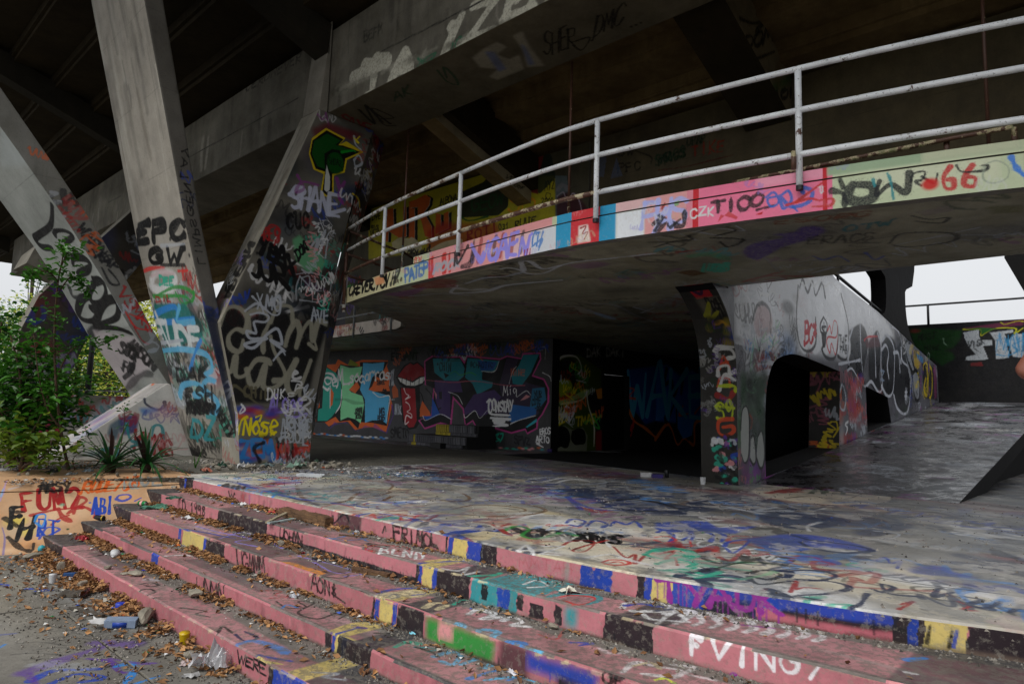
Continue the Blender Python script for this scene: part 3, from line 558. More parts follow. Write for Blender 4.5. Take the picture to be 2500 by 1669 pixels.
ln('w', 20, '1880,1490 1960,1430 2080,1450 2250,1480 2200,1520 2000,1500', k=2, soft=.5, a=.8); ln('cr', 14, '1950,1450 2060,1430 2120,1470', k=2)
ln('v', 14, '0,1240 120,1200 240,1210', k=3); ln('c5b26a', 26, '40,1225 180,1185 320,1175', k=3); ln('b', 10, '60,1245 200,1205', k=3); ln('T', 18, '430,1330 500,1300 580,1310', k=3); ln('k', 8, '300,1240 420,1250 380,1270', k=3); ln('tl', 10, '560,1330 700,1340 640,1360', k=3)
ln('c', 22, '680,1390 780,1360 850,1370 800,1440 720,1420', k=3, a=.9); ln('c', 20, '850,1440 980,1400 1080,1420 1000,1460', k=3, a=.9); ln('B', 20, '900,1530 1080,1480 1250,1500 1150,1540', k=3, a=.9); ln('c', 14, '1000,1540 1200,1520 1350,1556', k=3); ln('k', 9, '560,1330 660,1360 700,1390', k=3)
ln('c5b26a', 20, '0,1425 60,1415', k=4)
use(S_tread, 'I')
for i in range(9): x = 60+i*110; ln('w', 20, f'{x},{1120+i*12} {x+60},{1085+i*14} {x+130},{1150+i*14} {x+70},{1180+i*14}', k=1, soft=.5, a=.8)
ln('m', 10, '560,1190 660,1200 760,1210', k=1); ln('n', 14, '0,1100 100,1090', k=1); tread_band(1, t_of('I', 1580, 1430, 1), 3.2, BLt, .7); ln('B', 26, '1600,1410 1720,1400', k=1, a=.8); ln('w', 20, '1600,1490 1660,1500', k=1, a=.6)
ln('w', 18, '100,1440 250,1460 200,1500 380,1540', k=2, a=.6); ln('c9d94a', 14, '0,1540 60,1530 120,1560', k=2)
# ---- risers (row 0 = top riser)
for k in range(5): S_riser.fill([(0, .2*k), (13, .2*k), (13, .2*k+.2), (0, .2*k+.2)], hx('b8747c') if k < 2 else hx('ad6a71'))
for k in range(5):
    for _ in range(90): u = random.uniform(0, 13); S_riser.stroke([(u, .2*k+random.uniform(.03, .12)), (u+random.uniform(-.02, .02), .2*k+random.uniform(.0, .06))], random.uniform(.01, .06), hx(random.choice(['3a2c30', '7f4048', 'd98a92'])), .9, random.uniform(.1, .4))
def rs(k, t0, t1, col, z0=0, z1=1, soft=0., a=1.):
    zz = np.linspace(z0, z1, 6); e = lambda t, sg: [(t+10+.012*z+random.uniform(-.009, .009), .2*k+.16*z) for z in (zz if sg > 0 else zz[::-1])]
    hb = [(t0+10+(t1-t0)*f, .2*k+.16*(z0+(random.uniform(-.05, .05) if 0 < z0 else 0))) for f in np.linspace(.05, .95, max(2, int(abs(t1-t0)*9)))]
    ht = [(t1+10-(t1-t0)*f, .2*k+.16*(z1+(random.uniform(-.06, .06) if z1 < 1 else 0))) for f in np.linspace(.05, .95, max(2, int(abs(t1-t0)*9)))]
    S_riser.fill(hb+e(t1, 1)+ht+e(t0, -1), C_(col), max(soft, .004), a*.97)
    if t1-t0 < 3 and t1-t0 > .05:
        for _ in range(int((t1-t0)*8)): u = random.uniform(t0, t1)+10; S_riser.stroke([(u, .2*k+.16*z0+.05), (u, .2*k+.16*z0-.02)], .012, C_(col), .3, .8)
def ru(c, x, y, k): return tn(hit(px(c, x, y), 'z', LV[k]))[0]
BK = 'k2'; PAL['k2'] = '1c1d22'; PAL['ye'] = 'c9b66e'
def R_(k, c, x0, y0, x1, y1, col, *a): rs(k, ru(c, x0, y0, k), ru(c, x1, y1, k), col, *a)
rs(0, -10, ru('G', 1235, 262, 0), BK); R_(0, 'G', 1165, 252, 1180, 254, 'b')
rs(1, -10, ru('G', 1040, 350, 1), BK); rs(2, -10, ru('G', 838, 460, 2), BK); rs(3, -10, ru('G', 605, 570, 3), BK); rs(4, -10, ru('G', 375, 690, 4), BK)
R_(0, 'H', 0, 470, 180, 500, BK, 0, .9, .01, .8); R_(0, 'H', 785, 610, 800, 612, BK); R_(0, 'H', 803, 613, 840, 618, 'b'); R_(0, 'H', 840, 618, 930, 635, 'ye'); R_(0, 'H', 905, 640, 1015, 660, 'b'); R_(0, 'H', 1012, 655, 1125, 675, BK); R_(0, 'H', 1570, 760, 1590, 765, 'g', 0, 1, .01, .7)
R_(0, 'H', 1615, 790, 1810, 830, 'b', 0, .75); R_(0, 'H', 1620, 790, 1690, 805, 'b', 0, .95); R_(0, 'H', 1720, 805, 1805, 830, 'b', 0, .9)
R_(0, 'H', 2010, 850, 2055, 858, BK); R_(0, 'H', 2052, 858, 2100, 868, 'b'); R_(0, 'H', 2100, 865, 2349, 920, 'ye')
rs(0, ru('I', 100, 900, 0), ru('I', 760, 1010, 0), 'b', 0, .95); rs(0, ru('I', 300, 940, 0), ru('I', 620, 990, 0), BK, 0, .5, .02)
rs(0, ru('I', 640, 990, 0), ru('I', 1520, 1130, 0), 'b', .45, .95); rs(0, ru('I', 620, 990, 0), ru('I', 1560, 1140, 0), 'pk', 0, .42); rs(0, ru('I', 800, 1010, 0), ru('I', 1580, 1140, 0), BK, .3, .5, .01); rs(0, ru('I', 1480, 1130, 0), ru('I', 1700, 1160, 0), BK); rs(0, ru('I', 1580, 1145, 0), ru('I', 1640, 1155, 0), 'b'); rs(0, ru('I', 1680, 1160, 0), ru('I', 1960, 1200, 0), 'ye'); rs(0, ru('I', 1960, 1200, 0), 3, BK)
R_(1, 'G', 1380, 450, 1700, 535, BK); R_(1, 'G', 1700, 540, 2349, 690, BK, 0, .3); R_(1, 'H', 0, 690, 560, 800, BK, 0, .28); R_(1, 'H', 555, 795, 580, 800, BK); R_(1, 'H', 578, 800, 600, 805, 'b'); R_(1, 'H', 600, 805, 665, 825, 'ye'); R_(1, 'H', 662, 825, 690, 832, 'b'); R_(1, 'H', 690, 832, 880, 890, BK); R_(1, 'H', 880, 895, 1215, 965, 'tl'); R_(1, 'H', 970, 910, 1005, 920, BK, .2, .8); R_(1, 'H', 1075, 935, 1165, 955, 'b', .1, 1); R_(1, 'H', 1210, 965, 1250, 975, BK, .2, .8); R_(1, 'H', 1300, 985, 1400, 1005, BK, .1, .6); R_(1, 'H', 1480, 1020, 1530, 1030, BK, .1, .8); R_(1, 'H', 1550, 1035, 1620, 1055, 'tl', .1, .9, .02); R_(1, 'H', 1790, 1100, 2100, 1175, BK)
R_(2, 'G', 1150, 565, 1175, 570, 'b'); R_(2, 'G', 1170, 575, 1315, 620, 'ye'); R_(2, 'G', 1305, 620, 1330, 625, 'b'); R_(2, 'G', 1322, 625, 1445, 665, BK); R_(2, 'H', 280, 995, 302, 1000, BK); R_(2, 'H', 300, 1000, 330, 1010, 'b'); R_(2, 'H', 330, 1012, 405, 1040, 'ye'); R_(2, 'H', 405, 1040, 435, 1050, 'b'); R_(2, 'H', 438, 1050, 612, 1105, BK); R_(2, 'H', 640, 1110, 1110, 1240, 'G', .0, .9, .02); R_(2, 'H', 740, 1130, 830, 1160, 'lp', .3, .9, .02); R_(2, 'H', 1110, 1265, 1290, 1330, BK, 0, 1, .02, .8); R_(2, 'H', 1290, 1320, 1760, 1450, 'b', .3, .9, .02); R_(2, 'H', 1500, 1380, 1900, 1530, BK, 0, .4, .02)
R_(3, 'G', 948, 730, 992, 750, 'b', .1, 1); R_(3, 'G', 2090, 1215, 2130, 1235, BK); R_(3, 'G', 2130, 1235, 2150, 1245, 'b'); R_(3, 'G', 2150, 1245, 2200, 1260, 'ye'); R_(3, 'G', 2200, 1260, 2225, 1272, 'b'); R_(3, 'H', 60, 1260, 310, 1335, BK)
R_(4, 'G', 1755, 1420, 1790, 1450, BK); R_(4, 'G', 1770, 1440, 1960, 1550, 'b')
for k in range(5):   # worn and chipped top arris, splash dirt at the foot
    for _ in range(150):
        u = random.uniform(.1, 12.9); S_riser.stroke([(u, .2*k+.152-random.uniform(0, .01)), (u+random.uniform(.01, .09), .2*k+.152)], random.uniform(.004, .02), C_(random.choice(['cr', 'a89c8c', 'lp', '8a8478'])), .3, random.uniform(.4, .9))
        u = random.uniform(.1, 12.9); S_riser.stroke([(u, .2*k-.01), (u+random.uniform(.05, .4), .2*k-.01)], random.uniform(.02, .05), C_(random.choice(['4a4038', '2c2824', '6a5a50'])), .9, random.uniform(.3, .7))
use(S_riser, 'G')
tx('k', 6, 'W', 1455, 375, 1500, 390, 0, -40, k=0); ln('r', 20, '1545,375 1550,430', k=0, soft=.6, a=.6); ln('m', 12, '1590,370 1592,420', k=0, soft=.6, a=.6)
tx('k', 8, 'D 1998', 1160, 455, 1310, 495, 0, -60, k=1, gap=.1); tx('k', 9, 'UOHMN', 1780, 640, 1930, 680, 0, -70, k=1, gap=.1, drip=2); ln('k2', 10, '2120,500 2130,540 2200,480 2230,540', k=0); ln('k2', 9, '2010,480 2030,520', k=0)
tx('k', 9, 'UGMMM', 1515, 820, 1690, 880, -5, -110, k=2, gap=.08); tx('k', 10, 'AON*', 1980, 970, 2150, 1020, 0, -95, k=2, soft=.3, gap=.1); ln('k', 6, '2120,990 2200,1050', k=2)
tx('k', 9, 'UNMN', 1255, 980, 1430, 1050, 0, -100, k=3, gap=.05); tx('k', 8, 'WERE', 1515, 1420, 1700, 1510, 0, -70, k=4, gap=.1, soft=.2)
use(S_riser, 'H')
tx('k', 13, 'FRIMOL', 420, 645, 700, 700, 0, -95, k=0, gap=.05, soft=.3); ln('pk', 10, '560,640 600,650', k=0, a=0)
ln('k', 7, '350,600 365,560 370,590', k=0); tx('r', 5, 'MMTAH', 1220, 810, 1560, 870, 0, -60, k=0, a=.35); 
use(S_riser, 'I')
tx('m', 30, 'TYADK', 20, 1050, 800, 1120, -10, -150, k=0, gap=.1, soft=.15, drip=3)
tx('e0dce0', 26, 'F', 210, 1380, 300, 1400, 0, -130, k=1, soft=.2); tx('e0dce0', 22, 'VING7', 330, 1400, 1080, 1540, 0, -150, k=1, soft=.2, gap=.1); ln('k', 20, '1730,1300 1750,1200', k=0, soft=.7); ln('k', 20, '1870,1330 1890,1230', k=0, soft=.7); ln('b', 16, '1900,1330 1920,1230', k=0, soft=.4)
use(S_riser, 'H'); tx('k', 18, 'OP', 1740, 1556, 1900, 1600, 0, -90, k=2)
# ---- pavement
for _ in range(90): S_ground.blob(random.uniform(0, 15), random.uniform(0, 4), random.uniform(.2, .8), random.uniform(.1, .4), C_(random.choice(['cr', 's', 'cr'])), random.uniform(.05, .25), .2)
use(S_ground, 'G')
for i in range(7): x = random.uniform(0, 300); ln('k2', 6, f'{x},{1200+i*35} {x+150},{1190+i*35} {x+330},{1230+i*30}', .6, .5)
ln('b', 12, '0,930 50,935 30,945', .6); ln('b', 14, '170,960 280,960 230,975 330,965', .5); ln('B', 8, '0,1330 30,1310')
ln('v', 44, '150,1490 300,1440 420,1400 640,1330 600,1300 850,1310', .8, .7); ln('b', 26, '200,1540 330,1480 500,1470 640,1465', .4); ln('b', 22, '330,1556 480,1500 620,1510 640,1530 500,1550', .4); ln('v', 20, '560,1400 700,1420 760,1480 800,1490', .5); ln('B', 22, '740,1450 840,1430 850,1480 800,1560', .3); ln('B', 14, '860,1560 1020,1510', .3); ln('v', 26, '180,1500 230,1560', .8, .8); ln('b', 14, '0,1250 100,1240', .6, .5); ln('v', 16, '700,1400 880,1430 1000,1430', .5, .8)
for i in range(5): ln('s', 26, f'{200+i*60},{1440+i*10} {350+i*60},{1420+i*10}', .9, .3)
clutter(S_ground, (0, 3.0, 14, 3.5), 30, ['k2', 'g'], (.1, .4), (.01, .03), (.3, .6))
# ---- cheek wall
S_cheek.fill([(0, 0), (3.4, 0), (3.4, 1.5), (0, 1.5)], hx('b48f6c')); clutter(S_cheek, (0, 0, 3.4, 1), 0, ['k'], blobs=30, wash=['c79a78', 'cfae8c', 'O', 'b5a58c'], bsize=(.08, .3))
use(S_cheek, 'G')
tx('r', 17, 'FUM2', 130, 460, 540, 440, -10, -130, soft=.2); ln('r', 14, '200,490 330,460 420,450 540,440 640,500'); ln('r', 22, '370,450 400,500 450,530'); ln('r', 9, '330,550 380,510 440,490'); ln('r', 16, '470,480 500,380 550,400 430,480')
bl('c9b83a', 100, 530, 60, 50, .7); bl('c9b83a', 170, 600, 45, 40, .6); tx('k', 22, 'F', 40, 580, 140, 570, 20, -130, soft=.2); ln('k', 22, '30,510 110,560'); tx('k', 22, 'H', 90, 660, 190, 640, 40, -130, soft=.2); ln('k', 22, '50,630 130,700 190,720'); ln('k', 12, '215,670 210,710'); ln('k', 20, '110,470 150,470')
tx('b', 10, 'RT', 225, 610, 370, 630, 0, -110, soft=.2); ln('B', 9, '220,530 240,490 290,490 270,560 230,540'); ln('b', 9, '250,640 300,570 380,580 290,630'); bl('b', 340, 605, 8, 8, 1)
tx('b', 11, 'ABI', 580, 480, 720, 470, 10, -105, soft=.2, drip=2); ln('b', 11, '740,390 760,365 820,360 830,380 780,400 735,385'); ln('b', 7, '860,400 900,380'); bl('b', 572, 412, 8, 7, 1); bl('dg', 430, 580, 9, 9, 1)
tx('k', 13, 'ARSY', 245, 350, 450, 340, 0, -55, soft=.3); ln('k', 16, '255,310 350,300'); tx('o', 12, 'RUDE/UG', 510, 350, 880, 320, 30, -70, soft=.15, gap=.05); tx('g', 12, 'UE', 890, 310, 1040, 300, 0, -50, soft=.1); tx('g', 9, 'IQ', 760, 330, 880, 315, 0, -50, soft=.1); bl('g', 1050, 270, 7, 6, 1); ln('V', 8, '0,400 25,330 40,280', a=.5); ln('c', 9, '5,370 20,330', a=.6); ln('b', 7, '15,570 30,640 20,740', a=.6)
bl('k', 200, 690, 40, 30, .5, .2); ln('k2', 8, '10,770 150,760 290,745', .8, .6); ln('s', 12, '60,330 140,310', .7, .5); bl('T', 395, 425, 16, 14, .6)
# ---- long water stains on bare concrete
for s_, n_ in ((S_ccf, 34), (S_lcf, 34), (S_gs, 160), (S_strip, 16), (S_ccs, 26), (S_lcs, 26)):
    for _ in range(n_):
        u = random.uniform(0, s_.w); v = random.uniform(.62*s_.h if s_ not in (S_gs,) else .2, s_.h); L_ = random.uniform(.3, 1.8) if s_ is not S_gs else random.uniform(.2, .8)
        s_.stroke([(u, v), (u+random.uniform(-.03, .03), v-L_*.5), (u+random.uniform(-.05, .05), v-L_)], random.uniform(.02, .16), C_(random.choice(['2a2823', '3a3830', 'c0bcb0', '1c1a16', '5a5040'])), .95, random.uniform(.15, .45))
# ---- centre strut, front
use(S_ccf, 'D'); bl('a8a49c', 880, 200, 150, 130, .5, .2)
clutter(S_ccf, (0, .8, 2.2, 3.7), 20, ['k'], blobs=30, wash=['k2', '0f4a48', 'n', 'k', '0f6a64', '3a2a4a'], bsize=(.12, .32)); clutter(S_ccf, (0, 1.3, 2.2, 3.6), 60, ['k', 'k', 'r', 'T', 'tl', 'b', 'w', 's', 'dg'], (.2, .5), (.025, .06), (.4, .9), blobs=14, wash=['k', 's', 'g', 'tl', 'pk'], bsize=(.1, .3))
clutter(S_ccf, (0.1, .6, 2.2, 2.6), 26, ['k', 'k', 'T', 'dg', 'k'], (.25, .6), (.03, .07), (.5, .9), blobs=6, wash=['g', 's'])
def tagmix(s, box, n, pal, **k): clutter(s, box, n, pal, **k)
tx('050506', 24, 'EP', 735, 215, 915, 185, 5, -95, soft=.25, jit=.02); tx('050506', 24, 'C', 930, 195, 1015, 190, 0, -95, soft=.25, jit=.02); ln('k', 13, '930,190 985,90 1015,110', .4)
tx('050506', 18, 'GW', 805, 325, 1000, 320, 5, -85, soft=.25, jit=.02); bl('k', 1035, 280, 9, 9, 1); ln('k', 9, '880,330 1010,330'); ln('s', 12, '880,225 1010,215', .6, .7)
ln('R', 9, '775,370 820,350 900,345'); tx('R', 8, 'T', 970, 415, 1030, 410, 0, -50); bl('g', 900, 420, 80, 45, .5)
tx('k', 12, 'LAMAS', 980, 1380, 1130, 1400, 0, -55, soft=.3); tx('k', 12, 'GUN', 975, 1430, 1080, 1440, 0, -50); bl('w', 1000, 1350, 60, 40, .6, .2)
ln('w', 24, '830,420 850,380 920,370 960,400 940,450 870,470 820,440', .9, .9); ln('pk', 14, '830,390 880,370 950,380', .9, .4); tx('T', 8, 'DEE', 870, 440, 950, 440, 0, -45); ln('G', 10, '850,500 960,450 1040,470 1060,510 1000,540 960,480', .3); ln('G', 10, '840,500 1000,500 1050,530 1060,480', .3)
tx('r', 6, 'DIL', 850, 530, 940, 530, 0, -30); pg('0f6a64', '840,540 1010,540 1100,640 1110,720 980,770 900,740 850,640', .02, .95); pg('k2', '1020,540 1040,520 1120,690 1090,700', .02, .7); pg('r', '1000,650 1040,620 1060,690 1010,700', .01, .6)
ln('B', 16, '840,610 880,580 960,560 960,640 880,640 1060,620', .5); ln('c', 14, '980,560 970,640 1060,640', .5); tx('c9cfd0', 17, 'FUDE', 855, 760, 1110, 800, -20, -130, soft=.4, gap=.1); ln('s', 12, '850,760 1000,740'); ln('c9cfd0', 13, '850,590 930,780')
ln('c', 15, '870,800 1000,790 1130,820 1160,900 1120,930 1180,960', .4); ln('B', 12, '1100,740 1070,800 1040,900', .4); tx('k', 13, 'DAK', 960, 960, 1140, 960, 0, -70); ln('c', 19, '985,1040 1000,990 1060,975 1110,1000 1100,1040 1060,1040', .4); ln('c', 19, '1170,965 1130,960 1110,1000 1150,1040 1190,1080 1180,1130 1150,1140', .4); tx('k', 13, 'ESH', 1010, 1090, 1170, 1080, 0, -70); tx('k', 14, 'ROBBERY', 1020, 1140, 1180, 1130, 0, -40, gap=.05); tx('tl', 11, 'DZ', 1030, 1270, 1180, 1280, 10, -110, soft=.3); ln('tl', 9, '1080,1290 1060,1200'); tx('k', 9, 'NSEFX', 1180, 1130, 1250, 1280, 30, -30)
pg('k2', '860,820 880,820 1000,1290 970,1290', .03, .5); bl('k', 1210, 1310, 60, 30, .6, .2)
use(S_ccs, 'D')
clutter(S_ccs, (0, .1, 4, 4.8), 60, ['k', 'k', 'b', 'tl', 'r', 'n', 's'], (.2, .5), (.02, .05), (.5, .95), ang=1.4, blobs=24, wash=['k', 'n', 'k', '1a2a4a'], bsize=(.12, .35))
use(S_ccs, 'J'); tx('k', 9, 'LAY', 1380, 900, 1400, 640, 50, 10); tx('k', 9, 'GEN', 1440, 1180, 1410, 920, 50, 10); tx('k', 8, 'LIMPS', 1520, 1560, 1450, 1200, 50, 5)
use(S_ccs, 'D'); pg('14203c', '1110,560 1170,560 1290,1230 1240,1180', .03, .8)
# ---- left strut
use(S_lcf, 'J')
pg('b9c2c4', '0,390 210,700 220,800 0,810', .06, .6)
ln('k', 23, '400,1100 400,1200 380,1270 300,1330 270,1360 320,1420 400,1430', .22); ln('k', 23, '420,1330 430,1300 500,1300 560,1340 500,1390', .22); ln('k', 21, '560,1560 560,1500 620,1490 680,1540', .22)
use(S_lcf, 'K')
ln('k', 22, '430,200 480,190 530,220 520,260 460,290', .22); ln('k', 22, '560,330 600,330 625,390 600,450 550,460 525,400 560,335', .22); ln('k', 22, '520,420 480,440 460,520 500,560 560,560 580,510 530,490', .22); ln('k', 22, '560,590 600,580 690,540 690,450 640,440 600,480 560,600 600,600 700,610 780,640', .22); ln('k2', 17, '410,370 430,420 480,430', .5); ln('k2', 26, '530,640 560,620', .5)
pg('cfc4c8', '550,620 800,660 900,820 740,1000 640,860', .04, .8); tx('k', 12, 'IMSON', 745, 700, 900, 860, 30, -42, soft=.3, gap=.05); tx('k', 12, 'SOCR', 700, 740, 800, 800, 20, -50, gap=.05); ln('k2', 11, '730,900 780,850 800,760', .4); ln('k2', 17, '740,970 820,890 900,870', .6, .8); tx('k2', 12, 'FIP', 720, 850, 790, 870, 10, -50); bl('k', 780, 860, 7, 6, 1); bl('k', 790, 880, 6, 5, 1)
clutter(S_lcf, (0, 0.2, 2.5, 1.6), 16, ['pk', 'lp', 's', 'k2'], (.15, .4), (.015, .04), (.3, .7), blobs=6, wash=['w', 'lp'])
use(S_lcs, 'K'); tx('k2', 12, 'WARNS', 450, 20, 640, 230, 40, -30); tx('k2', 11, 'KRAP', 520, 150, 680, 270, 40, -30); ln('k2', 9, '600,250 650,340 700,350 690,320 640,260', .3); tx('r', 9, 'VSMRS', 690, 400, 880, 640, 50, -30, gap=.1); ln('R', 7, '740,510 800,600 880,610 850,560 760,520'); ln('r', 7, '790,600 840,680 880,700'); clutter(S_lcs, (4.6, .8, 7.6, 4.2), 36, ['k2', 'k2', 'r', 'o', 's'], (.2, .5), (.02, .05), (.5, .9), ang=1)
# ---- wedge
use(S_wf, 'D'); S_wf.fill([(0, 0), (3.2, 0), (3.2, 1.9), (0, 1.9)], hx('dcd8d2'), 0, .9)
ln('n', 12, '790,1060 800,1090 860,1120 900,1100 900,1080', .3); pg('B', '760,1110 860,1110 870,1130 780,1150', .03, .8); pg('3a2a78', '650,1160 750,1150 740,1240 660,1250', .02, .9, smooth=True); pg('14506a', '600,1200 660,1170 640,1280 590,1260', .02, .8, smooth=True)
ln('tl', 14, '820,1400 825,1260 850,1205 890,1230 880,1400', .3); tx('r', 10, 'KZNG', 730, 1340, 950, 1390, 0, -100, gap=.05); ln('r', 14, '880,1330 950,1400', .3); ln('tl', 14, '690,1200 720,1290 800,1290 720,1320', .3); tx('r', 8, 'AMA', 760, 1290, 900, 1310, 0, -50); ln('tl', 12, '560,1340 640,1330 640,1400', .3); clutter(S_wf, (.6, .1, 2.6, 1.2), 16, ['tl', 'r', 'lp', 's', 'b'], (.15, .4), (.02, .05), (.4, .8)); bl('lp', 900, 1130, 90, 60, .5, .2); ln('k2', 9, '420,1380 620,1350 660,1390', .6, .5); bl('tl', 500, 1360, 50, 20, .4)
for _ in range(70): u = random.uniform(0, 2.6); v = random.uniform(0, 3.2); S_wt.stroke([(u, v), (u+random.uniform(-.1, .1), v+random.uniform(.2, .7))], random.uniform(.01, .06), C_(random.choice(['V', 'w', 's', 'v', 'k2', 'w', 'lp', 'cr'])), .5, random.uniform(.3, .8))
for _ in range(14): S_wt.blob(random.uniform(0, 2.6), random.uniform(0, 1.7), .3, .3, C_(random.choice(['v', '5a5a80', 's'])), .5, .3)
use(S_wt, 'K'); ln('o', 7, '830,960 880,900 920,890 900,940'); tx('k2', 6, 'RER', 760, 1000, 860, 940, 0, -40)
# ---- main pier
use(S_pier, 'D')
clutter(S_pier, (0.4, 5.2, 4, 7.2), 26, ['r', 'w', 'k', 'm', 'b'], (.2, .5), (.02, .05), (.5, .9), blobs=60, wash=['k', 'n', '2a1430', 'k', '5a4a44', 'n', 'k2', '16323a'], bsize=(.15, .45))
clutter(S_pier, (0.3, 2.4, 3.3, 5.3), 30, ['k', 'w', 'tl', 'm', 'b', 'r'], (.2, .5), (.02, .05), (.5, .9), blobs=56, wash=['k', 'k2', '5a5852', 'n', 'k', '16323a'], bsize=(.15, .4))
pg('0c0c0e', '1190,640 1230,560 1290,560 1350,620 1480,560 1560,570 1620,650 1760,600 1800,640 1720,900 1680,1090 1560,1080 1260,1090 1200,760', .03, .97); pg('10283c', '1260,560 1300,500 1400,560 1600,520 1800,560 1780,620 1500,560', .04, .6)
pg('0e0e10', '1560,360 1840,330 1830,560 1700,640 1600,540', .06, .8)
ga = '8e8c7c'
ln(ga, 19, '1330,690 1290,680 1250,720 1260,780 1310,800 1330,740 1320,800', .45); ln(ga, 18, '1340,680 1370,590 1440,580 1470,640 1440,720 1440,810', .45); ln(ga, 20, '1200,660 1240,570 1300,560 1350,610 1360,690', .45); ln(ga, 18, '1480,640 1520,560 1590,560 1600,640', .45); ln(ga, 20, '1560,770 1580,700 1620,640 1640,700 1620,780 1660,680 1700,640 1710,740 1740,640 1790,650', .45)
ln(ga, 20, '1240,920 1270,900 1290,830 1290,930 1340,930 1400,850 1460,850 1480,870', .45); ln(ga, 20, '1350,900 1370,980 1410,980 1450,880 1440,990 1500,1000 1560,930 1500,800 1480,720', .45); ln(ga, 20, '1500,960 1560,950 1620,850 1570,960 1590,1030 1640,1000 1700,850 1640,1020 1660,1060 1700,1020', .45); ln(ga, 12, '1690,760 1730,790 1720,740', .4)
ln('s', 10, '1370,600 1420,590 1470,610 1450,640 1390,640 1400,700 1350,690 1370,730 1460,730 1340,760 1390,780 1470,700 1520,680 1540,760 1480,740 1560,800', .3); ln('s', 9, '1340,580 1400,540 1440,560 1490,600 1530,590 1530,500 1490,520', .3); tx('s', 8, 'XMO', 1400, 570, 1540, 590, 0, -80, soft=.3); ln('s', 9, '1380,500 1420,540', .3); ln('s', 9, '1495,850 1540,800 1560,820')
ln('5a5540', 11, '1260,1020 1290,990 1400,1080 1480,1110 1660,1100', .4); tx('5a5540', 10, 'CHILK', 1330, 1050, 1520, 1060, 0, -50); tx('V', 10, 'ALO98', 1470, 1140, 1660, 1140, 0, -85, soft=.3, gap=.08); ln('V', 8, '1560,1150 1620,1160 1680,1140 1640,1200'); tx('w', 6, 'DUK', 1460, 1060, 1560, 1060, 0, -50)
for i in range(12): bl(random.choice(['b', 'r', 'v', 'n', 'o']), random.uniform(1290, 1520), random.uniform(1090, 1180), 45, 20, .8)
ln('w', 7, '1320,1090 1340,1120 1310,1140 1330,1100'); tx('Y', 12, 'Nose', 1325, 1250, 1520, 1250, 10, -95, soft=.25, gap=.05); ln('Y', 8, '1400,1160 1430,1150 1420,1180'); ln('Y', 10, '1300,1250 1320,1180 1350,1160', .3); ln('Y', 8, '1480,1240 1500,1255 1490,1230'); tx('Y', 8, '10:', 1400, 1260, 1500, 1265, 0, -40)
for i in range(26): bl(random.choice(['b', 'B', 'o', 'c5b26a', 'k', 'b', 's']), random.uniform(1300, 1540), random.uniform(1270, 1400), 50, 20, .7)
tx('B', 16, 'ZEM', 1310, 1370, 1500, 1380, 0, -90, soft=.4); ln('k', 15, '1420,1400 1390,1330 1440,1300', .6)
clutter(S_pier, (1.9, .2, 2.5, 1.6), 20, ['k', 's', 's', 'w'], (.15, .35), (.02, .04), (.6, .95), ang=1); 
for i in range(50): x = random.uniform(1510, 1700); ln(random.choice(['R', 'k', 'r', 'c8482c', 'pk']), 9, f'{x},{random.uniform(1290,1390)} {x+random.uniform(-15,25)},{random.uniform(1290,1400)}', .5, .8)
tx('s', 9, 'ASUE', 1530, 1290, 1690, 1310, 0, -110, soft=.3); ln('s', 12, '1530,1280 1560,1260'); tx('s', 9, 'RNE', 1560, 1220, 1690, 1220, 0, -60)
tx('k', 19, 'YBAX', 1410, 250, 1610, 380, 10, -85, soft=.25, gap=.05); tx('k', 19, 'JUR', 1370, 380, 1570, 450, -10, -100, soft=.25, gap=.05); tx('r', 8, 'RES', 1440, 190, 1530, 200, 0, -75); ln('r', 7, '1430,170 1480,110 1530,140 1500,220'); bl('k', 1405, 265, 10, 10, 1)
pg('5f9d72', '1600,190 1640,165 1690,230 1740,250 1780,320 1760,350 1680,370 1620,300', .02, .97); tx('k', 9, 'DOXN', 1630, 300, 1700, 220, -20, -40, soft=.2, gap=.05)
for q in ('1650,400 1690,390 1690,440 1650,450 1650,400', '1640,390 1620,450 1620,520', '1640,390 1700,460 1710,530', '1720,390 1730,440 1700,470 1760,470', '1780,420 1810,430 1800,480 1770,470 1780,420', '1640,520 1680,525 1740,530 1800,500', '1620,380 1700,370 1800,400'): ln('s', 5, q, .4, .7)
ln('s', 8, '1700,230 1740,180 1720,260 1780,140 1750,250 1790,180 1780,290', .3); ln('s', 8, '1740,270 1800,150', .3); tx('s', 7, 'AVE', 1700, 640, 1800, 640, 0, -70); clutter(S_pier, (2.1, 3.0, 2.9, 4.8), 22, ['w', 's', 'lp', 'T'], (.15, .35), (.012, .03), (.6, .95), ang=1.3)
use(S_pier, 'U')
pg('6a2028', '160,560 260,520 380,560 500,600 420,640 330,600 180,620', .04, .8); bl('r', 600, 620, 45, 50, .8)
pg('c9b21c', '250,555 160,620 140,720 170,820 235,850 215,960 240,990 270,1000 300,970 300,860 370,840 385,760 490,710 380,640 340,660 375,620', .0); pg('0a0a0a', '255,570 165,635 150,720 185,815 245,835 228,960 255,985 290,955 290,850 360,830 375,750 470,708 360,668 330,665 362,628', 0)
pg('0b4a14', '258,590 175,640 160,720 195,800 248,820 240,720 290,690 345,700 440,705 350,675 310,665 345,635', 0); bl('0b4a14', 310, 780, 50, 62, 1, 1); ln('0a0a0a', 6, '252,830 245,760 280,710 340,715 365,760'); pg('c4c8c4', '255,790 245,860 240,950 255,965 275,950 277,870', 0); ln('0a8a24', 9, '350,710 420,700 440,708', .2); tx('k', 4, 'SHOAZ', 265, 780, 350, 800, 0, -40)
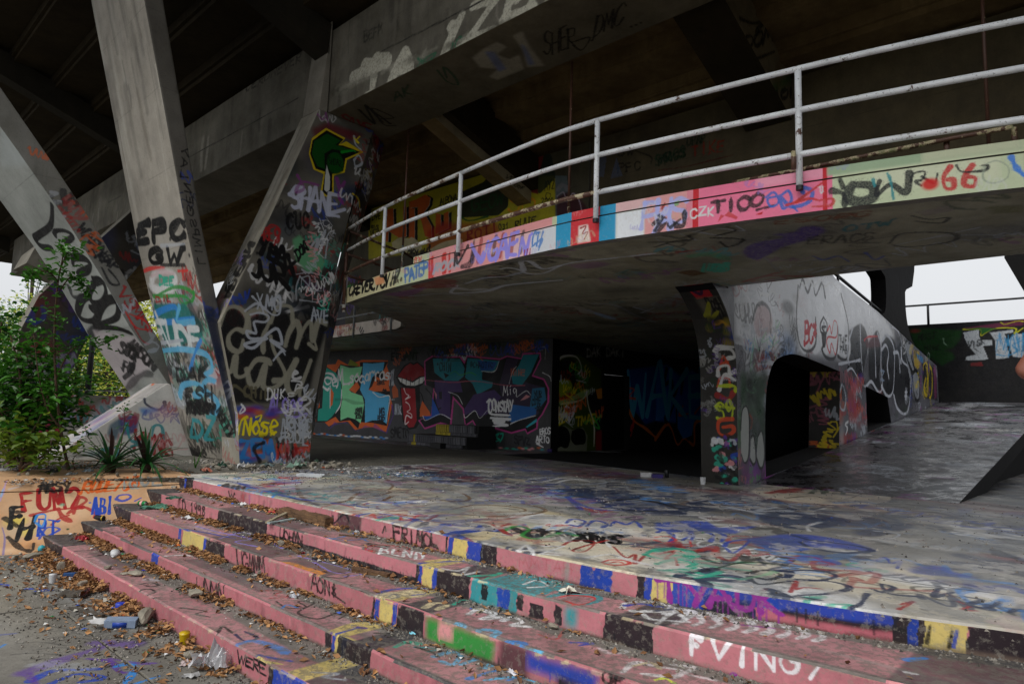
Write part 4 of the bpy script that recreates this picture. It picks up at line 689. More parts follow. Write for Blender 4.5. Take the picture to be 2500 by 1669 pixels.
tx('c4c8dc', 17, 'SHANE', 20, 1070, 330, 1110, 10, -130, soft=.35, gap=.05); ln('c4c8dc', 20, '20,980 60,930 110,960 60,1000 20,980', .4); ln('c4c8dc', 17, '260,1105 370,1075', .4)
ln('m', 15, '70,860 110,940 60,960 100,900 200,920', .4, .7); ln('m', 16, '320,880 340,940 370,900 330,980 360,1040', .4, .7); tx('k', 15, 'CUC', 0, 1190, 150, 1190, 0, -90, soft=.4); ln('s', 9, '430,760 460,730 480,780 440,800 430,760', .4); ln('s', 9, '430,610 440,660 480,700'); ln('Y', 6, '430,620 460,650 440,640 465,610'); tx('k', 8, 'SOAP', 430, 990, 540, 920, 0, -60); ln('c9b21c', 9, '420,975 480,1010 500,1060', .4); tx('b', 6, 'O', 520, 930, 550, 930, 0, -50)
for i in range(18): x, y = random.uniform(500, 600), random.uniform(720, 880); ln('c9b21c', 2.5, f'{x},{y} {x+12},{y-10} {x+14},{y+8} {x},{y}', .3, .6)
clutter(S_pier, (3.0, 4.6, 4.2, 6.8), 16, ['r', 'w', 'k', 'r'], (.15, .35), (.015, .035), (.6, .9), ang=1.2)
use(S_strip, 'L'); tx('k', 13, 'AREWN', 430, 520, 590, 200, 30, 12, soft=.4); clutter(S_strip, (0, 0, .66, 4.3), 30, ['k', 's', 'r', 'w', 'V'], (.12, .3), (.015, .035), (.4, .85), ang=1.5, blobs=8, wash=['w', 's', 'lp'], bsize=(.08, .2))
# ---- far pier, parapet
clutter(S_far, (0.3, .2, 4.5, 6), 60, ['s', 'w', 'r', 'b', 'k', 'v'], (.3, .8), (.03, .07), (.4, .8), blobs=26, wash=['k', 'n', 'k', 'r', 'b'], bsize=(.3, .8))
clutter(S_par, (0, .05, 18, 1.4), 90, ['w', 'r', 's', 'k', 'b', 'tl'], (.4, .9), (.05, .1), (.6, .95), blobs=20, wash=['k', 's', 'tl', 'r'], bsize=(.3, .7)); 
# ---- mural
use(S_mur, 'M')
pg('o', '245,240 400,230 420,190 500,235 590,205 620,195 830,200 820,250 850,330 830,440 865,560 830,720 815,785 700,745 630,750 560,770 500,700 400,710 345,740 310,705 225,700 225,590 250,580 245,400', 0); pg('v', '300,700 345,765 390,700 420,720 480,700 560,775 600,770 640,730 705,750 720,715 810,790 870,640 850,560 870,560 880,640 820,800 700,745 640,748 580,780 480,710 390,730 350,765', 0, .5); pg('6f7a1c', '500,235 520,190 590,235 540,260', 0); pg('c85a1a', '260,430 300,440 290,620 250,630', 0)
pg('0e0e0e', '255,245 330,255 400,300 440,230 480,240 600,250 600,215 830,210 790,290 845,450 845,560 820,735 700,710 600,705 585,760 520,690 430,700 400,660 320,705 240,705 245,600 270,580', 0)
pg('148a78', '272,262 330,262 400,300 440,370 450,470 430,580 370,660 330,695 252,695 258,600 290,590 300,420', 0); pg('o', '360,420 385,470 375,560 350,590', 0); ln('w', 7, '355,410 355,590', .3, .8); ln('w', 7, '452,440 440,560 400,630', .3)
pg('78c48e', '440,238 520,262 620,250 600,330 560,350 540,430 510,440 530,460 620,490 635,560 605,715 560,680 500,665 440,690 440,600 455,520 450,400 425,300', 0); pg('o', '575,370 600,420 560,470 510,440', 0); ln('lg', 5, '460,260 600,270')
pg('4a9fd4', '625,220 700,225 800,215 790,280 740,300 700,340 670,440 700,450 840,490 820,720 780,690 700,690 640,710 640,520 600,440 620,330', 0); pg('o', '730,330 830,380 845,450 720,455 670,440 700,410', 0); ln('w', 5, '705,460 760,500 840,490 835,580 815,700', .3)
ln('dg', 14, '400,520 480,520 550,545 640,550', .6, .4)
def at_(s, x0, y0, x1, y1, h, w): tx('e8eaea', w*.85, s, x0, y0, x1, y1, 0, -h, soft=.35, gap=.08)
ln('e8eaea', 9, '360,350 330,340 310,360 330,395 360,380 365,340 380,400', .35); ln('e8eaea', 10, '400,370 380,320 330,305 290,330 290,400 330,440 345,430', .35); at_('eM_', 370, 410, 510, 395, 110, 11); at_('socarras', 510, 385, 845, 350, 95, 11)
tx('k', 7, 'JOHNNY', 555, 635, 620, 630, 0, -40, gap=.05); tx('k', 7, 'IRISH', 560, 675, 612, 670, 0, -38, gap=.05); tx('k', 8, 'MG', 760, 650, 800, 645, 0, -50, gap=.05); tx('k', 8, 'BOYS', 745, 695, 802, 690, 0, -42, gap=.05); tx('k', 6, 'THREE', 735, 395, 800, 395, 0, -30); tx('k', 6, 'RP', 250, 500, 285, 500, 0, -45); pg('k', '780,450 795,425 800,440 812,430 820,452', 0)
pg('8a8a88', '185,440 235,400 240,560 200,600', 0, .8); tx('k', 7, 'ABE', 190, 500, 235, 470, 0, -60); pg('7a1018', '160,540 190,520 200,600 160,670', 0); ln('w', 6, '165,530 200,600 155,670'); tx('s', 5, 'HAS', 215, 460, 240, 320, 25, 0); tx('k', 6, 'NOL', 160, 790, 215, 720, 0, -50)
# a mouth with a long tongue (plain, generic)
pg('0a0a0a', '895,340 960,240 1010,212 1040,225 1070,210 1130,260 1165,330 1120,390 1060,440 980,440 920,390', 0, smooth=False); pg('7a1016', '908,330 965,255 1010,222 1035,238 1070,222 1120,265 1155,325 1090,330 1030,370 960,350', 0); pg('c8c8c4', '910,340 960,352 1030,382 1095,340 1155,330 1110,385 1050,408 980,405 930,375', 0)
for x in (945, 980, 1015, 1050, 1085, 1118): ln('k', 4, f'{x},{345} {x-3},{405}', .2)
pg('0a0a0a', '925,420 1090,420 1095,700 1060,755 1000,765 950,700', 0, smooth=False); pg('8a121c', '935,425 1050,430 1065,690 1040,745 1000,750 960,690', 0, smooth=False); ln('0a0a0a', 5, '1070,460 1100,470 1120,560 1080,590', .2); ln('e0b8b8', 6, '960,430 975,470 1000,490 970,520 1010,500', .2); ln('e0b8b8', 6, '975,540 1000,560 1010,600 985,620 1020,640 1020,670 980,650 970,720 1000,700', .2)
pg('o', '880,390 910,440 915,500 870,510 860,440', 0, .7); pg('o', '1110,530 1170,620 1180,655 1090,660 1090,600', 0, .85); ln('k', 6, '1140,430 1190,500 1190,650', .3); tx('s', 6, 'NIK', 885, 640, 940, 640, 0, -80); tx('k', 8, 'SMETO', 850, 830, 1000, 830, 0, -75, soft=.4); ln('w', 3, '860,520 885,520'); clutter(S_mur, (9.2, 2.2, 10.6, 3.0), 14, ['k', 's', 'w'], (.2, .5), (.02, .04), (.4, .8))
tx('s', 5, 'FCK', 840, 400, 880, 390, 0, -110); tx('k', 9, 'ERBANT', 850, 200, 1080, 190, 0, -60)
# the second word, blue and purple with black depth and pink outline
PKo = 'a83a7a'
pg(PKo, '1125,205 1190,160 1290,170 1420,165 1460,210 1475,160 1750,185 1800,160 1920,180 1930,140 2080,135 2085,190 2020,320 2110,350 2150,430 2150,540 2100,640 2060,690 2055,760 1970,805 1950,770 1840,800 1700,760 1575,795 1520,700 1460,745 1440,600 1370,520 1350,740 1260,720 1130,765 1075,690 1180,650 1200,420 1130,400', 0)
pg('0d0d10', '1135,210 1195,172 1295,182 1415,176 1455,230 1480,172 1745,197 1805,172 1920,192 1940,152 2070,148 2072,190 2005,330 2100,360 2135,430 2135,540 2085,640 2045,690 2043,750 1970,790 1955,755 1840,785 1700,745 1575,780 1525,685 1465,725 1450,590 1360,490 1335,725 1260,705 1130,750 1090,690 1190,650 1210,430 1140,400', 0)
pg('17707c', '1195,185 1290,185 1420,190 1455,260 1450,330 1400,370 1300,370 1210,300', 0); pg('3c2a58', '1210,360 1420,370 1440,460 1340,460 1340,680 1255,640 1215,520', 0); pg('1a4a9a', '1190,500 1255,640 1145,690 1115,655 1185,655', 0); pg('0d0d10', '1285,300 1330,320 1300,345', 0); ln('w', 3, '1325,458 1400,490 1440,560'); ln('w', 3, '1115,655 1140,690 1255,640 1345,680'); pg('lp', '1200,430 1230,480 1225,520', 0, .6)
pg('17707c', '1480,182 1740,205 1700,290 1600,290 1600,360 1690,380 1680,420 1560,480 1520,390 1460,340', 0); pg('143a8a', '1560,200 1720,215 1690,280 1590,285', 0, .8); ln('w', 3, '1595,288 1700,290 1740,205'); pg('3c2a58', '1530,480 1700,440 1760,500 1640,640 1580,660 1540,610 1460,650 1450,600', 0); ln('w', 3, '1450,640 1465,668 1540,612 1580,672 1640,610')
pg('2c2238', '1800,180 1900,190 1850,300 1840,380 1960,380 2100,420 2120,520 2060,640 1900,690 1700,640 1760,500 1740,400', 0); pg('17707c', '1935,155 2065,152 2000,300 1920,410 1850,390 1840,330 1900,240', 0); pg('1c5a9a', '1840,560 1990,580 2050,560 2040,640 1850,710 1810,690', 0, .95); pg('1c6a8a', '2010,430 2110,420 2125,520 2060,600 1990,580', 0, .8); pg('lp', '1910,530 1960,480 1995,495 1950,520', 0, .7); ln('w', 3, '1885,500 1960,450 2000,485'); ln('w', 3, '1820,390 1850,290 1880,250'); ln('w', 4, '1830,720 1900,690 2040,650'); pg('2a9aa8', '1955,745 2045,675 2050,700 1970,750', 0)
ln('a04a5a', 4, '1130,360 1350,380 1480,370 1600,375 1800,405 1950,405', .3); tx('k', 5, '"CHIN', 1225, 285, 1345, 285, 0, -65); tx('k', 4, '@CHAOTIC', 1500, 260, 1690, 260, 0, -40); ln('G', 4, '1340,310 1380,290 1420,320 1500,300 1550,320'); tx('w', 5, 'Miq', 1770, 480, 1890, 480, 0, -70, soft=.2, gap=.1); tx('o', 8, 'NINE', 1835, 320, 1950, 320, 0, -50, a=.5)
tx('e8eaea', 11, 'CONSTAY', 1655, 610, 1850, 620, 0, -85, soft=.3, gap=.05); ln('e8eaea', 9, '1640,540 1660,520 1650,600 1680,640 1830,650'); ln('e8eaea', 12, '1670,670 1830,680 1690,690 1780,700 1700,710 1810,730 1690,740 1700,770', .3); tx('k', 6, 'YUR', 2020, 510, 2090, 500, 0, -50); tx('k', 6, 'CUTE', 2005, 565, 2080, 560, 0, -50); tx('k', 6, '-DD', 2030, 610, 2080, 610, 0, -40)
tx('e8eaea', 7, 'EROS', 2070, 805, 2160, 800, 0, -50, gap=.05); tx('e8eaea', 7, 'ARTO', 2040, 870, 2150, 875, 0, -50, gap=.05); ln('e8eaea', 6, '2045,880 2100,910 2070,890 2050,870'); ln('T', 8, '1715,810 1740,795 1720,830 1745,850 1715,860', .2); ln('T', 8, '1750,800 1770,800 1765,830 1745,870', .2); tx('k2', 9, 'SPVZ', 1860, 880, 1990, 890, 0, -65, soft=.5)
ln('g', 5, '2055,100 2115,95 2115,190', .3); ln('g', 5, '2070,120 2095,118', .3); ln('w', 4, '2095,300 2150,330 2165,370', .3); ln('k', 7, '1240,600 1260,590'); pg('0c0c10', '1245,460 1270,455 1270,515 1250,515', 0); pg('0c0c10', '1435,460 1460,455 1460,515 1440,515', 0)
for x in range(1750, 2100, 26): bl(random.choice(['tl', 'o', 'lp', 'dg', 'T']), x, 925+random.uniform(-8, 8), 22, 9, .7)
for x in range(200, 830, 22): bl(random.choice(['w', 'o', 'B', 'w', 's']), x, 800+(x-200)*.06+random.uniform(-6, 10), 20, 7, .7)
ln('k2', 3, '560,60 560,90'); clutter(S_mur, (6, 2.8, 13.4, 3.1), 40, ['k', 'o', 'dg', 'b'], (.2, .5), (.02, .05), (.3, .7))
S_mur.rgb[:] = np.minimum(S_mur.rgb*1.45, .85)  # mural colours lifted to make up for the dim light there
# ---- recess: green face, door, blue letters
use(S_rec, 'E')
pg('3a4a14', '1460,830 1600,820 1720,900 1720,1000 1640,1040 1690,1200 1690,1345 1450,1345 1450,1000', .02, .6); ln('9a9a90', 7, '1470,870 1510,830 1580,830 1610,880 1600,920 1560,930', .4); pg('0a0a0a', '1475,900 1500,850 1570,845 1590,930 1560,1010 1490,1000', .03, .9, smooth=True); pg('6a7a18', '1480,960 1540,955 1560,1000 1500,1050 1465,1010', .02, .9, smooth=True)
ln('6f8a50', 12, '1500,1080 1560,1060 1640,1040 1640,1020 1560,1060', .4); ln('b0b0a0', 6, '1640,1020 1650,1100 1680,1200 1680,1320', .3); ln('9a9a80', 6, '1640,1040 1600,1070 1500,1090', .3); pg('b8a8b8', '1515,1110 1530,1090 1550,1110 1575,1095 1575,1140 1545,1195 1520,1150', 0, .9); tx('k', 5, 'MRP', 1522, 1135, 1570, 1135, 0, -22); tx('k', 5, 'TT', 1530, 1165, 1560, 1165, 0, -20)
pg('6a6a60', '1450,1230 1520,1205 1560,1230 1620,1215 1645,1260 1640,1345 1450,1345', .0, .6); pg('060606', '1458,1240 1500,1210 1535,1225 1550,1270 1540,1320 1520,1330 1500,1320 1480,1330 1460,1310', 0, 1, smooth=True); pg('060606', '1560,1235 1600,1220 1630,1240 1632,1300 1600,1310 1575,1310 1555,1280', 0, 1, smooth=True); tx('o', 7, 'LXMAN', 1480, 1160, 1640, 1100, 0, -50, a=.7); tx('c9b21c', 6, 'AJBES', 1455, 1210, 1540, 1180, 0, -50, a=.7); tx('c9b21c', 6, 'TMAR', 1580, 1210, 1700, 1190, 0, -50, a=.6); ln('G', 6, '1680,1160 1710,1220 1680,1200 1720,1150'); pg('6a1418', '1690,1240 1722,1230 1722,1345 1690,1345', .03, .8); pg('c07a18', '1690,1010 1725,1000 1725,1060 1700,1060', 0, .7); clutter(S_rec, (.3, .8, 2.3, 2.4), 26, ['c9b21c', 'o', 'r', 's', 'G'], (.2, .4), (.02, .04), (.4, .8)); tx('g', 6, 'DAK DAK!', 1640, 830, 1850, 830, 0, -45, a=.5)
use(S_rec, 'F')
pg('2458b0', '0,900 60,870 130,930 200,900 310,1000 300,1180 200,1200 0,1180', .04, .75); ln('d85a1c', 9, '0,1280 60,1200 90,1230 120,1310 160,1275 210,1310 215,1200 260,1180 300,1240 320,1230', .2); ln('k', 9, '0,1190 40,1100 60,1190 110,1080 120,1200 180,1280', .3); ln('060606', 14, '60,900 50,980 90,960 100,1050 150,920 140,1030', .3); ln('9ab0c8', 4, '5,1170 20,1120', .3); pg('2a6ad0', '120,1160 215,1150 200,1260 150,1280 120,1220', 0, .9); pg('2a6ad0', '10,1050 60,1000 80,1090 40,1170 0,1180', .02, .9); ln('r', 6, '215,1140 280,1060 250,1130'); ln('b04a1c', 7, '150,1100 130,1150 180,1140')
use(S_rec, 'E'); pg('1c3f8a', '1865,900 2016,880 2016,1180 1960,1200 1900,1120 1865,1060', .03, .8); tx('3a8ae0', 19, 'WAKE', 1860, 1170, 2300, 1180, 10, -250, soft=.2, gap=.08); ln('d85a1c', 9, '1865,1110 1900,1180 1960,1220 2016,1270', .2); tx('r', 6, 'SG', 1880, 1270, 1900, 1200, 0, -40); ln('b04a1c', 6, '1865,1000 1900,1010 1870,1050 1905,1060')
S_rec.rgb[:] = np.minimum(S_rec.rgb*2.2, .85)  # recess paint lifted likewise, in place of missing light
# ---- fascia
use(S_fas, 'C')
S_fas.fill([(0, 0), (15, 0), (15, .46), (0, .46)], hx('c3cba4')); 
def fb(c, x0, y0, x1, y1, col, h0=0., h1=.46, soft=.0, a=1.):
    u0, _ = S_fas.p2uv(px(c, x0, y0)); u1, _ = S_fas.p2uv(px(c, x1, y1)); S_fas.fill([(u0, h0), (u1, h0), (u1, h1), (u0, h1)], C_(col), soft, a)
fb('E', 330, 500, 600, 440, 'cfc9a0', 0, .46); fb('E', 780, 300, 1450, 180, 'e09a9a'); fb('E', 1190, 200, 1460, 160, 'e8c0c4', 0, .3, .02); fb('E', 1340, 180, 1480, 160, 'd5dae0', 0, .3, .03); fb('E', 1475, 150, 1560, 140, '2b98c4'); fb('E', 1558, 130, 1712, 100, 'd0333c'); fb('E', 1712, 100, 1805, 80, '2b98c4'); fb('E', 1805, 80, 1960, 60, 'e6ebf0', 0, .3, .02); fb('E', 1800, 80, 1960, 60, 'e0b8b8', .3, .46); fb('E', 1960, 60, 2200, 20, 'e0a0a0', 0, .46, .01); fb('C', 200, 1380, 300, 1370, 'e08a9a'); fb('C', 280, 1370, 1130, 1230, 'ee7a9c'); fb('C', 640, 1300, 1090, 1230, 'f2a0b8', .32, .46, .02)
fb('C', 240, 1380, 275, 1370, 'c8202c'); fb('C', 1070, 1230, 1100, 1225, 'c8202c'); fb('C', 1130, 1230, 2349, 1050, 'c8d4b0'); fb('C', 1100, 1230, 2349, 1050, '9fb795', .33, .46, .01); fb('C', 1700, 1100, 2349, 1060, 'dcd8b8', .33, .46, .02, .5); fb('C', 1400, 1200, 2200, 1100, 'd8dcc0', .1, .3, .03, .7)
use(S_fas, 'E')
tx('k', 9, 'CREVER.ACV', 340, 500, 560, 440, 10, -60, soft=.25, gap=.05); pg('e8a070', '480,400 530,385 540,430 490,440', .01, .9); tx('k2', 10, 'HZ.', 570, 440, 640, 400, 10, -60); tx('4a7ab8', 10, 'PATEP', 650, 420, 775, 370, 0, -65, soft=.3, gap=.05); tx('R', 5, 'CSW', 670, 325, 740, 305, 0, -22); 
for x in (785, 800, 860, 870, 895): ln('R', 12, f'{x},{395-(x-780)*.3} {x-3},{300-(x-780)*.3}', .3)
tx('s', 10, 'ROCK', 800, 375, 950, 340, 10, -45, soft=.5); ln('k2', 12, '920,330 925,260 940,320 990,230', .3); ln('k2', 20, '960,340 1010,320 1030,240', .5)
for x in (1010, 1050, 1130, 1170, 1230, 1280): ln(random.choice(['k2', 'r', 'R']), 16, f'{x},{320-(x-1000)*.22} {x+15},{200-(x-1000)*.18}', .4, .8)
tx('9a90ea', 15, 'JGAEN', 1040, 320, 1320, 260, 15, -110, soft=.25, gap=.05); ln('9a90ea', 17, '1010,220 1060,300 1080,260', .3); ln('9a90ea', 15, '1060,310 1310,160', .3, .0); tx('3a7acc', 7, 'CT/', 1340, 230, 1400, 220, 10, -70); ln('5a8ac8', 8, '1345,230 1400,190 1380,250'); tx('r', 5, 'lll', 1290, 290, 1340, 275, 5, -40)
pg('efe4dc', '1600,120 1650,110 1665,200 1595,210', .01, .95); clutter(S_fas, (0, 0, 0, 0), 0, ['k']); ln('r', 5, '1610,130 1640,120 1620,160 1650,150 1630,190'); 
use(S_fas, 'C')
tx('b0b8f0', 20, 'HS', 0, 1460, 210, 1430, 10, -180, soft=.3, gap=.05); ln('k2', 26, '20,1470 60,1410 30,1380', .3); ln('k2', 26, '100,1430 180,1440 190,1350', .3); ln('r', 16, '50,1330 60,1300', .5); use(S_fas, 'B'); tx('b0b8f0', 18, 'PA', 1990, 1470, 2200, 1440, 10, -150, soft=.3, gap=.05); pg('8ab080', '2210,1290 2240,1280 2240,1310 2215,1320', 0); ln('k2', 20, '2090,1470 2130,1390 2080,1430', .4); ln('k2', 18, '2190,1450 2250,1400', .4)
use(S_fas, 'C'); tx('w', 8, 'CZK', 220, 1390, 380, 1370, 0, -60, soft=.2); tx('1a1a1e', 19, 'TICO', 360, 1370, 690, 1310, 5, -75, soft=.3, gap=.1); ln('1a1a1e', 12, '650,1340 760,1310 700,1330', .3); ln('2a6ac4', 15, '710,1260 760,1230 790,1290 740,1320 720,1270 800,1250 850,1220 870,1280 820,1330 800,1260 870,1320 980,1290 1000,1220 930,1200 950,1240', .3)
ln('R', 12, '840,1310 980,1270 1050,1280 1130,1270 1120,1310 1000,1320', .3); ln('R', 16, '900,1290 1080,1160', .4); pg('R', '400,1420 420,1370 520,1400 530,1385 470,1350', 0, .8); pg('c8202c', '640,1370 690,1350 680,1370', 0); ln('2a6ac4', 12, '880,1320 910,1350', .4)
ln('1a1e22', 26, '1130,1220 1200,1240 1210,1310', .4); ln('1a1e22', 42, '1260,1180 1380,1190 1390,1260 1300,1290 1230,1260 1250,1190', .35); ln('1a1e22', 24, '1200,1200 1180,1150', .4); ln('1a1e22', 26, '1430,1160 1410,1250 1500,1180 1600,1230 1620,1110', .35); ln('tl', 14, '1390,1150 1400,1190', .5); ln('tl', 12, '1480,1110 1500,1150 1520,1270', .5)
ln('1a1e22', 11, '1630,1160 1650,1110 1720,1100 1700,1150 1660,1160 1700,1190', .4); ln('1a1e22', 12, '1700,1130 1780,1170 1800,1110', .4); bl('d01a1a', 1750, 1180, 50, 42, .95, .8); ln('c42a30', 22, '1880,1070 1840,1130 1850,1200 1900,1200 1900,1150 1860,1150', .4); ln('c42a30', 24, '2020,1060 1980,1120 1970,1180 2030,1190 2040,1140 1990,1130', .4); ln('1a1e22', 12, '1920,1060 1960,1100 2100,1090 2120,1060 2080,1060', .5); ln('8a9a88', 8, '2100,1070 2090,1140 2150,1170 2240,1140 2250,1070 2180,1030 2110,1050', .4, .7); ln('2a7ae0', 24, '2270,1010 2300,1070 2349,1120', .4); tx('w', 8, 'U', 1050, 1230, 1075, 1225, 0, -40)
clutter(S_fas, (2, 0, 12, .44), 40, ['lp', 'w', 'V', 'cr'], (.08, .2), (.01, .025), (.25, .5))
# ---- soffit
use(S_soff, 'E')
for _ in range(55): S_soff.blob(random.uniform(0, 29), random.uniform(0, 16), random.uniform(.4, 1.6), random.uniform(.2, .6), C_(random.choice(['k', 'k', 'dg', '3a4030', 'k2', 'n', '4a4a3a'])), random.uniform(.15, .55), .4)
clutter(S_soff, (6, 0, 29, 10), 330, ['k', 'k', 'k', 'k2', 'n', 'dg', 'r', 'tl', 'm', 's'], (.25, .9), (.018, .05), (.35, .85), ang=.6)
ln('c8ccd0', 9, '1170,350 1230,345 1300,360 1280,310 1330,310 1400,350 1500,330 1600,310 1800,290 2016,265', .3); ln('c8ccd0', 7, '1280,320 1300,370 1400,375 1500,330', .4); ln('c8ccd0', 9, '890,450 880,440 930,440 900,480 1000,480 1100,470 1200,440 1400,420 1500,412', .3); ln('s', 9, '980,430 1080,400 1200,390 1280,370', .5); ln('s', 5, '670,500 850,485 1000,495', .4); ln('k', 20, '1200,320 1400,290 1600,300', .8, .7); ln('w', 14, '910,450 1000,465 1080,460', .5, .6)
for i in range(9): ln('8a1a1c', 9, f'{650+i*8},{430+i*3} {780},{405+i*6} {920},{410+i*5}', .4, .85)
pg('m', '520,490 640,470 760,450 700,490 620,500', .03, .6, smooth=True); ln('lp', 6, '860,525 940,530', .4); pg('8a8468', '1800,290 1870,280 2016,350 1990,360', .02, .8); pg('a8a084', '1500,370 1700,350 1820,380 1700,395 1560,390', .04, .5, smooth=True); pg('m', '1530,330 1700,310 1760,330 1620,350', .04, .4, smooth=True); ln('9ab8dc', 12, '1640,575 1700,595 1790,625', .4, .9); ln('b0a898', 22, '1560,560 1610,570 1650,590', .3, .9); ln('6a4a20', 12, '1430,560 1560,565', .5); ln('s', 8, '1680,540 1800,550 1900,600 2010,640', .5, .7); ln('k', 26, '1650,620 1800,650 1950,620 1850,560', .7, .6); ln('s', 5, '1900,560 2016,590'); ln('s', 5, '1940,590 2016,560')
use(S_soff, 'F')
pg('4a2a80', '640,160 760,150 800,120 900,120 920,150 840,190 700,230 560,300 480,260 540,210 700,180', .03, .8, smooth=True); tx('7a3a18', 11, 'ESORG', 640, 110, 1180, 60, 10, -30, soft=.4, a=.8); tx('1a6a70', 9, 'OTW', 1020, 150, 1300, 110, 10, -30, soft=.4); ln('k', 9, '1280,210 1340,160 1500,150 1640,160 1620,200 1400,230 1290,220'); ln('k', 8, '1400,60 1500,80 1600,70 1560,100 1420,90'); tx('k', 7, 'ERACS', 820, 220, 1200, 190, 10, -40, a=.8); pg('8a8078', '1420,40 1600,5 1640,30 1480,60', .0, .8); pg('5a5a14', '1800,10 2016,0 2016,40 1850,50', .03, .6); ln('k', 8, '230,150 360,120 440,140 330,170'); ln('k', 8, '310,180 480,190 400,230 350,200'); tx('T', 7, 'LUGOB', 250, 370, 400, 360, 10, -45, soft=.3); ln('2f9a6a', 26, '200,280 300,270 400,300', .7, .6); ln('r', 9, '120,260 240,245', .5); ln('g', 5, '600,290 650,340 680,370'); ln('b', 7, '860,280 920,300 1000,280 1060,310', .4, .8); ln('b', 7, '1150,260 1200,300 1250,280', .4, .8); ln('k', 8, '0,230 100,200 200,190 180,170'); pg('5a3a14', '110,370 200,355 290,375 200,390', 0, .9); tx('g', 6, 'WOS', 0, 570, 200, 560, 0, -40, a=.8)
pg('1a1a60', '1100,350 1500,330 1700,320 1500,360', .05, .5)
# ---- girder
use(S_gs, 'B')
lc_ = 'c4c2b2'
tx(lc_, 44, 'TA', 180, 620, 560, 470, 30, -210, soft=.12, gap=.2); tx(lc_, 48, '1', 650, 430, 780, 350, 110, -250, soft=.12); tx(lc_, 48, 'ZH', 840, 300, 1320, 60, 40, -270, soft=.12, gap=.12); ln(lc_, 44, '830,330 1000,230 1030,250', .15); ln(lc_, 44, '160,490 380,390', .15); ln(lc_, 40, '1120,120 1310,50', .15); ln(lc_, 34, '1400,10 1540,-30', .3, .6)
for _ in range(60): x = random.uniform(0, 1500); y = 600-x*.4; ln(random.choice([lc_, '4a473c', '3a382f']), random.uniform(8, 30), f'{x},{y} {x+random.uniform(30,90)},{y-random.uniform(10,50)}', .9, .3)
ln('0a6a4a', 6, '545,465 600,390 690,340 620,410 570,370 640,400 690,385', .3); tx('0a6a4a', 5, 'JC', 760, 350, 850, 300, 10, -60); tx('k', 6, 'BEFM', 230, 270, 350, 210, 0, -60, a=.8); ln('k', 4, '345,328 650,175 1000,0', .1)
use(S_gs, 'A'); ln('k', 4, '1190,1010 1900,625', .1); ln('k', 3, '690,1290 770,1250', .1); tx('0c0c0a', 5, 'CERDNEVER', 1560, 590, 1920, 390, 10, -60)
for _ in range(70): S_gs.blob(random.uniform(0, 38), random.uniform(0, 1.7), random.uniform(.3, 1.5), random.uniform(.1, .4), C_(random.choice(['3f3c32', '8a877a', '2f2d26'])), random.uniform(.1, .4), .2)
use(S_gb, 'B'); tx('7a1a22', 8, 'SAYE', 80, 770, 270, 850, 10, -50, gap=.05); tx('7a1a22', 8, 'TDBF', 60, 790, 230, 860, 10, -30, gap=.05); ln('k', 7, '200,700 300,790 240,670 350,780 280,690 420,750 330,760 370,800 430,800', .3); ln('k', 6, '250,680 400,790'); tx('1a3a2a', 9, 'AK', 420, 650, 540, 590, -10, -60, a=.8); ln('14402c', 9, '700,450 760,520 830,540 800,480 740,430 760,500', .4, .9)
pg('9a9686', '920,370 1000,310 1080,270 1140,300 1080,350 1160,380 1220,350 1250,440 1080,510 1030,490 1090,440 970,430', .02, .85); pg('5a6a9a', '1000,330 1060,330 1140,440 1090,460', .02, .7); pg('9a9686', '1180,230 1240,200 1280,290 1380,420 1270,430 1250,330', .02, .8); pg('5a6a9a', '1230,280 1260,300 1320,410 1280,420', .02, .7); tx('0c0c0c', 8, 'SHER', 1380, 360, 1580, 290, 0, -130, gap=.05); ln('0c0c0c', 7, '1560,270 1670,240 1620,320 1560,290'); tx('0c0c0c', 8, 'DMC', 1690, 230, 1880, 150, 20, -120, gap=.1); 
for x, y in ((1930, 172), (1960, 160), (1990, 147)): bl('0c0c0c', x, y, 9, 9, 1)
# ---- upper wall
use(S_up, 'R')
pg('a39a1e', '0,900 700,700 1180,670 1330,640 1400,700 1780,700 1790,1250 0,1500', .02, .95); pg('4a4030', '-300,0 1800,0 1800,640 1180,680 700,720 0,920 -300,1000', .0, .0)
tx('k', 8, 'UPCOB', 110, 940, 265, 900, 0, -50, gap=.05); tx('k', 8, 'DYE', 30, 1130, 120, 1110, 0, -50); tx('k', 7, 'FELOS', 25, 1220, 95, 1215, 0, -40, gap=.05); tx('k', 7, 'YALIE', 10, 1265, 100, 1260, 0, -40, gap=.05); tx('k', 8, 'AIBONA', 680, 990, 840, 930, 0, -60, gap=.05)
def blk(P, c='b8561c'): pg('0a0a0a', [(x+28, y+6) for x, y in pts(P)]); pg('c8c8b8', [(x*1.0+4, y+3) for x, y in pts(P)], 0, .6); pg(c, P)
blk('155,1030 235,1010 240,1200 330,1150 330,1000 360,990 360,1280 300,1300 190,1230 185,1330 155,1330'); blk('385,1000 440,980 440,1330 385,1330'); blk('385,950 450,930 540,880 590,910 580,980 530,1050 600,1180 600,1290 540,1280 500,1120 470,1100 470,1000 390,1010'); blk('640,1060 690,1070 690,1180 720,1180 720,1060 765,1040 765,1200 640,1260')
pg('a01818', '560,1230 700,1150 1240,1160 1260,1330 900,1400 560,1420', .05, .7); pg('0c1a0c', '830,940 900,850 1060,780 1100,760 1150,700 1220,680 1240,780 1340,880 1330,1000 1240,1080 1100,1090 900,1100 850,1020', .01, .97); tx('0a3a14', 9, 'GEOW', 980, 1050, 1290, 980, 0, -130, gap=.05); ln('0a4a14', 11, '840,960 870,1060 950,1130 1140,1090', .3)
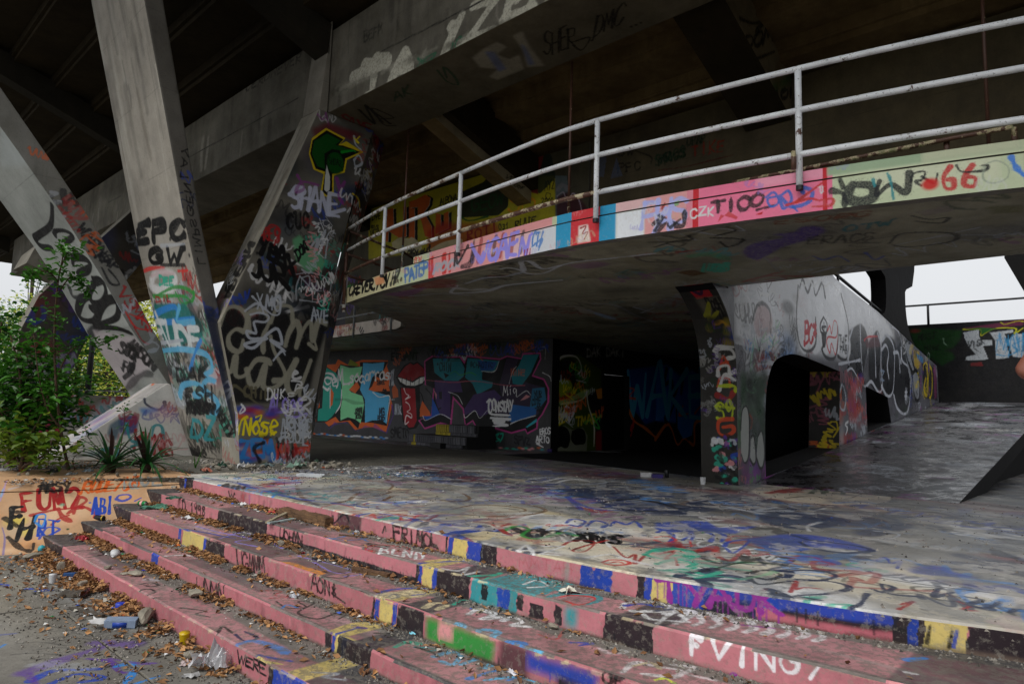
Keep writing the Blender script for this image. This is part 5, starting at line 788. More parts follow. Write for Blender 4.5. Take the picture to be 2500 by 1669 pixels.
tx('c98a1a', 12, 'SD', 1330, 1050, 1590, 1020, 0, -150, gap=.1); ln('c98a1a', 12, '1400,940 1500,910 1590,940', .3); tx('k', 7, 'AYZ', 1680, 850, 1780, 830, 0, -80); ln('k', 6, '1690,930 1700,870 1740,880 1720,930 1690,900'); tx('k', 7, '2000', 1650, 970, 1770, 960, 0, -50)
pg('1a2620', '1220,440 1310,250 1400,300 1640,310 1750,520 1790,720 1640,870 1560,860 1330,600 1320,460', .01, .9); pg('6a6a5a', '1330,310 1440,350 1440,560 1500,740 1340,600', 0, .8); pg('6a1c20', '1440,360 1560,380 1680,480 1640,650 1600,700 1620,880 1560,860 1450,600', .01, .9); pg('9a2024', '1430,450 1480,440 1480,480 1440,490 1440,570 1500,560 1500,620 1440,600', 0); ln('b02024', 7, '1330,600 1330,310 1440,350', .2)
pg('5a6a70', '1785,700 1900,700 1900,1130 1785,1110', .01, .7); ln('6a6a70', 30, '1810,830 1850,790 1900,820', .4); pg('3a1420', '1800,900 1900,860 2000,900 2100,1050 1900,1100 1800,1080', .02, .9, smooth=True); ln('9a8a98', 7, '1800,900 1860,860 1900,950 1950,870 2010,930 2040,1050', .3)
pg('b8b08c', '220,1340 300,1290 380,1300 420,1290 500,1360 480,1420 260,1440', .01, .9, smooth=True); pg('b8b08c', '560,1420 700,1340 880,1300 870,1370 640,1460', .01, .8, smooth=True); tx('k', 12, 'Kcky', 330, 1460, 480, 1440, 0, -60, soft=.3); tx('k', 12, 'qut', 490, 1450, 600, 1420, 0, -60); tx('7a1018', 14, 'ROTI', 930, 1320, 1240, 1270, 0, -100); tx('k', 9, 'RUUE', 1390, 1200, 1600, 1150, 0, -60); tx('k', 8, '031', 1240, 1220, 1340, 1200, 0, -50)
clutter(S_up, (0, 0, 9, 1.4), 70, ['k', 's', 'r', 'tl', 'v', 'w', 'G'], (.2, .5), (.02, .05), (.5, .9), blobs=24, wash=['k', 'v', 'tl', 'r', 'k'], bsize=(.15, .4))
S_up.rgb[:] = np.minimum(S_up.rgb*1.5, .85)  # upper wall paint lifted too, since little light gets there
use(S_sp, 'B'); tx('k', 7, 'SW', 1840, 1000, 1960, 980, 0, -50, a=.9); tx('k', 7, 'PFC', 1840, 1100, 2000, 1080, 0, -60); ln('k', 6, '1960,960 2060,1000 2060,1040'); tx('0a3a24', 9, 'SKACS', 2080, 1060, 2280, 990, 0, -60); pg('5a6a8a', '1700,1120 1740,1000 1780,1000 1760,1130', .01, .5); pg('5a6a8a', '1800,1140 1840,1000 1880,1120', .01, .5); use(S_sp, 'C'); tx('0a2a18', 9, 'MRGS', 20, 1050, 200, 1000, 0, -60); tx('8a2a18', 9, 'TIKE', 230, 1000, 440, 960, 0, -70); tx('0a2a18', 7, 'UPAP', 200, 930, 320, 900, 0, -50); ln('5a1a14', 5, '20,1085 200,1060 500,985', .4)
use(S_br, 'R'); tx('k', 7, 'VOLTU', 1300, 720, 1500, 780, 30, -30, gap=.05); tx('k', 6, 'OOK', 1380, 800, 1480, 830, 20, -25)
use(S_rk, 'C'); ln('0a0a08', 12, '540,120 620,150 690,140 640,200', .6); tx('0a0a08', 11, 'DOM', 560, 330, 740, 270, 20, -100, gap=.05); ln('0a0a08', 9, '590,400 760,330', .4); tx('k', 12, 'MOKS', 740, 640, 960, 600, 0, -60); pg('1f5a14', '710,560 860,460 900,520 740,590', .04, .7); tx('6f6a14', 9, 'DUCOZ', 870, 900, 1040, 640, 60, 40, gap=.05); ln('6f6a14', 8, '860,770 940,740 1010,800 920,860 1060,850 940,910', .3); tx('1a2a4a', 9, 'LOL', 880, 860, 1060, 830, 0, -60)
for _ in range(10): bl('6a4a12', random.uniform(720, 1000), random.uniform(100, 500), 30, 60, .35, .2)
# ---- back wall
use(S_bw, 'S'); S_bw.fill([(0, 0), (24, 0), (24, 4.2), (0, 4.2)], hx('101114'))  # near-black ground stands in for the shade on this wall
pg('0e3a10', '870,800 1050,790 1180,800 1370,810 1350,900 1280,980 1200,1000 1280,1020 1300,1080 1240,1110 1180,1150 1000,1020 920,960', .04, .95); bl('6a1a1c', 920, 820, 50, 25, .8); tx('0a1a0a', 8, 'MUST', 950, 900, 1120, 890, 0, -60); tx('0a1a0a', 8, 'NIGK', 1010, 1000, 1160, 990, 0, -50); ln('8aa890', 7, '1190,890 1200,930 1220,950', .4)
pg('5a1c3a', '1370,790 1960,700 1960,760 1500,800', .02, .9); ln('a8a81c', 9, '1380,800 1540,800 1550,860 1600,830 1690,790 1880,790 1870,840 1960,780', .2); ln('a8a81c', 9, '1740,735 1780,750 1900,720 1960,725', .2); pg('1c5a1c', '1380,800 1540,780 1700,790 1600,830 1550,850 1540,805', .01, .8)
pg('a4aab0', '1380,830 1530,800 1540,900 1660,900 1660,950 1570,960 1620,1080 1560,1095 1400,1095 1410,1060 1500,1040 1430,960 1390,880', 0, .95); pg('a4aab0', '1630,830 1860,800 1860,830 1780,840 1820,1070 1690,1085 1680,900', 0, .95); pg('a4aab0', '1810,900 1880,840 1960,840 1960,1070 1850,1060', 0, .95); tx('1a1c20', 9, 'VISK', 1420, 980, 1590, 940, 0, -60); ln('1a1c20', 6, '1480,980 1530,1010')
for i in range(16): x = random.uniform(1670, 1960); ln('2a7aa8', 9, f'{x},{random.uniform(830,900)} {x+random.uniform(-30,50)},{random.uniform(950,1070)}', .3, .9)
ln('2a7aa8', 9, '1700,1040 1800,1050 1900,1000 1850,950 1950,900', .3); pg('6a1a1c', '1450,1120 1560,1110 1570,1150 1450,1150', .02, .8)
# ---- arch wall
use(S_arch, 'N')
SV = 'a9adb6'
pg('e4e6ea', '290,150 960,120 1270,450 1300,520 1030,660 700,620 300,560', .08, .85)  # silver paint on the upper wall, whitened to stand in for sky glare
clutter(S_arch, (.6, 1.0, 4.5, 4.0), 90, ['w', 's', 'k', 'r', 'B', 'g', 'k2', 's'], (.2, .5), (.015, .04), (.35, .8), ang=1.2, blobs=24, wash=['s', 'k', 'k', 'r', 'B', 'g', 'k2', 'dg'], bsize=(.1, .35))
for x, w_ in ((730, 50), (800, 60), (870, 55), (930, 60)):
    pg('eef0f4', [(x+w_*math.cos(q)*.9, 400+230*math.sin(q)*1.0) for q in np.linspace(0, 6.28, 24)], .02, .75)
for q in ('690,200 680,400 700,560 750,610 800,560 800,400', '700,210 720,160 750,240 780,170 800,260 840,180 860,270', '860,560 840,600 870,650 920,650 940,560 940,450', '940,640 970,660 1000,640 1005,450 960,250'): ln('k2', 8, q, .3)
ln('w', 7, '680,200 700,170 730,200 760,160 790,200 830,160 860,200 900,180 940,230', .4)
tx('c4303c', 11, 'BC*', 730, 560, 810, 540, 0, -130, soft=.2, gap=.05); pg('14141a', '835,490 865,490 862,575 845,580', .01, .95, smooth=True); ln('14141a', 6, '850,395 830,440 835,490 865,500 872,440 850,395', .2); ln('14141a', 6, '852,430 852,480 840,460 865,455', .2); ln('d04a50', 5, '875,480 890,450 900,500 915,420 935,440 930,520 880,520 870,560 890,620 900,560 925,630 940,520', .2); tx('k2', 5, 'THE', 945, 575, 1000, 575, 0, -60); tx('k2', 5, 'FAB', 950, 620, 1000, 620, 0, -40)
ln('b8bcc4', 16, '370,680 380,740 400,775 430,775 440,755 530,735', .3); ln('b8bcc4', 13, '440,690 500,680 550,690', .3); ln('w', 10, '450,300 460,250 500,260 530,230 570,290', .5); pg('b08888', '410,440 430,340 470,320 510,350 530,440 500,500 440,520', .03, .6, smooth=True); ln('k', 10, '400,430 430,330 470,310 510,350 520,430', .6, .8)
for _ in range(40): x = random.uniform(330, 560); y = random.uniform(400, 700); ln(random.choice(['w', 's', 's', 'lg', 'k']), 6, f'{x},{y} {x+random.uniform(-30,30)},{y+random.uniform(30,120)} {x+random.uniform(0,50)},{y+random.uniform(0,60)}', .4, .6)
pg('1f4a24', '330,740 500,740 480,900 470,1080 400,1000 340,1200 330,900', .05, .7); pg('2a5a20', '310,1000 360,960 330,1200 310,1300', .03, .7)
for P_ in ('330,1100 340,980 370,960 385,1060 380,1260 355,1310 335,1260', '440,1140 460,1110 475,1180 480,1260 470,1330 450,1340 430,1280', '395,1150 410,1140 420,1200 425,1290 410,1320 390,1290'): pg('9a9e9a', P_, 0, .95, smooth=True); ln('0c0c0e', 7, P_, .2)
ln('b03a1c', 8, '360,1010 370,1090 395,1090 400,1030 370,1000 360,1050 385,1060', .3); ln('lg', 7, '370,850 400,870 430,860 410,840', .4); clutter(S_arch, (.9, .1, 2.1, .7), 16, ['v', 's', 'k', 'pk', 'G'], (.1, .3), (.02, .04), (.4, .8), blobs=8, wash=['v', 'k', 'm'])
for _ in range(26): bl(random.choice(['k', 'dg', 'k2', '14301a']), random.uniform(325, 520), random.uniform(720, 1350), 45, 60, .6, .3)
for P_ in ('330,1100 340,980 370,960 385,1060 380,1260 355,1310 335,1260', '440,1140 460,1110 475,1180 480,1260 470,1330 450,1340 430,1280', '395,1150 410,1140 420,1200 425,1290 410,1320 390,1290'): pg('9a9e9a', P_, 0, .95, smooth=True); ln('0c0c0e', 7, P_, .2)
# big dark lobes on the lower right of the wall
for P_ in ('1010,480 1090,440 1130,560 1100,740 1110,830 1050,760 1000,720 1020,600', '1130,560 1190,480 1210,640 1200,780 1230,880 1190,870 1140,800', '1215,560 1250,510 1300,560 1300,700 1290,860 1260,900 1220,860', '1300,600 1340,560 1390,700 1400,860 1360,1000 1320,980 1290,900'): pg('101218', P_, .02, .9, smooth=True)
for q in ('1080,450 1085,600 1095,740', '1165,470 1175,640 1178,770', '1190,500 1210,580 1210,700 1220,830 1195,865 1150,800 1115,830 1080,800 1030,720 1000,730', '1215,600 1240,570 1258,620 1250,700 1260,780', '1220,540 1250,510 1290,580 1295,700 1285,860 1250,890 1215,830', '1290,620 1320,625 1330,740', '1335,590 1345,670 1385,720 1395,860 1380,980 1350,1000 1310,960 1290,880', '1010,690 1000,600 1030,470', '945,690 1000,680 1080,665', '1115,830 1140,800', '1260,450 1310,470 1340,560 1335,680'): ln('c4c8d2', 7, q, .35)
tx('8a9ab0', 6, 'Z', 1205, 790, 1235, 790, 0, -55); tx('c4c8d2', 6, '#', 1355, 910, 1380, 910, 0, -70); pg('6a3a44', '1110,540 1190,510 1210,580 1120,590', .02, .6); ln('c8404c', 5, '1105,540 1130,520 1190,515', .4)
for P_ in ('1360,560 1380,540 1400,560 1400,640 1420,720 1410,740 1385,680', '1385,560 1405,550 1410,640', '1410,750 1430,730 1450,780 1450,900 1430,915 1415,860', '1350,560 1370,640 1395,720 1410,800 1415,900'): pg('8a8e94', P_, 0, .9, smooth=True); ln('0c0c0e', 7, P_, .2)
pg('b89a20', '1410,600 1450,610 1460,700 1440,720 1420,700', .02, .8); pg('2a7aa8', '1430,620 1475,650 1475,690 1440,660', .01, .85); pg('101014', '1465,680 1560,720 1565,920 1480,900', .02, .8); ln('b8a020', 7, '1475,720 1480,690 1500,700 1500,880 1480,850 1490,780', .25); ln('b8a020', 7, '1515,700 1530,740 1530,860 1515,900 1508,800 1515,700', .25); clutter(S_arch, (12, 1.2, 15.6, 3.4), 30, ['c9b21c', 'm', 'v', 'b', 's', 'k'], (.2, .5), (.03, .06), (.5, .9), ang=1.3); pg('8a3a6a', '1540,700 1560,720 1560,900 1545,910', .02, .5)
use(S_jamb, 'F'); clutter(S_jamb, (0, .2, .64, 2.4), 14, ['8a4a5a', 'o', 's', '8a4a5a', 'c9b21c'], (.25, .4), (.03, .05), (.6, .9), ang=1.4); use(S_arch, 'N')
# under the arch, right jamb
clutter(S_arch, (5.9, .4, 7.8, 2.2), 30, ['r', 'k', 'o', 's', 'v', 'pk'], (.2, .45), (.03, .06), (.5, .9), blobs=16, wash=['r', 'k', 'o', 'k2', 'v'], bsize=(.12, .3)); ln('s', 7, '965,820 950,880 955,960 980,975 990,900 975,830', .3); pg('a83a3a', '1000,850 1050,840 1060,1060 1010,1050', .04, .6); ln('w', 6, '990,1130 1000,1090 985,1070 1005,1050'); bl('a8a4a0', 965, 1150, 25, 50, .5)
clutter(S_arch, (7.8, .9, 12, 1.8), 20, ['r', 's', 'k', 'dg'], (.2, .5), (.03, .05), (.3, .7))
# column
clutter(S_arch, (9.6, 3.2, 12.2, 5.5), 36, ['k', 'w', 'k2', 'g', 'tl'], (.2, .4), (.02, .05), (.5, .9), ang=1.2, blobs=10, wash=['w', 's', 'k'], bsize=(.1, .3))
# pillar face, top to bottom
use(S_pil, 'F'); S_pil.fill([(0, 0), (1, 0), (1, 3.4), (0, 3.4)], hx('1c1b18'), 0, .8)
pg('a01c24', '270,440 390,440 410,530 320,545', .0); ln('1a1438', 9, '300,470 340,460 370,490 350,520 310,500', .4); pg('6f6a5a', '310,540 440,530 450,600 330,620', .03, .6); tx('k', 7, 'POSH', 360, 590, 435, 585, 0, -45, gap=.05); tx('k', 7, 'QUON', 370, 640, 435, 640, 0, -50, gap=.05); ln('8a8a1c', 13, '325,620 370,560 340,640 400,600', .4); ln('b8861c', 14, '360,660 410,650 440,690', .4); 
for i in range(16): bl(random.choice(['6f6a14', '8a7a1c', '2a2a1c', 'k', 'b']), random.uniform(330, 450), random.uniform(640, 760), 24, 22, .7)
ln('c8c8c4', 15, '330,800 360,780 440,780', .35); ln('c8c8c4', 15, '345,830 350,790 420,790 440,830 400,840', .35); tx('b8401c', 11, 'A', 345, 890, 420, 880, 0, -60); ln('c8c8c4', 14, '345,930 350,890 400,880 410,920 440,910', .35); ln('b8401c', 12, '345,990 355,950 400,945 410,990', .3); ln('c8c8c4', 14, '350,1010 380,930 440,960', .35); ln('8a1c18', 20, '340,1040 400,1060 430,1020', .4); ln('a8b81c', 13, '330,1100 430,1110', .3); ln('a8b81c', 13, '350,990 430,990 440,1020', .3); tx('a8b81c', 11, 'S9', 335, 1180, 430, 1180, 0, -110, gap=.05); ln('b8401c', 14, '420,1170 350,1180 345,1240 380,1260 425,1240 420,1210 370,1215', .3)
for i in range(60):
    x = random.uniform(325, 455); y = random.uniform(1270, 1540); ln(random.choice(['w', 'k', 'k', 's', 'lp', 'b', 'k', 'v', 'T']), random.uniform(8, 20), f'{x},{y} {x+random.uniform(-25,25)},{y+random.uniform(-10,14)} {x+random.uniform(-30,30)},{y+random.uniform(-16,22)}', .3, .85)
clutter(S_pil, (0, 1.2, .64, 2.6), 22, ['g', 'dg', 'v', 's'], (.08, .2), (.01, .03), (.4, .8), ang=1)
# ---- ramp
for _ in range(140): S_ramp.blob(random.uniform(0, 3.4), random.uniform(0, 15), random.uniform(.1, .6), random.uniform(.1, .5), C_(random.choice(['k', 'k2', '2a2430', '4a3a44', 's', 'k'])), random.uniform(.2, .6), .3)
clutter(S_ramp, (0, 0, 3.2, 14), 90, ['k', 's', 'g', 'm', 'k2'], (.2, .7), (.02, .06), (.2, .6), ang=.4); use(S_ramp, 'F'); pg('8a8c90', '1680,1085 1770,1090 1740,1110 1660,1120', .05, .6)
# ================================================================ STRUCTURE
def mp(name, s, **k): return mat_paint(name, s, **k)
m_plat = mp('painted_platform', S_plat, c1='918f8b', c2='74736f', rough=.36, peel=.16, grime=.25, coats=True, spec=.5)
m_back = mp('painted_platform_back', S_back, c1='5f5c58', c2='4a4846', rough=.36, peel=.3, grime=.5, coats=True, spec=.5)
m_tread = mp('painted_treads', S_tread, c1='7f7a72', c2='5f5b54', rough=.65, peel=.4, grime=.6)
m_riser = mp('painted_risers', S_riser, c1='a09a8e', c2='7f7a70', rough=.5, peel=.22, grime=.35)
m_ground = mp('painted_pavement', S_ground, c1='807d76', c2='66635d', rough=.75, peel=.25, grime=.5)
m_cheek = mp('painted_cheek_wall', S_cheek, c1='a59e8e', c2='7b7668', rough=.7, peel=.12, grime=.2)
M_black = mat_concrete('shade_black_concrete', '100f10', '0b0b0c', .8, .3)  # black put in for shade: arch insides, reveals, column flank, ramp sides
M_grey = mat_concrete('grey_worn_floor', '6a675f', '504e48', .8, .4)
# --- lower pavement of cast slabs, open joints between
pv = empty('pavement', W(-6, .5, -1.76), kind='structure')
def slab(name, t0, t1, n0, n1, z, mat, surf, parent, th=.08, bev=.006, **k):
    V, F = prism([W(t0, n0, z), W(t1, n0, z), W(t1, n1, z), W(t0, n1, z)], -Z*th)
    return obj(name, V, F, [M_conc, mat], parent, surf=[(surf, 1, Z)] if surf is not None else None, bevel=bev, **k)
tj = [-13, -10.2, -6.88, -3.6, -.5, 1.9]; nj = [-1.2, .2, 1.75, 2.3]
for i in range(len(tj)-1):
    for j in range(len(nj)-1):
        slab('paving_slab', tj[i]+.008, tj[i+1]-.008, nj[j]+.008, nj[j+1]-.008, -1.75+random.uniform(-.004, .004), m_ground, S_ground, pv)
obj('pavement_bed', *prism([W(-30, -12, -1.768), W(8, -12, -1.768), W(8, 2.4, -1.768), W(-30, 2.4, -1.768)], -Z*.04), M_dark, pv)
for i in range(-10, 3):
    for j in range(-4, 0): slab('paving_slab', i*2.9+.01, i*2.9+2.88, -1.25+j*2.6, -1.25+j*2.6+2.58, -1.752, M_dark, None, pv) if j < 0 else None
# --- stairs
stair = empty('staircase', W(-5, 3, -1.75), label='wide pink painted concrete stairs strewn with dry leaves and graffiti', cat='stairs')
ts = np.linspace(-9.9, 3, 44)
for k in range(1, 5):
    V = []; F = []; m = len(ts); ze = LV[k]; zb = -1.80
    def cheek_t(z, n):   # the stair end follows the battered cheek wall
        f = (z+1.71)/.71; return -9.0-f*.75 if False else -9.75
    for t in ts:
        jit = .004*math.sin(t*9+k)+.003*math.sin(t*31)
        V += [W(t, en(k, t)+jit, zb), W(t, en(k, t)+jit, ze-.012), W(t, en(k, t)+.012+jit, ze+.001*math.sin(t*17)), W(t, en(k-1, t)+.03, ze), W(t, en(k-1, t)+.03, zb)]
    for i in range(m-1):
        a = i*5; b = a+5
        F += [[a, b, b+1, a+1], [a+1, b+1, b+2, a+2], [a+2, b+2, b+3, a+3], [a+3, b+3, b+4, a+4], [a+4, b+4, b, a]]
    F += [[4, 3, 2, 1, 0], [5*(m-1)+j for j in range(5)]]
    o = obj('step', V, F, [M_conc, m_tread, m_riser], stair, surf=[(S_tread, 1, Z), (S_riser, 2, -N)])
    me = o.data; uvl = me.uv_layers[0]; off = np.array(stair.location)
    for p in me.polygons:
        if p.material_index == 2:
            for li in p.loop_indices:
                u, v = S_riser.uvw(np.array(me.vertices[me.loops[li].vertex_index].co)+off, k); uvl.data[li].uv = (u/S_riser.w, v/S_riser.h)
# --- platform (terrace): its front edge is the top riser
V = []; F = []; m = len(ts)
for t in ts:
    jit = .005*math.sin(t*8)+.004*math.sin(t*27)
    V += [W(t, en(0, t)+jit, -1.80), W(t, en(0, t)+jit, -1.012), W(t, en(0, t)+.014+jit, -1.0), W(t, 12.2, -1.0)]
for i in range(m-1):
    a = i*4; b = a+4; F += [[a, b, b+1, a+1], [a+1, b+1, b+2, a+2], [a+2, b+2, b+3, a+3]]
terr = empty('platform', W(-5, 8, -1), kind='structure')
o = obj('platform_slab', V, F, [M_conc, m_plat, m_riser], terr, surf=[(S_plat, 1, Z), (S_riser, 2, -N)])
me = o.data; uvl = me.uv_layers[0]; off = np.array(terr.location)
for p in me.polygons:
    if p.material_index == 2:
        for li in p.loop_indices:
            u, v = S_riser.uvw(np.array(me.vertices[me.loops[li].vertex_index].co)+off, 0); uvl.data[li].uv = (u/S_riser.w, v/S_riser.h)
slab('platform_slab', -60, -9.9, 4.2, 12.2, -1.0, m_plat, None, terr, .7, 0).data.materials[0] = M_grey
slab('platform_slab', -26, 4, 12.21, 24, -1.002, m_back, S_back, terr, .7)
slab('platform_slab', 4.02, 14, 12.21, 24, -1.002, M_dark, None, terr, .7)
slab('platform_slab', 3.0, 14, 4.4, 12.19, -1.0, M_dark, None, terr, .7)
# --- cheek wall with its proud coping
cw = empty('cheek_wall', W(-9.8, 2.8, -1.75), label='low orange cheek wall with red, black and blue tags at the left end of the stairs', cat='wall')
up = (P1-P0)/np.linalg.norm(P1-P0)
def cpt(u, v, out=0): return S_cheek.o+S_cheek.U*u+S_cheek.V*v+S_cheek.nrm*out*(1 if S_cheek.nrm@T > 0 else -1)
uv1 = S_cheek.uvw(P1); uv2 = S_cheek.uvw(P2); vt = uv1[1]; ua = uv1[0]-.12
V, F = prism([cpt(ua-.35, -.1), cpt(uv2[0]+.1, -.1), cpt(uv2[0]+.1, vt-.16), cpt(uv2[0]*.55, vt-.24), cpt(ua, vt-.25)], -T*.9)
obj('wall_body', V, F, [M_conc, m_cheek], cw, surf=[(S_cheek, 1, cpt(0, 0, 1)-cpt(0, 0))], bevel=.012)
V, F = prism([cpt(ua-.02, vt-.256, .014), cpt(uv2[0]*.6, vt-.25, .014), cpt(uv2[0]*.63, vt-.225, .014), cpt(uv2[0]*.8, vt-.215, .014), cpt(uv2[0]+.1, vt-.17, .014), cpt(uv2[0]+.1, vt+.01, .014), cpt(ua+.06, vt+.01, .014)], -T*1.1)
obj('coping', V, F, [M_conc, m_cheek], cw, surf=[(S_cheek, 1, cpt(0, 0, 1)-cpt(0, 0))], bevel=.015)
# --- planter bed behind it
g = NG('planter_soil'); c = g.mix(g.ramp(g.noise(4, 7, .7), .4, .6), (.035, .028, .018), (.15, .13, .10)); g.l(g.mix(g.ramp(g.noise(25, 3), .6, .65), c, (.3, .28, .25)), g.b.inputs['Base Color']); g.b.inputs['Roughness'].default_value = 1; g.l(g.bump(g.noise(20, 5), .8, .03), g.b.inputs['Normal'])
m_soil = g.m
obj('planter_bed', *prism([W(-30, 1.5, -1.03), W(-10.4, 1.9, -1.03), W(-9.6, 3.9, -1.015), W(-9.6, 4.5, -1.015), W(-30, 4.5, -1.03)], -Z*.7), m_soil, kind='structure')
# --- right pier, plate in the n-z plane leaning away
m_pier = mp('painted_pier', S_pier, c1='77746b', c2='5d5a52', rough=.5, peel=.06, grime=.1)
m_strip = mp('painted_pier_edge', S_strip, c1='9b968a', c2='7e7a6e', rough=.7, peel=.1, grime=.2)  # edge face given a paler base than the pier: skylight put into colour
pier = empty('leaning_pier', W(TP, 6, -1), label='broad leaning concrete pier covered in dark graffiti with a green painted figure high up', cat='pier')
V, F = prism(poly_t(TP, [(5.3, -1.05), (6.61, -1.05), (6.62, -.05), (6.74, .72), (6.86, 2.28), (7.15, 3.8), (7.55, 5.48), (7.6, 5.61), (6.34, 5.61), (5.61, 3.56), (4.78, 1.36), (4.84, 1.12), (5.2, -.16)]), -T*.66)
obj('shaft', V, F, [M_conc, m_pier, m_strip], pier, surf=[(S_pier, 1, T), (S_strip, 2, -N*.93+Z*.37)], bevel=.015)
V, F = prism([W(TP, 6.34, 5.612), W(TP, 6.52, 5.612), W(TP, 6.52, 7.45), W(TP, 6.5, 7.45)], -T*.6)
obj('nib', V, F, M_conc, pier, bevel=.01)
V = [W(TP-.002, 6.62, -.6), W(TP-.4, 6.8, -.6), W(TP-.66, 6.8, -.6), W(TP-.002, 6.86, 2.28), W(TP-.4, 7.33, 2.28), W(TP-.66, 7.33, 2.28), W(TP-.002, 7.55, 5.6), W(TP-.4, 8.15, 5.6), W(TP-.66, 8.15, 5.6)]
F = [[0, 1, 4, 3], [1, 2, 5, 4], [3, 4, 7, 6], [4, 5, 8, 7], [6, 7, 8]]
obj('flank', V, F, [M_conc, m_pier], pier, surf=[(S_pier, 1, T)])
# --- centre strut and left strut
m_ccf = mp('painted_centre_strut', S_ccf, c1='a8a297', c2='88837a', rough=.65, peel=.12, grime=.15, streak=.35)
m_ccs = mp('painted_centre_strut_side', S_ccs, c1='6d6a64', c2='55524c', rough=.6, peel=.1, grime=.15)  # side base darker than the front: that face's shade is in the colour
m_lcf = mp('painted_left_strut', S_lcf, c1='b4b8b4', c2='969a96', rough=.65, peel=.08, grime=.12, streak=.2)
m_lcs = mp('painted_left_strut_side', S_lcs, c1='7d7d79', c2='66655f', rough=.7, peel=.1, grime=.15)  # again a darker base on the shaded side than on the lit front
def offset_line(L, d):
    out = []
    for i, p in enumerate(L):
        a = np.array(L[max(i-1, 0)]); b = np.array(L[min(i+1, len(L)-1)]); v = (b-a)/np.linalg.norm(b-a); out.append((p[0]+v[1]*d, p[1]-v[0]*d))
    return out
def strut(name, t, L, w, th, mats, surfs, **k):
    e = empty(name, W(t-w/2, L[0][0], L[0][1]), **k)
    back = [(a+th*b2, c) for (a, c), b2 in zip(L, np.linspace(.7, 1.15, len(L)))]
    V, F = prism(poly_t(t, L+back[::-1]), -T*w)
    obj('shaft', V, F, mats, e, surf=surfs, bevel=.03); return e
fn = -(N*.93+Z*.3)
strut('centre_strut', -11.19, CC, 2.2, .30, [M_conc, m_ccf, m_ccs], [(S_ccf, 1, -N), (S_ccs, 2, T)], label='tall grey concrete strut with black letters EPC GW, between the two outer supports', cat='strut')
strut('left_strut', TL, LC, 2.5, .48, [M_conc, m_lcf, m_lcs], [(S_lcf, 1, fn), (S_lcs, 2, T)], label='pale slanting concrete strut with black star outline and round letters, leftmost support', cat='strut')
# --- footing wedge shared by the struts
m_wf = mp('painted_wedge', S_wf, c1='b7b2a6', c2='96928a', rough=.7, peel=.15, grime=.2); m_wt = mp('painted_wedge_top', S_wt, c1='a8a4a0', c2='8b8885', rough=.6, peel=.15)
V, F = prism([WE[0], WE[1], W(TL, 5.3, .36), W(TL, 5.6, -1.08)], -T*.85)
obj('footing_wedge', V, F, [M_conc, m_wf, m_wt], None, surf=[(S_wf, 1, T), (S_wt, 2, np.cross(T, _d)*(1 if np.cross(T, _d)[2] > 0 else -1))], bevel=.02, label='white sloping concrete footing with teal and red scrawls behind the spiky plants', cat='footing')
# --- the same bent again one bay further off
m_far = mp('painted_far_pier', S_far, c1='4c4842', c2='3b3833', rough=.7)
fp = empty('leaning_pier', W(-20.3, 5, -1), label='dark graffitied pier of the next bay, behind the bush', cat='pier')
V, F = prism(poly_t(-20.3, [(4.2, -1.05), (4.9, -1.05), (4.88, .3), (5.24, 1.49), (5.9, 3.0), (7.5, 5.61), (6.3, 5.61), (4.75, 3.5), (4.12, 2.58), (3.83, 1.73), (3.75, .5)]), -T*.66)
obj('shaft', V, F, [M_conc, m_far], fp, surf=[(S_far, 1, T)], bevel=.02)
def K20(x, y): return hit(px('K', x, y), 't', -20.3)
V, F = prism([K20(155, 222), K20(250, 262), K20(420, 330), K20(420, 60), K20(330, 40), K20(205, 135)], -T*1.4); obj('haunch', V, F, M_conc, fp)
# --- girder
m_gs = mp('painted_girder_side', S_gs, c1='78746a', c2='57544a', rough=.8, peel=.3, streak=.6); m_gb = mp('painted_girder_soffit', S_gb, c1='6d6655', c2='554f40', rough=.85, peel=.2)
gir = empty('girder', W(-11, 7.3, 5.6), label='long concrete girder overhead with large pale painted letters and figures', cat='girder')
def girder(t0, t1, mats, sf): 
    V, F = prism([W(t0, 6.55, 5.62), W(t0, 8.0, 5.62), W(t0, 8.0, 7.3), W(t0, 6.55, 7.3)], T*(t1-t0)); return obj('beam_segment', V, F, mats, gir, surf=sf, bevel=.02)
girder(-38, -11.62, [M_conc, m_gs], [(S_gs, 1, -N)]); girder(-11.6, 2.9, [M_conc, m_gs, m_gb], [(S_gs, 1, -N), (S_gb, 2, -Z)])
# --- rakers, braces and the stepped underside of the seating
def zr(n): return 7.35+(6.5-n)*.36
M_brown_lit = mat_concrete('lightened_brown_concrete', '8a7652', '5e4c32', .9, .8)  # brown concrete lightened in colour, in place of light on the front tiers
stand = empty('grandstand', W(-10, 4, 6), label='dark stepped underside of the seating tiers carried on sloping beams', cat='grandstand')
for i in range(19):
    if i > 13: break
    n0 = 12.4-i*.92; z = zr(n0)+.05
    V, F = prism([W(-44, n0, z), W(-44, n0-.15, z), W(-44, n0-.15, z+.22), W(-44, n0-1.0, z+.22), W(-44, n0-1.0, z+.36), W(-44, n0, z+.36)], T*54)
    obj('seating_tier', V, F, M_brown_lit if i < 5 else M_brown, stand)
m_rk = mp('painted_raker', S_rk, c1='94866a', c2='6f644e', rough=.85)
m_br = mp('painted_brace', S_br, c1='b0a488', c2='8f846c', rough=.85)  # brace base lightened as well, to show in the dim
def raker(t, n0, n1, d=.6, w=.45, mat=M_dark, sf=None):
    V, F = prism(poly_t(t, [(n0, zr(n0)-d), (n1, zr(n1)-d), (n1, zr(n1)+.04), (n0, zr(n0)+.04)]), -T*w); return obj('raker_beam', V, F, mat, stand, surf=sf, bevel=.015)
for t in (-38.5, -29.6, -20.5, -11.1): raker(t, -.2, 6.5)
for t in (-4.5+8.9,): raker(t, -.2, 6.5)
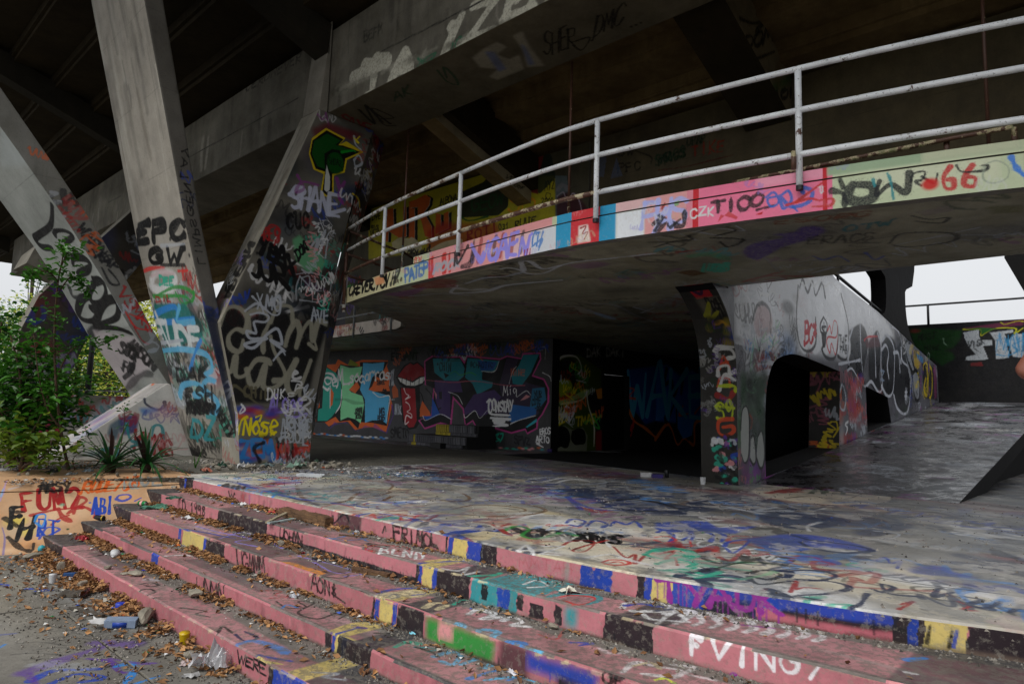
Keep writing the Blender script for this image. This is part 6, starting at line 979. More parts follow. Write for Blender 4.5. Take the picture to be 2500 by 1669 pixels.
raker(-16, 8.02, 12.3); raker(-4.0, 8.02, 10.98, .72, .8, [M_brown, m_rk], [(S_rk, 1, T)])
V, F = prism(poly_t(-9.8, [(8.02, 5.72), (11.0, 4.72), (11.0, 5.05), (8.02, 6.1)]), -T*.42)
obj('brace', V, F, [M_brown_lit, m_br], stand, surf=[(S_br, 1, T)], bevel=.012)
V, F = prism(poly_t(-9.6, [(8.02, 5.9), (8.9, 5.62), (10.98, 5.0), (10.98, 5.7), (8.02, 6.9)]), -T*.7)
obj('raker_beam', V, F, M_brown, stand)
# --- upper wall at the back of the mezzanine
m_up = mp('painted_upper_wall', S_up, c1='5f5a48', c2='4a4637', rough=.6, peel=.1)
def slabwall(name, s, t0, t1, n, z0, z1, mats, th=.25, **k):
    V, F = prism([W(t0, n, z0), W(t1, n, z0), W(t1, n, z1), W(t0, n, z1)], N*th); return obj(name, V, F, mats, None, surf=[(s, 1, -N)], **k)
m_sp = mp('painted_upper_wall_right', S_sp, c1='6a6048', c2='4c4434', rough=.8)
slabwall('upper_wall', S_sp, -8.15, 5, 11, 2.44, 5.75, [M_conc, m_sp], label='brown upper wall with scrawled tags, right of the yellow wall behind the railing', cat='wall')
slabwall('upper_wall', S_up, -17, -8.2, 11, 2.44, 5.75, [M_conc, m_up], label='yellow and orange graffitied wall behind the balcony railing', cat='wall')
# --- mezzanine deck
m_fas = mp('painted_fascia', S_fas, c1='b9b39a', c2='9a9580', rough=.45, peel=.08, grime=.1); m_soff = mp('painted_soffit', S_soff, c1='a39e86', c2='7d7964', rough=.5, peel=.3, grime=.35, streak=.1)
deck = empty('mezzanine_deck', W(-6, 8, 2.05), label='bowed concrete balcony slab with a brightly painted edge band', cat='balcony')
end = [(-11.6, 7.9), (-12.0, 8.7), (-12.6, 9.65), (-13.1, 10.2)]
deck2 = [(-13.6, 10.45), (-14.6, 10.6), (-18, 10.9), (-24, 11.3), (-25, 11.35)]
ring = FAS[::-1]+end+deck2+[(-25, 13.64), (-11.76, 14.24), (-11.56, 23.3), (-5.3, 23.0), (-5.3, 9.75), (3.2, 9.7)]
V, F = prism([W(t, n, 2.05) for t, n in ring], Z*.27)
o = obj('slab', V, F, [M_conc, m_soff], deck, surf=[(S_soff, 1, -Z)])
def band(name, line, z0, z1, off, th, mats, sf, parent):
    """a run of edge band following a plan line: set OFF metres proud of it"""
    V = []; F = []; m = len(line)
    for i, (t, n) in enumerate(line):
        a = np.array(line[max(i-1, 0)]); b = np.array(line[min(i+1, m-1)]); d = (b-a)/np.linalg.norm(b-a); on = np.array([d[1], -d[0]])
        p = np.array([t, n])+on*off; q = p-on*th
        V += [W(*p, z0), W(*p, z1), W(*q, z1), W(*q, z0)]
    for i in range(m-1):
        a = i*4; b = a+4; F += [[a, b, b+1, a+1], [a+1, b+1, b+2, a+2], [a+2, b+2, b+3, a+3], [a+3, b+3, b, a]]
    F += [[3, 2, 1, 0], [4*(m-1)+j for j in range(4)]]
    return obj(name, V, F, mats, parent, surf=sf)
band('fascia', FAS, 2.03, 2.325, .012, .14, [M_conc, m_fas], [(S_fas, 1, -N)], deck)
band('curb', [p for p in FAS if p[0] > -8.75], 2.345, 2.45, .0, .2, [M_conc, m_fas], [(S_fas, 1, -N), (S_fas, 1, Z)], deck)
S_fas2 = Surf('paint_far_fascia', W(-19, 10.85, 2.03), T, Z, 6, .4, 60)
clutter(S_fas2, (0, 0, 6, .4), 40, ['r', 'k', 'r', 'R', 'cr'], (.1, .3), (.02, .05)); 
m_fas2 = mp('painted_far_fascia', S_fas2, c1='d8cfc4', c2='c4b8ac', peel=.05, grime=.05)
band('fascia', [end[-1]]+deck2, 2.03, 2.36, .012, .14, [M_conc, m_fas2], [(S_fas2, 1, -N)], deck)
obj('light_stop_wall', *prism([W(9, 5.5, -1.0), W(9, 12.4, -1.0), W(9, 12.4, 6.2), W(9, 5.5, 6.2)], T*.3), M_dark, label='added unseen dark wall far to the right, keeping side light out', cat='wall')  # added beyond the view to block light from the right
# --- lower walls
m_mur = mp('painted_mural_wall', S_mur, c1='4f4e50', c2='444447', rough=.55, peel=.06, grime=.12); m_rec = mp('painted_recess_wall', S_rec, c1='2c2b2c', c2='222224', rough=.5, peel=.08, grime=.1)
a, b = W(-25, 13.35, -1.02), W(-11.5, 13.95, -1.02); V, F = prism([a, b, b+Z*3.072, a+Z*3.072], N*.3)
obj('mural_wall', V, F, [M_conc, m_mur], None, surf=[(S_mur, 1, -N)], label='long grey wall with DEE and RES lettering and a red mouth with a long tongue', cat='wall')
rw = empty('recess_wall', W(-11.4, 18, -1.02), label='dark side wall with a doorway, green face painting and blue letters', cat='wall')
def rseg(n0, n1, z0, z1, name='wall_panel'):
    f = lambda n: -11.5+(n-13.95)*.0216
    V, F = prism([W(f(n0), n0, z0), W(f(n1), n1, z0), W(f(n1), n1, z1), W(f(n0), n0, z1)], -T*.25); obj(name, V, F, [M_black, m_rec], rw, surf=[(S_rec, 1, T)])
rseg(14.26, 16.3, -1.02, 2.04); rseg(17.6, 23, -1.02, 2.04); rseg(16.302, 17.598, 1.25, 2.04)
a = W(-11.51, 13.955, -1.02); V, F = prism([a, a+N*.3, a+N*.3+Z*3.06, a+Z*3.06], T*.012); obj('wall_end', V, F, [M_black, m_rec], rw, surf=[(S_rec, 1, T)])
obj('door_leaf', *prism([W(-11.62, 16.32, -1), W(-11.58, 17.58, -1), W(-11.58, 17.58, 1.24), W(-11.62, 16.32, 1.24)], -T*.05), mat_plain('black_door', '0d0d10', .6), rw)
# --- wall with arches, T column and pillar
def arc(pts_): return [tuple(p) for p in catmull(pts_, 4)]
m_arch = mp('painted_arch_wall', S_arch, c1='66666c', c2='4c4c54', rough=.34, peel=.06, grime=.1, bump=.5, spec=.6); m_arch.node_tree.nodes['Principled BSDF'].inputs['Metallic'].default_value = .0; m_pil = mp('painted_pillar_face', S_pil, c1='55524a', c2='403e38', rough=.5, peel=.08)
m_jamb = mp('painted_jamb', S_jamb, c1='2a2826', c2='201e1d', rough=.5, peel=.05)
aw = empty('arch_wall', W(-4.8, 14, -1), label='tall graffitied wall with an arched opening and a column rising from it beside the ramp', cat='wall')
RB = lambda n: -1+(n-10.7)*_rs-.03
outer = [(10.19, -1.05)] + arc([(10.16, -.4), (10.14, .6), (10.08, 1.1), (9.85, 1.6), (9.5, 1.93), (9.3, 2.04)]) + [(9.3, 2.045), (9.85, 2.045), (9.9, 3.6), (13.6, 3.62)] + [(14.95, 3.08), (18.2, 2.78)]
outer += [(21.9, 2.27), (24.7, 1.91), (24.8, .7)]
a1 = arc([(11.22, -.9), (11.23, 0.0), (11.32, .6), (11.62, 1.02), (12.2, 1.2), (12.8, 1.25), (13.9, 1.19), (15.18, 1.1)]) + [(15.0, -.5)]
a2 = [(17.05, -.18), (17.0, .88), (18.84, .7), (19.12, .07)]
def holed(outer, holes, t, w):
    bm = bmesh.new(); loops = []
    for L in [outer]+holes: 
        vs_ = [bm.verts.new(Vector(W(t, *p))) for p in L]; loops.append([bm.edges.new((vs_[i], vs_[(i+1) % len(vs_)])) for i in range(len(vs_))])
    es = [e for l in loops for e in l]; bmesh.ops.triangle_fill(bm, use_beauty=True, use_dissolve=False, edges=es)
    r = bmesh.ops.extrude_face_region(bm, geom=list(bm.faces)); bmesh.ops.translate(bm, vec=Vector(-T*w), verts=[v for v in r['geom'] if isinstance(v, bmesh.types.BMVert)])
    bmesh.ops.recalc_face_normals(bm, faces=bm.faces); V = [np.array(v.co) for v in bm.verts]; bm.verts.index_update(); F = [[v.index for v in f.verts] for f in bm.faces]; bm.free(); return V, F
ol = outer[:] + [(19.1, RB(19.1)-.3), (16.9, RB(16.9)-.3), (15, RB(15)-.3), (11.3, -1.05)]
V, F = holed(ol, [[(11.24, -.92)]+a1[1:-1]+[(15.02, -.52)], a2], TA, .62)
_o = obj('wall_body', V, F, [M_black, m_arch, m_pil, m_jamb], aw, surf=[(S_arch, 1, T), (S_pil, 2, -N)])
_off = np.array(aw.location); _me = _o.data; _uv = _me.uv_layers[0]
for p in _me.polygons:
    _n = tn(np.array(p.center)+_off)[1]; _nn = np.array(p.normal)
    if p.material_index == 2 and _n > 11:
        p.material_index = 3 if _n < 16 else 0
        for li in p.loop_indices: u, v = S_jamb.uvw(np.array(_me.vertices[_me.loops[li].vertex_index].co)+_off); _uv.data[li].uv = (u/S_jamb.w, v/S_jamb.h)
    elif p.material_index == 1 and _nn @ T < .8: p.material_index = 0
cp = arc([(18.55, 2.755), (18.85, 2.9), (18.98, 3.3), (18.96, 3.74)]) + [(18.9, 3.8), (17.9, 4.1), (17.5, 4.6), (17.4, 5.6), (22.4, 5.6), (22.1, 4.5), (21.8, 4.0), (21.1, 3.8)] + arc([(20.95, 3.7), (20.95, 3.3), (21.1, 2.85), (21.5, 2.45), (21.95, 2.28)])
V, F = prism(poly_t(TA, cp), -T*.36)
obj('column', V, F, [M_black, m_arch], aw, surf=[(S_arch, 1, T)])
V, F = prism([W(-11.3, 23.02, -1), W(-5.2, 23.02, -1), W(-5.2, 23.02, 2.3), W(-11.3, 23.02, 2.3)], N*.25)  # black walls added to close the space so the arch stays dark
obj('added_inner_wall', V, F, M_black, aw)
obj('inner_shade_sheet', *prism([W(-11.3, 11.9, -.994), W(-5.25, 10.9, -.994), W(-4.7, 11.25, -.994), W(-4.7, 23, -.994), W(-11.3, 23, -.994)], -Z*.004), M_black, aw)  # thin black sheet over the floor, standing in for shade inside the arch
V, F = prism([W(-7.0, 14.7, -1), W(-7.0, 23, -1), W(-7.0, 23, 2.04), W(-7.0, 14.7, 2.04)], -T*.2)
obj('added_inner_wall', V, F, M_black, aw)  # second black wall added to darken the view through the arch
# --- hidden slab added on the T column to cut skylight behind the balcony
obj('shading_slab', *prism([W(-16, 12.6, 5.61), W(-3.7, 12.6, 5.61), W(-3.7, 25.5, 5.61), W(-16, 25.5, 5.61)], Z*.35), M_dark, label='added hidden dark slab on the T-shaped column, cutting skylight beyond the balcony', cat='slab')
_q = [hit((x, y), 'n', 20) for x, y in ((2452, 630), (2520, 745), (2660, 800), (2800, 800), (2800, 560), (2452, 560))]
obj('flared_column', *prism(_q, N*.6), M_black, label='dark flaring column cutting the sky at the right border', cat='column')
# --- ramp
m_ramp = mp('painted_ramp', S_ramp, c1='3a393c', c2='2a292c', rough=.34, gl=2.2, peel=.15, grime=.15, bump=.14, spec=.75)
V, F = prism([p_ramp(-4.58, 10.7), p_ramp(-1.8, 10.7), p_ramp(-1.8, 24.8), p_ramp(-4.58, 24.8)], -Z*.3)
V[4] = V[4]*1; obj('ramp', V, F, [M_black, m_ramp], None, surf=[(S_ramp, 1, Z)], bevel=.02, kind='structure')
obj('ramp_base', *prism(poly_t(-2.0, [(11.2, -1.05), (24.7, -1.05), (24.7, .4), (12.2, -1.0)]), -T*.3), M_black, kind='structure')
obj('landing', *prism([W(-12, 24.81, .77), W(-1.8, 24.81, .77), W(6, 26.9, .77), W(-12, 26.9, .77)], -Z*.3), M_dark, kind='structure')
m_bw = mp('painted_back_wall', S_bw, c1='2b2b30', c2='222226', rough=.6)
bwl = [(-12, 26.2), (-9, 26.6), (-6, 26.9), (-3, 27.0), (0, 26.9), (3, 26.5), (6, 25.8), (9, 24.8)]
bw = empty('back_wall', W(-3, 27, 0), label='curved dark wall with green and silver letters under the open sky', cat='wall')
band('wall_panel', bwl, -1, 3.55, 0, .25, [M_conc, m_bw], [(S_bw, 1, -N)], bw)
# ================================================================ RAILINGS
def mat_rail(name, rust, col='aeb4b8'):
    g = NG(name); c = g.mix(g.ramp(g.noise(5, 4), .3, .7), hx(col)*.75, hx(col)); c = g.mix(g.math('MULTIPLY', g.ramp(g.noise(40, 3), .6, .66), .5), c, (.05, .04, .035))
    r = g.ramp(g.noise(7, 6, .7), .62-rust*.3, .65-rust*.3); cream = g.ramp(g.noise(7, 6, .7), .56-rust*.3, .6-rust*.3)
    c = g.mix(g.math('MULTIPLY', cream, min(1, rust*2)), c, (.5, .42, .26)); rc = g.mix(g.noise(30, 3), (.05, .025, .018), (.14, .06, .035)); c = g.mix(r, c, rc)
    g.l(c, g.b.inputs['Base Color']); g.b.inputs['Roughness'].default_value = .45; g.l(g.bump(r, .6, .004), g.b.inputs['Normal']); return g.m
m_r0 = mat_rail('white_rail_paint', .03, 'eef2f5'); m_r1 = mat_rail('flaking_rail_paint', .28, 'dfe2e2'); m_r2 = mat_rail('rusty_rail', .75); m_r3 = mat_rail('cream_flaking_rail', .52, 'c8bea0'); m_dkmetal = mat_plain('dark_metal', '1a1a1f', .5); m_grey = mat_rail('grey_rail_paint', .15, '7e8488')
rail = empty('railing', W(-5, 6.3, 2.3), label='three-bar white pipe railing with peeling rusty paint along the balcony edge', cat='railing')
def fasn(t):
    for (a, b), (c, d) in zip(FAS, FAS[1:]):
        if t <= c: return b+(d-b)*(t-a)/(c-a)
    return FAS[-1][1]
def railpts(t0, t1, z, off=.075): return [W(t, fasn(t)-off, z) for t in np.linspace(t0, t1, max(3, int(abs(t1-t0)*3)))]
TE = -11.2; postT = []
for q in ((1060, 580), (1357, 495), (1803, 400), (885, 630)):
    P = hit((q[0]/.93960, q[1]/.93960), 'z', 2.3); postT.append(tn(P)[0]*1.0)
postT = sorted(postT)
for nm, z in (('top_rail', 3.48), ('middle_rail', 3.05), ('bottom_rail', 2.6)):
    segs = [TE, postT[0], postT[1], postT[2], 3.0]; mats = {'top_rail': [m_r1, m_r1, m_r0, m_r0], 'middle_rail': [m_r1, m_r0, m_r0, m_r0], 'bottom_rail': [m_r2, m_r1, m_r3, m_r0]}[nm]
    for (a, b), m in zip(zip(segs, segs[1:]), mats): obj(nm, *tube(railpts(a, b, z), .03, 10), m, rail, smooth=True)
for t in postT+[-.35+1.6]: 
    n = fasn(t)-.075; obj('post', *tube([W(t, n, 2.26), W(t, n, 3.47)], .032, 10), m_r0, rail, smooth=True)
    obj('bracket', *tube([W(t, n, 2.24), W(t, n, 2.285)], .036, 8), m_dkmetal, rail)
nE = fasn(TE)-.07
obj('post', *tube([W(TE, nE, 2.0), W(TE, nE, 3.49)], .032, 10), m_r2, rail, smooth=True)
obj('post', *tube([W(TE-.02, nE+.02, 1.85), W(TE-.02, nE+.02, 2.14)], .036, 10), m_r1, rail, smooth=True)
for z in (3.46, 3.0, 2.58): obj('return_rail', *tube([W(TE, nE, z), W(TE-.55, nE+1.9, z-.02), W(TE-1.0, nE+2.6, z-.02)], .028, 8), m_r2, rail, smooth=True)
# lower pipe on the curb at the right
lr = empty('kick_rail', W(-2, 7, 2.4), label='short paint-smeared low pipe rail behind the curb at the right', cat='railing')
def cbt(c, x, y, z): return hit(px(c, x, y), 'z', z)
m_kick = mat_rail('paint_smeared_pipe', .5, '8a8a60')
V, F = tube([cbt('C', 490, 1165, 2.55), cbt('C', 900, 1085, 2.56), cbt('C', 1500, 960, 2.58), cbt('C', 1900, 880, 2.6), cbt('C', 2270, 810, 2.62), cbt('C', 2300, 900, 2.5)], .022, 8); obj('pipe', V, F, m_kick, lr, smooth=True)
for x, y, y2 in ((880, 965, 1100), (1855, 885, 970), (2285, 815, 905)): p = cbt('C', x, y, 2.62); obj('post', *tube([p, np.array([p[0], p[1], 2.44])], .024, 8), m_kick, lr, smooth=True)
# hanging rods
for i, (c, x0, y0, x1, y1, lab) in enumerate((('B', 515, 780, 480, 1560, 'thin rusty rod with blue-painted foot, nearest the pier'), ('B', 1548, 380, 1535, 1370, 'thin rusty rod hanging behind the railing at the middle'), ('C', 2080, 150, 2125, 915, 'thin rod banded yellow and blue at the far right'))):
    P = hit(px(c, x1, y1), 'z', 2.45 if i else 2.42); t, n = tn(P); n2 = (8.03, 8.03, 9.2)[i]; s = n2/n; t2 = t*s
    b0 = W(t2, n2, 2.33); top = W(t2, n2, 5.62 if i < 2 else 6.5)
    o = empty('rod', b0, label=lab, cat='rod', group=None)
    obj('shaft', *tube([b0+Z*.9, top], .022, 6), mat_rail('rust_rod', .9, '5a3a30') if i == 0 else bpy.data.materials['rust_rod'], o, smooth=True)
    obj('painted_foot', *tube([b0, b0+Z*.9], .023, 6), (mat_rail('blue_rod', .35, '6a9ab0'), mat_rail('grey_rod', .5, '8a8a90'), mat_rail('yellow_rod', .3, 'b0a040'))[i], o, smooth=True)
# railing of the far landing
fr = empty('railing', W(-17, 10.8, 2), label='far grey two-bar railing on the landing behind the pier', cat='railing')
f2 = lambda t: 10.42+(-13.6-t)*.11
for z in (2.55, 2.95): obj('rail', *tube([W(t, f2(t)-.1, z) for t in (-13.7, -15.5, -18.2)], .03, 8), m_grey, fr, smooth=True)
for t in (-13.9, -15.9, -18.2): obj('post', *tube([W(t, f2(t)-.1, 1.95), W(t, f2(t)-.1, 2.96)], .032, 8), m_grey, fr, smooth=True)
obj('landing_wall', *prism([W(-25, 13.3, 2.34), W(-14, 13.7, 2.34), W(-14, 13.7, 5.2), W(-25, 13.3, 5.2)], N*.2), mat_concrete('scuffed_landing_wall', '5a5a60', '3c3c42'), label='scuffed grey wall behind the far landing', cat='wall')
# rail on the stair parapet and on the back wall
pr_ = empty('stair_rail', W(TA-.3, 15, 3.3), label='dark handrail sloping down above the arched wall', cat='handrail')
q0, q1 = hit(px('N', 930, 130), 't', TA-.1), hit(px('N', 1280, 420), 't', TA-.1)
obj('rail', *tube([q0+(q0-q1)*.3, q0, q1], .035, 8), m_dkmetal, pr_, smooth=True)
for x, y0, y1 in ((940, 130, 185), (1145, 300, 365)): obj('post', *tube([hit(px('N', x, y0), 't', TA-.1), hit(px('N', x, y1+10), 't', TA-.1)], .03, 8), m_dkmetal, pr_, smooth=True)
br_ = empty('railing', W(-2, 27, 3.55), label='thin dark single-bar railing along the top of the far curved wall', cat='railing')
obj('rail', *tube([W(t, n-.1, 4.22) for t, n in bwl], .035, 8), m_dkmetal, br_, smooth=True)
for t, n in bwl[1:-1]: obj('post', *tube([W(t+.8, n-.1, 3.5), W(t+.8, n-.1, 4.22)], .04, 8), m_dkmetal, br_, smooth=True)
# ================================================================ BRICK STEPS by the mural wall
bs = empty('brick_steps', W(-15, 13, -1), label='two low grey brick steps splashed with yellow paint against the mural wall', cat='steps')
m_bk = [mat_plain('grey_brick', '56565c', .8, var=.4), mat_plain('pale_grey_brick', '6a6a70', .8, var=.4), mat_plain('yellow_splashed_brick', 'b8a51e', .7, var=.5)]; m_mort = mat_plain('dark_mortar', '1c1c1c', .9)
e0, e1 = tn(at('E', 610, 1305)), tn(at('E', 970, 1335))
nb = 12.62; tA, tB = e0[0]+.3, e1[0]+.05
def brick_proto(w, h, d=.06):
    V, F = boxw((0, 0, 0), T*w/2, N*d/2, Z*h); me = bpy.data.meshes.new('brick'); me.from_pydata([list(map(float, v)) for v in V], [], F); return me
mA, mB = brick_proto(.082, .205), brick_proto(.2, .082)
def brick(me, p, m):
    mm = me.copy() if False else me; o = bpy.data.objects.new('brick', mm); COL.objects.link(o); o.parent = bs; o.location = Vector(p-np.array(bs.location)); 
    if not mm.materials: mm.materials.append(m)
    o.material_slots[0].link = 'OBJECT'; o.material_slots[0].material = m
def brickcourse(t0, t1, n, z, upright):
    w = .096 if upright else .215; k = int((t1-t0)/w)
    for i in range(k):
        t = t0+(i+.5)*w; r = random.random(); yel = (abs((t-tA)/(tB-tA)-.42) < .16 and z > -.8) or (abs((t-tA)/(tB-tA)-.13) < .03)
        brick(mA if upright else mB, W(t, n+random.uniform(-.006, .006), z), m_bk[2] if yel and r < .85 else m_bk[0 if r < .6 else 1])
brickcourse(tA, tB, nb, -1+.1, True); brickcourse(tA, tB, nb, -1+.005, False)
brickcourse(tA+.75, tB-.05, nb+.45, -1+.41, True); brickcourse(tA+.75, tB-.05, nb+.45, -1+.32, False)
obj('core', *prism([W(tA, nb+.025, -1), W(tB+.0, nb+.025, -1), W(tB, nb+1.1, -1), W(tA, nb+1.1, -1)], Z*.31), m_mort, bs)
obj('core', *prism([W(tA+.75, nb+.475, -.69), W(tB-.02, nb+.475, -.69), W(tB-.02, nb+1.1, -.69), W(tA+.75, nb+1.1, -.69)], Z*.31), m_mort, bs)
# ================================================================ LEFT BACKDROP: parapet, pole
m_par = mp('painted_parapet', S_par, c1='8a857a', c2='6d6960')
obj('low_parapet', *prism(poly_t(-34, [(2, -1.0), (20, -1.0), (20, .22), (2, .22)]), -T*.25), [M_conc, m_par], surf=[(S_par, 1, T)], label='low graffiti covered parapet wall far off beyond the struts', cat='wall')
obj('parapet_pipe', *tube([W(-33.9, 2, .42), W(-33.9, 20, .42)], .03, 6), m_grey, label='thin pale pipe running above the low parapet', cat='pipe', smooth=True)
pp = hit(px('K', 500, 1150), 'z', -1); pole = obj('lamp_pole', *tube([pp, pp+Z*7.5], .13, 8), m_dkmetal, label='dark upright pole standing behind the low parapet', cat='pole', smooth=True)
obj('road', *prism([W(-80, -30, -1.80), W(-60.2, -30, -1.80), W(-60.2, 60, -1.80), W(-80, 60, -1.80)], -Z*.02), mat_concrete('worn_asphalt', '4a4a4a', '3a3a3a'), kind='structure')
# ================================================================ PLANTS
def mat_leaf(name, c1, c2, rough=.5, tr=.35):
    g = NG(name); oi = g.n('ObjectInfo').outputs['Random']; f = g.math('ADD', g.math('MULTIPLY', oi, .4), g.math('MULTIPLY', g.ramp(g.noise(1.7, 4), .35, .65), .7))
    c = g.mix(f, hx(c1), hx(c2)); g.l(c, g.b.inputs['Base Color']); g.b.inputs['Roughness'].default_value = rough
    t = g.n('BsdfTranslucent'); g.l(c, t.inputs[0]); ms = g.n('MixShader'); ms.inputs[0].default_value = tr; g.l(g.b.outputs[0], ms.inputs[1]); g.l(t.outputs[0], ms.inputs[2])
    g.l(ms.outputs[0], g.t.nodes['Material Output'].inputs[0]); return g.m
m_lf = mat_leaf('glossy_green_leaf', '1a4812', '4f8c26', .4); m_lf2 = mat_leaf('dark_green_leaf', '0e2e0c', '245816', .45); m_lfy = mat_leaf('yellow_green_leaf', '2c5a14', '7a8c2c', .5, .45); m_stem = mat_plain('brown_stem', '4a3626', .9)
def leaf_mesh(L, Wd, cup=.25, m=None):
    V = [(0, 0, 0), (L*.35, Wd*.5, cup*Wd), (L*.7, Wd*.38, cup*Wd*.6), (L, 0, -L*.12), (L*.7, -Wd*.38, cup*Wd*.6), (L*.35, -Wd*.5, cup*Wd), (L*.35, 0, 0), (L*.7, 0, -L*.03)]
    F = [[0, 6, 1], [1, 6, 7, 2], [2, 7, 3], [0, 5, 6], [5, 4, 7, 6], [4, 3, 7]]; return [np.array(v) for v in V], F
def rotm(az, el, ro):
    from mathutils import Euler; return np.array((Matrix.Rotation(az, 3, 'Z') @ Matrix.Rotation(-el, 3, 'Y') @ Matrix.Rotation(ro, 3, 'X')))
def leafcloud(pts_, L, Wd, rng):
    bv, F0 = leaf_mesh(1, Wd/L); bv = np.array(bv); V = []; F = []; 
    for p in pts_:
        s = L*rng.uniform(.6, 1.25); R = rotm(rng.uniform(0, 6.28), rng.uniform(-.7, .5), rng.uniform(-.6, .6)); o = len(V); V += list((bv*s) @ R.T+p); F += [[i+o for i in f] for f in F0]
    return V, F
def shrub(name, base, stems, nleaf, L, Wd, mat, label, cat='shrub', nsingle=60, seed=1, group=None):
    """stems: list of polylines from the base; leaves grow along twigs off them"""
    rng = random.Random(seed); e = empty(name, base, label=label, cat=cat, group=group)
    P = []; tw = []
    for st, r, spread in stems:
        st = catmull(st, 4); obj('stem', *tube(st, r, 6, rs=[r*(1-.75*i/len(st)) for i in range(len(st))]), m_stem, e, smooth=True)
        n_ = len(st)
        for _ in range(int(nleaf*len(st)/10)):
            f = rng.uniform(.18, 1)**.8; i = min(n_-1, int(f*n_)); c = st[i]; d = np.array([rng.gauss(0, 1), rng.gauss(0, 1), rng.gauss(0, .6)]); d /= np.linalg.norm(d); R = spread*rng.uniform(.15, 1)
            q = c+d*R
            if rng.random() < .12: tw.append(tube([c, (c+q)/2+Z*.03*R, q], .004, 3, False))
            P.append(q)
            for k in range(2): P.append(q+np.array([rng.gauss(0, 1), rng.gauss(0, 1), rng.gauss(0, 1)])*L*.7)
    if tw: obj('twigs', *join(tw), m_stem, e, kind='stuff')
    rng.shuffle(P); single = sorted(P, key=lambda p: np.linalg.norm(p))[:nsingle]; ids = set(map(id, single)); rest = [p for p in P if id(p) not in ids]
    me = None
    for i, p in enumerate(single):
        if me is None:
            V, F = leaf_mesh(L*1.1, Wd*1.1); me = bpy.data.meshes.new('leaf'); me.from_pydata([list(map(float, v)) for v in V], [], F); me.materials.append(mat)
        o = bpy.data.objects.new('leaf', me); COL.objects.link(o); o.parent = e; o.location = Vector(p-np.array(base)); o.rotation_euler = (rng.uniform(-.5, .5), rng.uniform(-.4, .6), rng.uniform(0, 6.28)); s = rng.uniform(.7, 1.2); o.scale = (s, s, s)
    if rest: obj('foliage', *leafcloud(rest, L, Wd, rng), mat, e, kind='stuff')
    return e
def K3(x, y, t): return hit(px('K', x, y), 't', t)
b0 = K3(400, 1430, -10.6); 
st = [K3(x, y, -10.6) for x, y in ((405, 1440), (375, 1300), (345, 1100), (325, 850), (322, 600), (340, 350), (370, 180), (360, 120))]
br1 = [K3(x, y, -10.6) for x, y in ((330, 900), (400, 760), (480, 700), (600, 690), (680, 650))]; br2 = [K3(x, y, -10.6) for x, y in ((340, 400), (420, 300), (470, 340), (500, 400))]; br3 = [K3(x, y, -10.6) for x, y in ((345, 330), (280, 270), (200, 280), (160, 300))]; br4 = [K3(x, y, -10.6) for x, y in ((345, 280), (400, 160), (450, 150))]; br5 = [K3(x, y, -10.6) for x, y in ((360, 1200), (280, 1080), (230, 900), (200, 650))]
shrub('sapling', b0, [(st, .022, .16), (br1, .012, .12), (br2, .01, .12), (br3, .01, .12), (br4, .01, .12), (br5, .014, .22)], 20, .095, .058, m_lf, 'tall thin sapling with small leaves climbing in front of the left strut', 'sapling', 90, 3)
b0 = K3(690, 1425, -10.4); shrub('seedling', b0, [([K3(x, y, -10.4) for x, y in ((680, 1440), (720, 1250), (735, 1120), (720, 1060))], .008, .12), ([K3(x, y, -10.4) for x, y in ((690, 1400), (600, 1330), (520, 1250), (500, 1180))], .008, .1), ([K3(x, y, -10.4) for x, y in ((440, 1440), (430, 1380), (470, 1330))], .007, .12)], 9, .06, .035, m_lf, 'spindly seedling growing in front of the white footing', 'seedling', 40, 5)
for i, (xs, ys, t_, spread, n_, lab, mt) in enumerate((
    ((60, 90, 120, 60), (1400, 1150, 900, 640), -11.2, .55, 85, 'dense bright green bush filling the left edge beside the cheek wall', m_lf),
    ((160, 200, 230, 260), (1400, 1180, 980, 800), -11.6, .42, 70, 'middle green bush between the left edge and the thin sapling', m_lf),
    ((-60, -80, -30, 10), (1400, 1100, 850, 560), -11.8, .6, 80, 'tall darker bush cut off by the left border of the view', m_lf2),
    ((120, 140, 100, 60), (1430, 1330, 1260, 1200), -10.7, .34, 40, 'low yellowing ground-hugging bush above the orange wall', m_lfy))):
    L = [K3(x, y, t_) for x, y in zip(xs, ys)]
    shrub('bush', L[0], [(L, .03, spread), ([L[0], L[1]+T*.3+N*.2, L[2]+T*.35+N*.3], .02, spread), ([L[0], L[1]-T*.4, L[2]-T*.5+N*.1], .02, spread)], int(n_*1.25), .12, .078, mt, lab, 'bush', 70, 10+i, 'bushes growing at the left of the cheek wall')
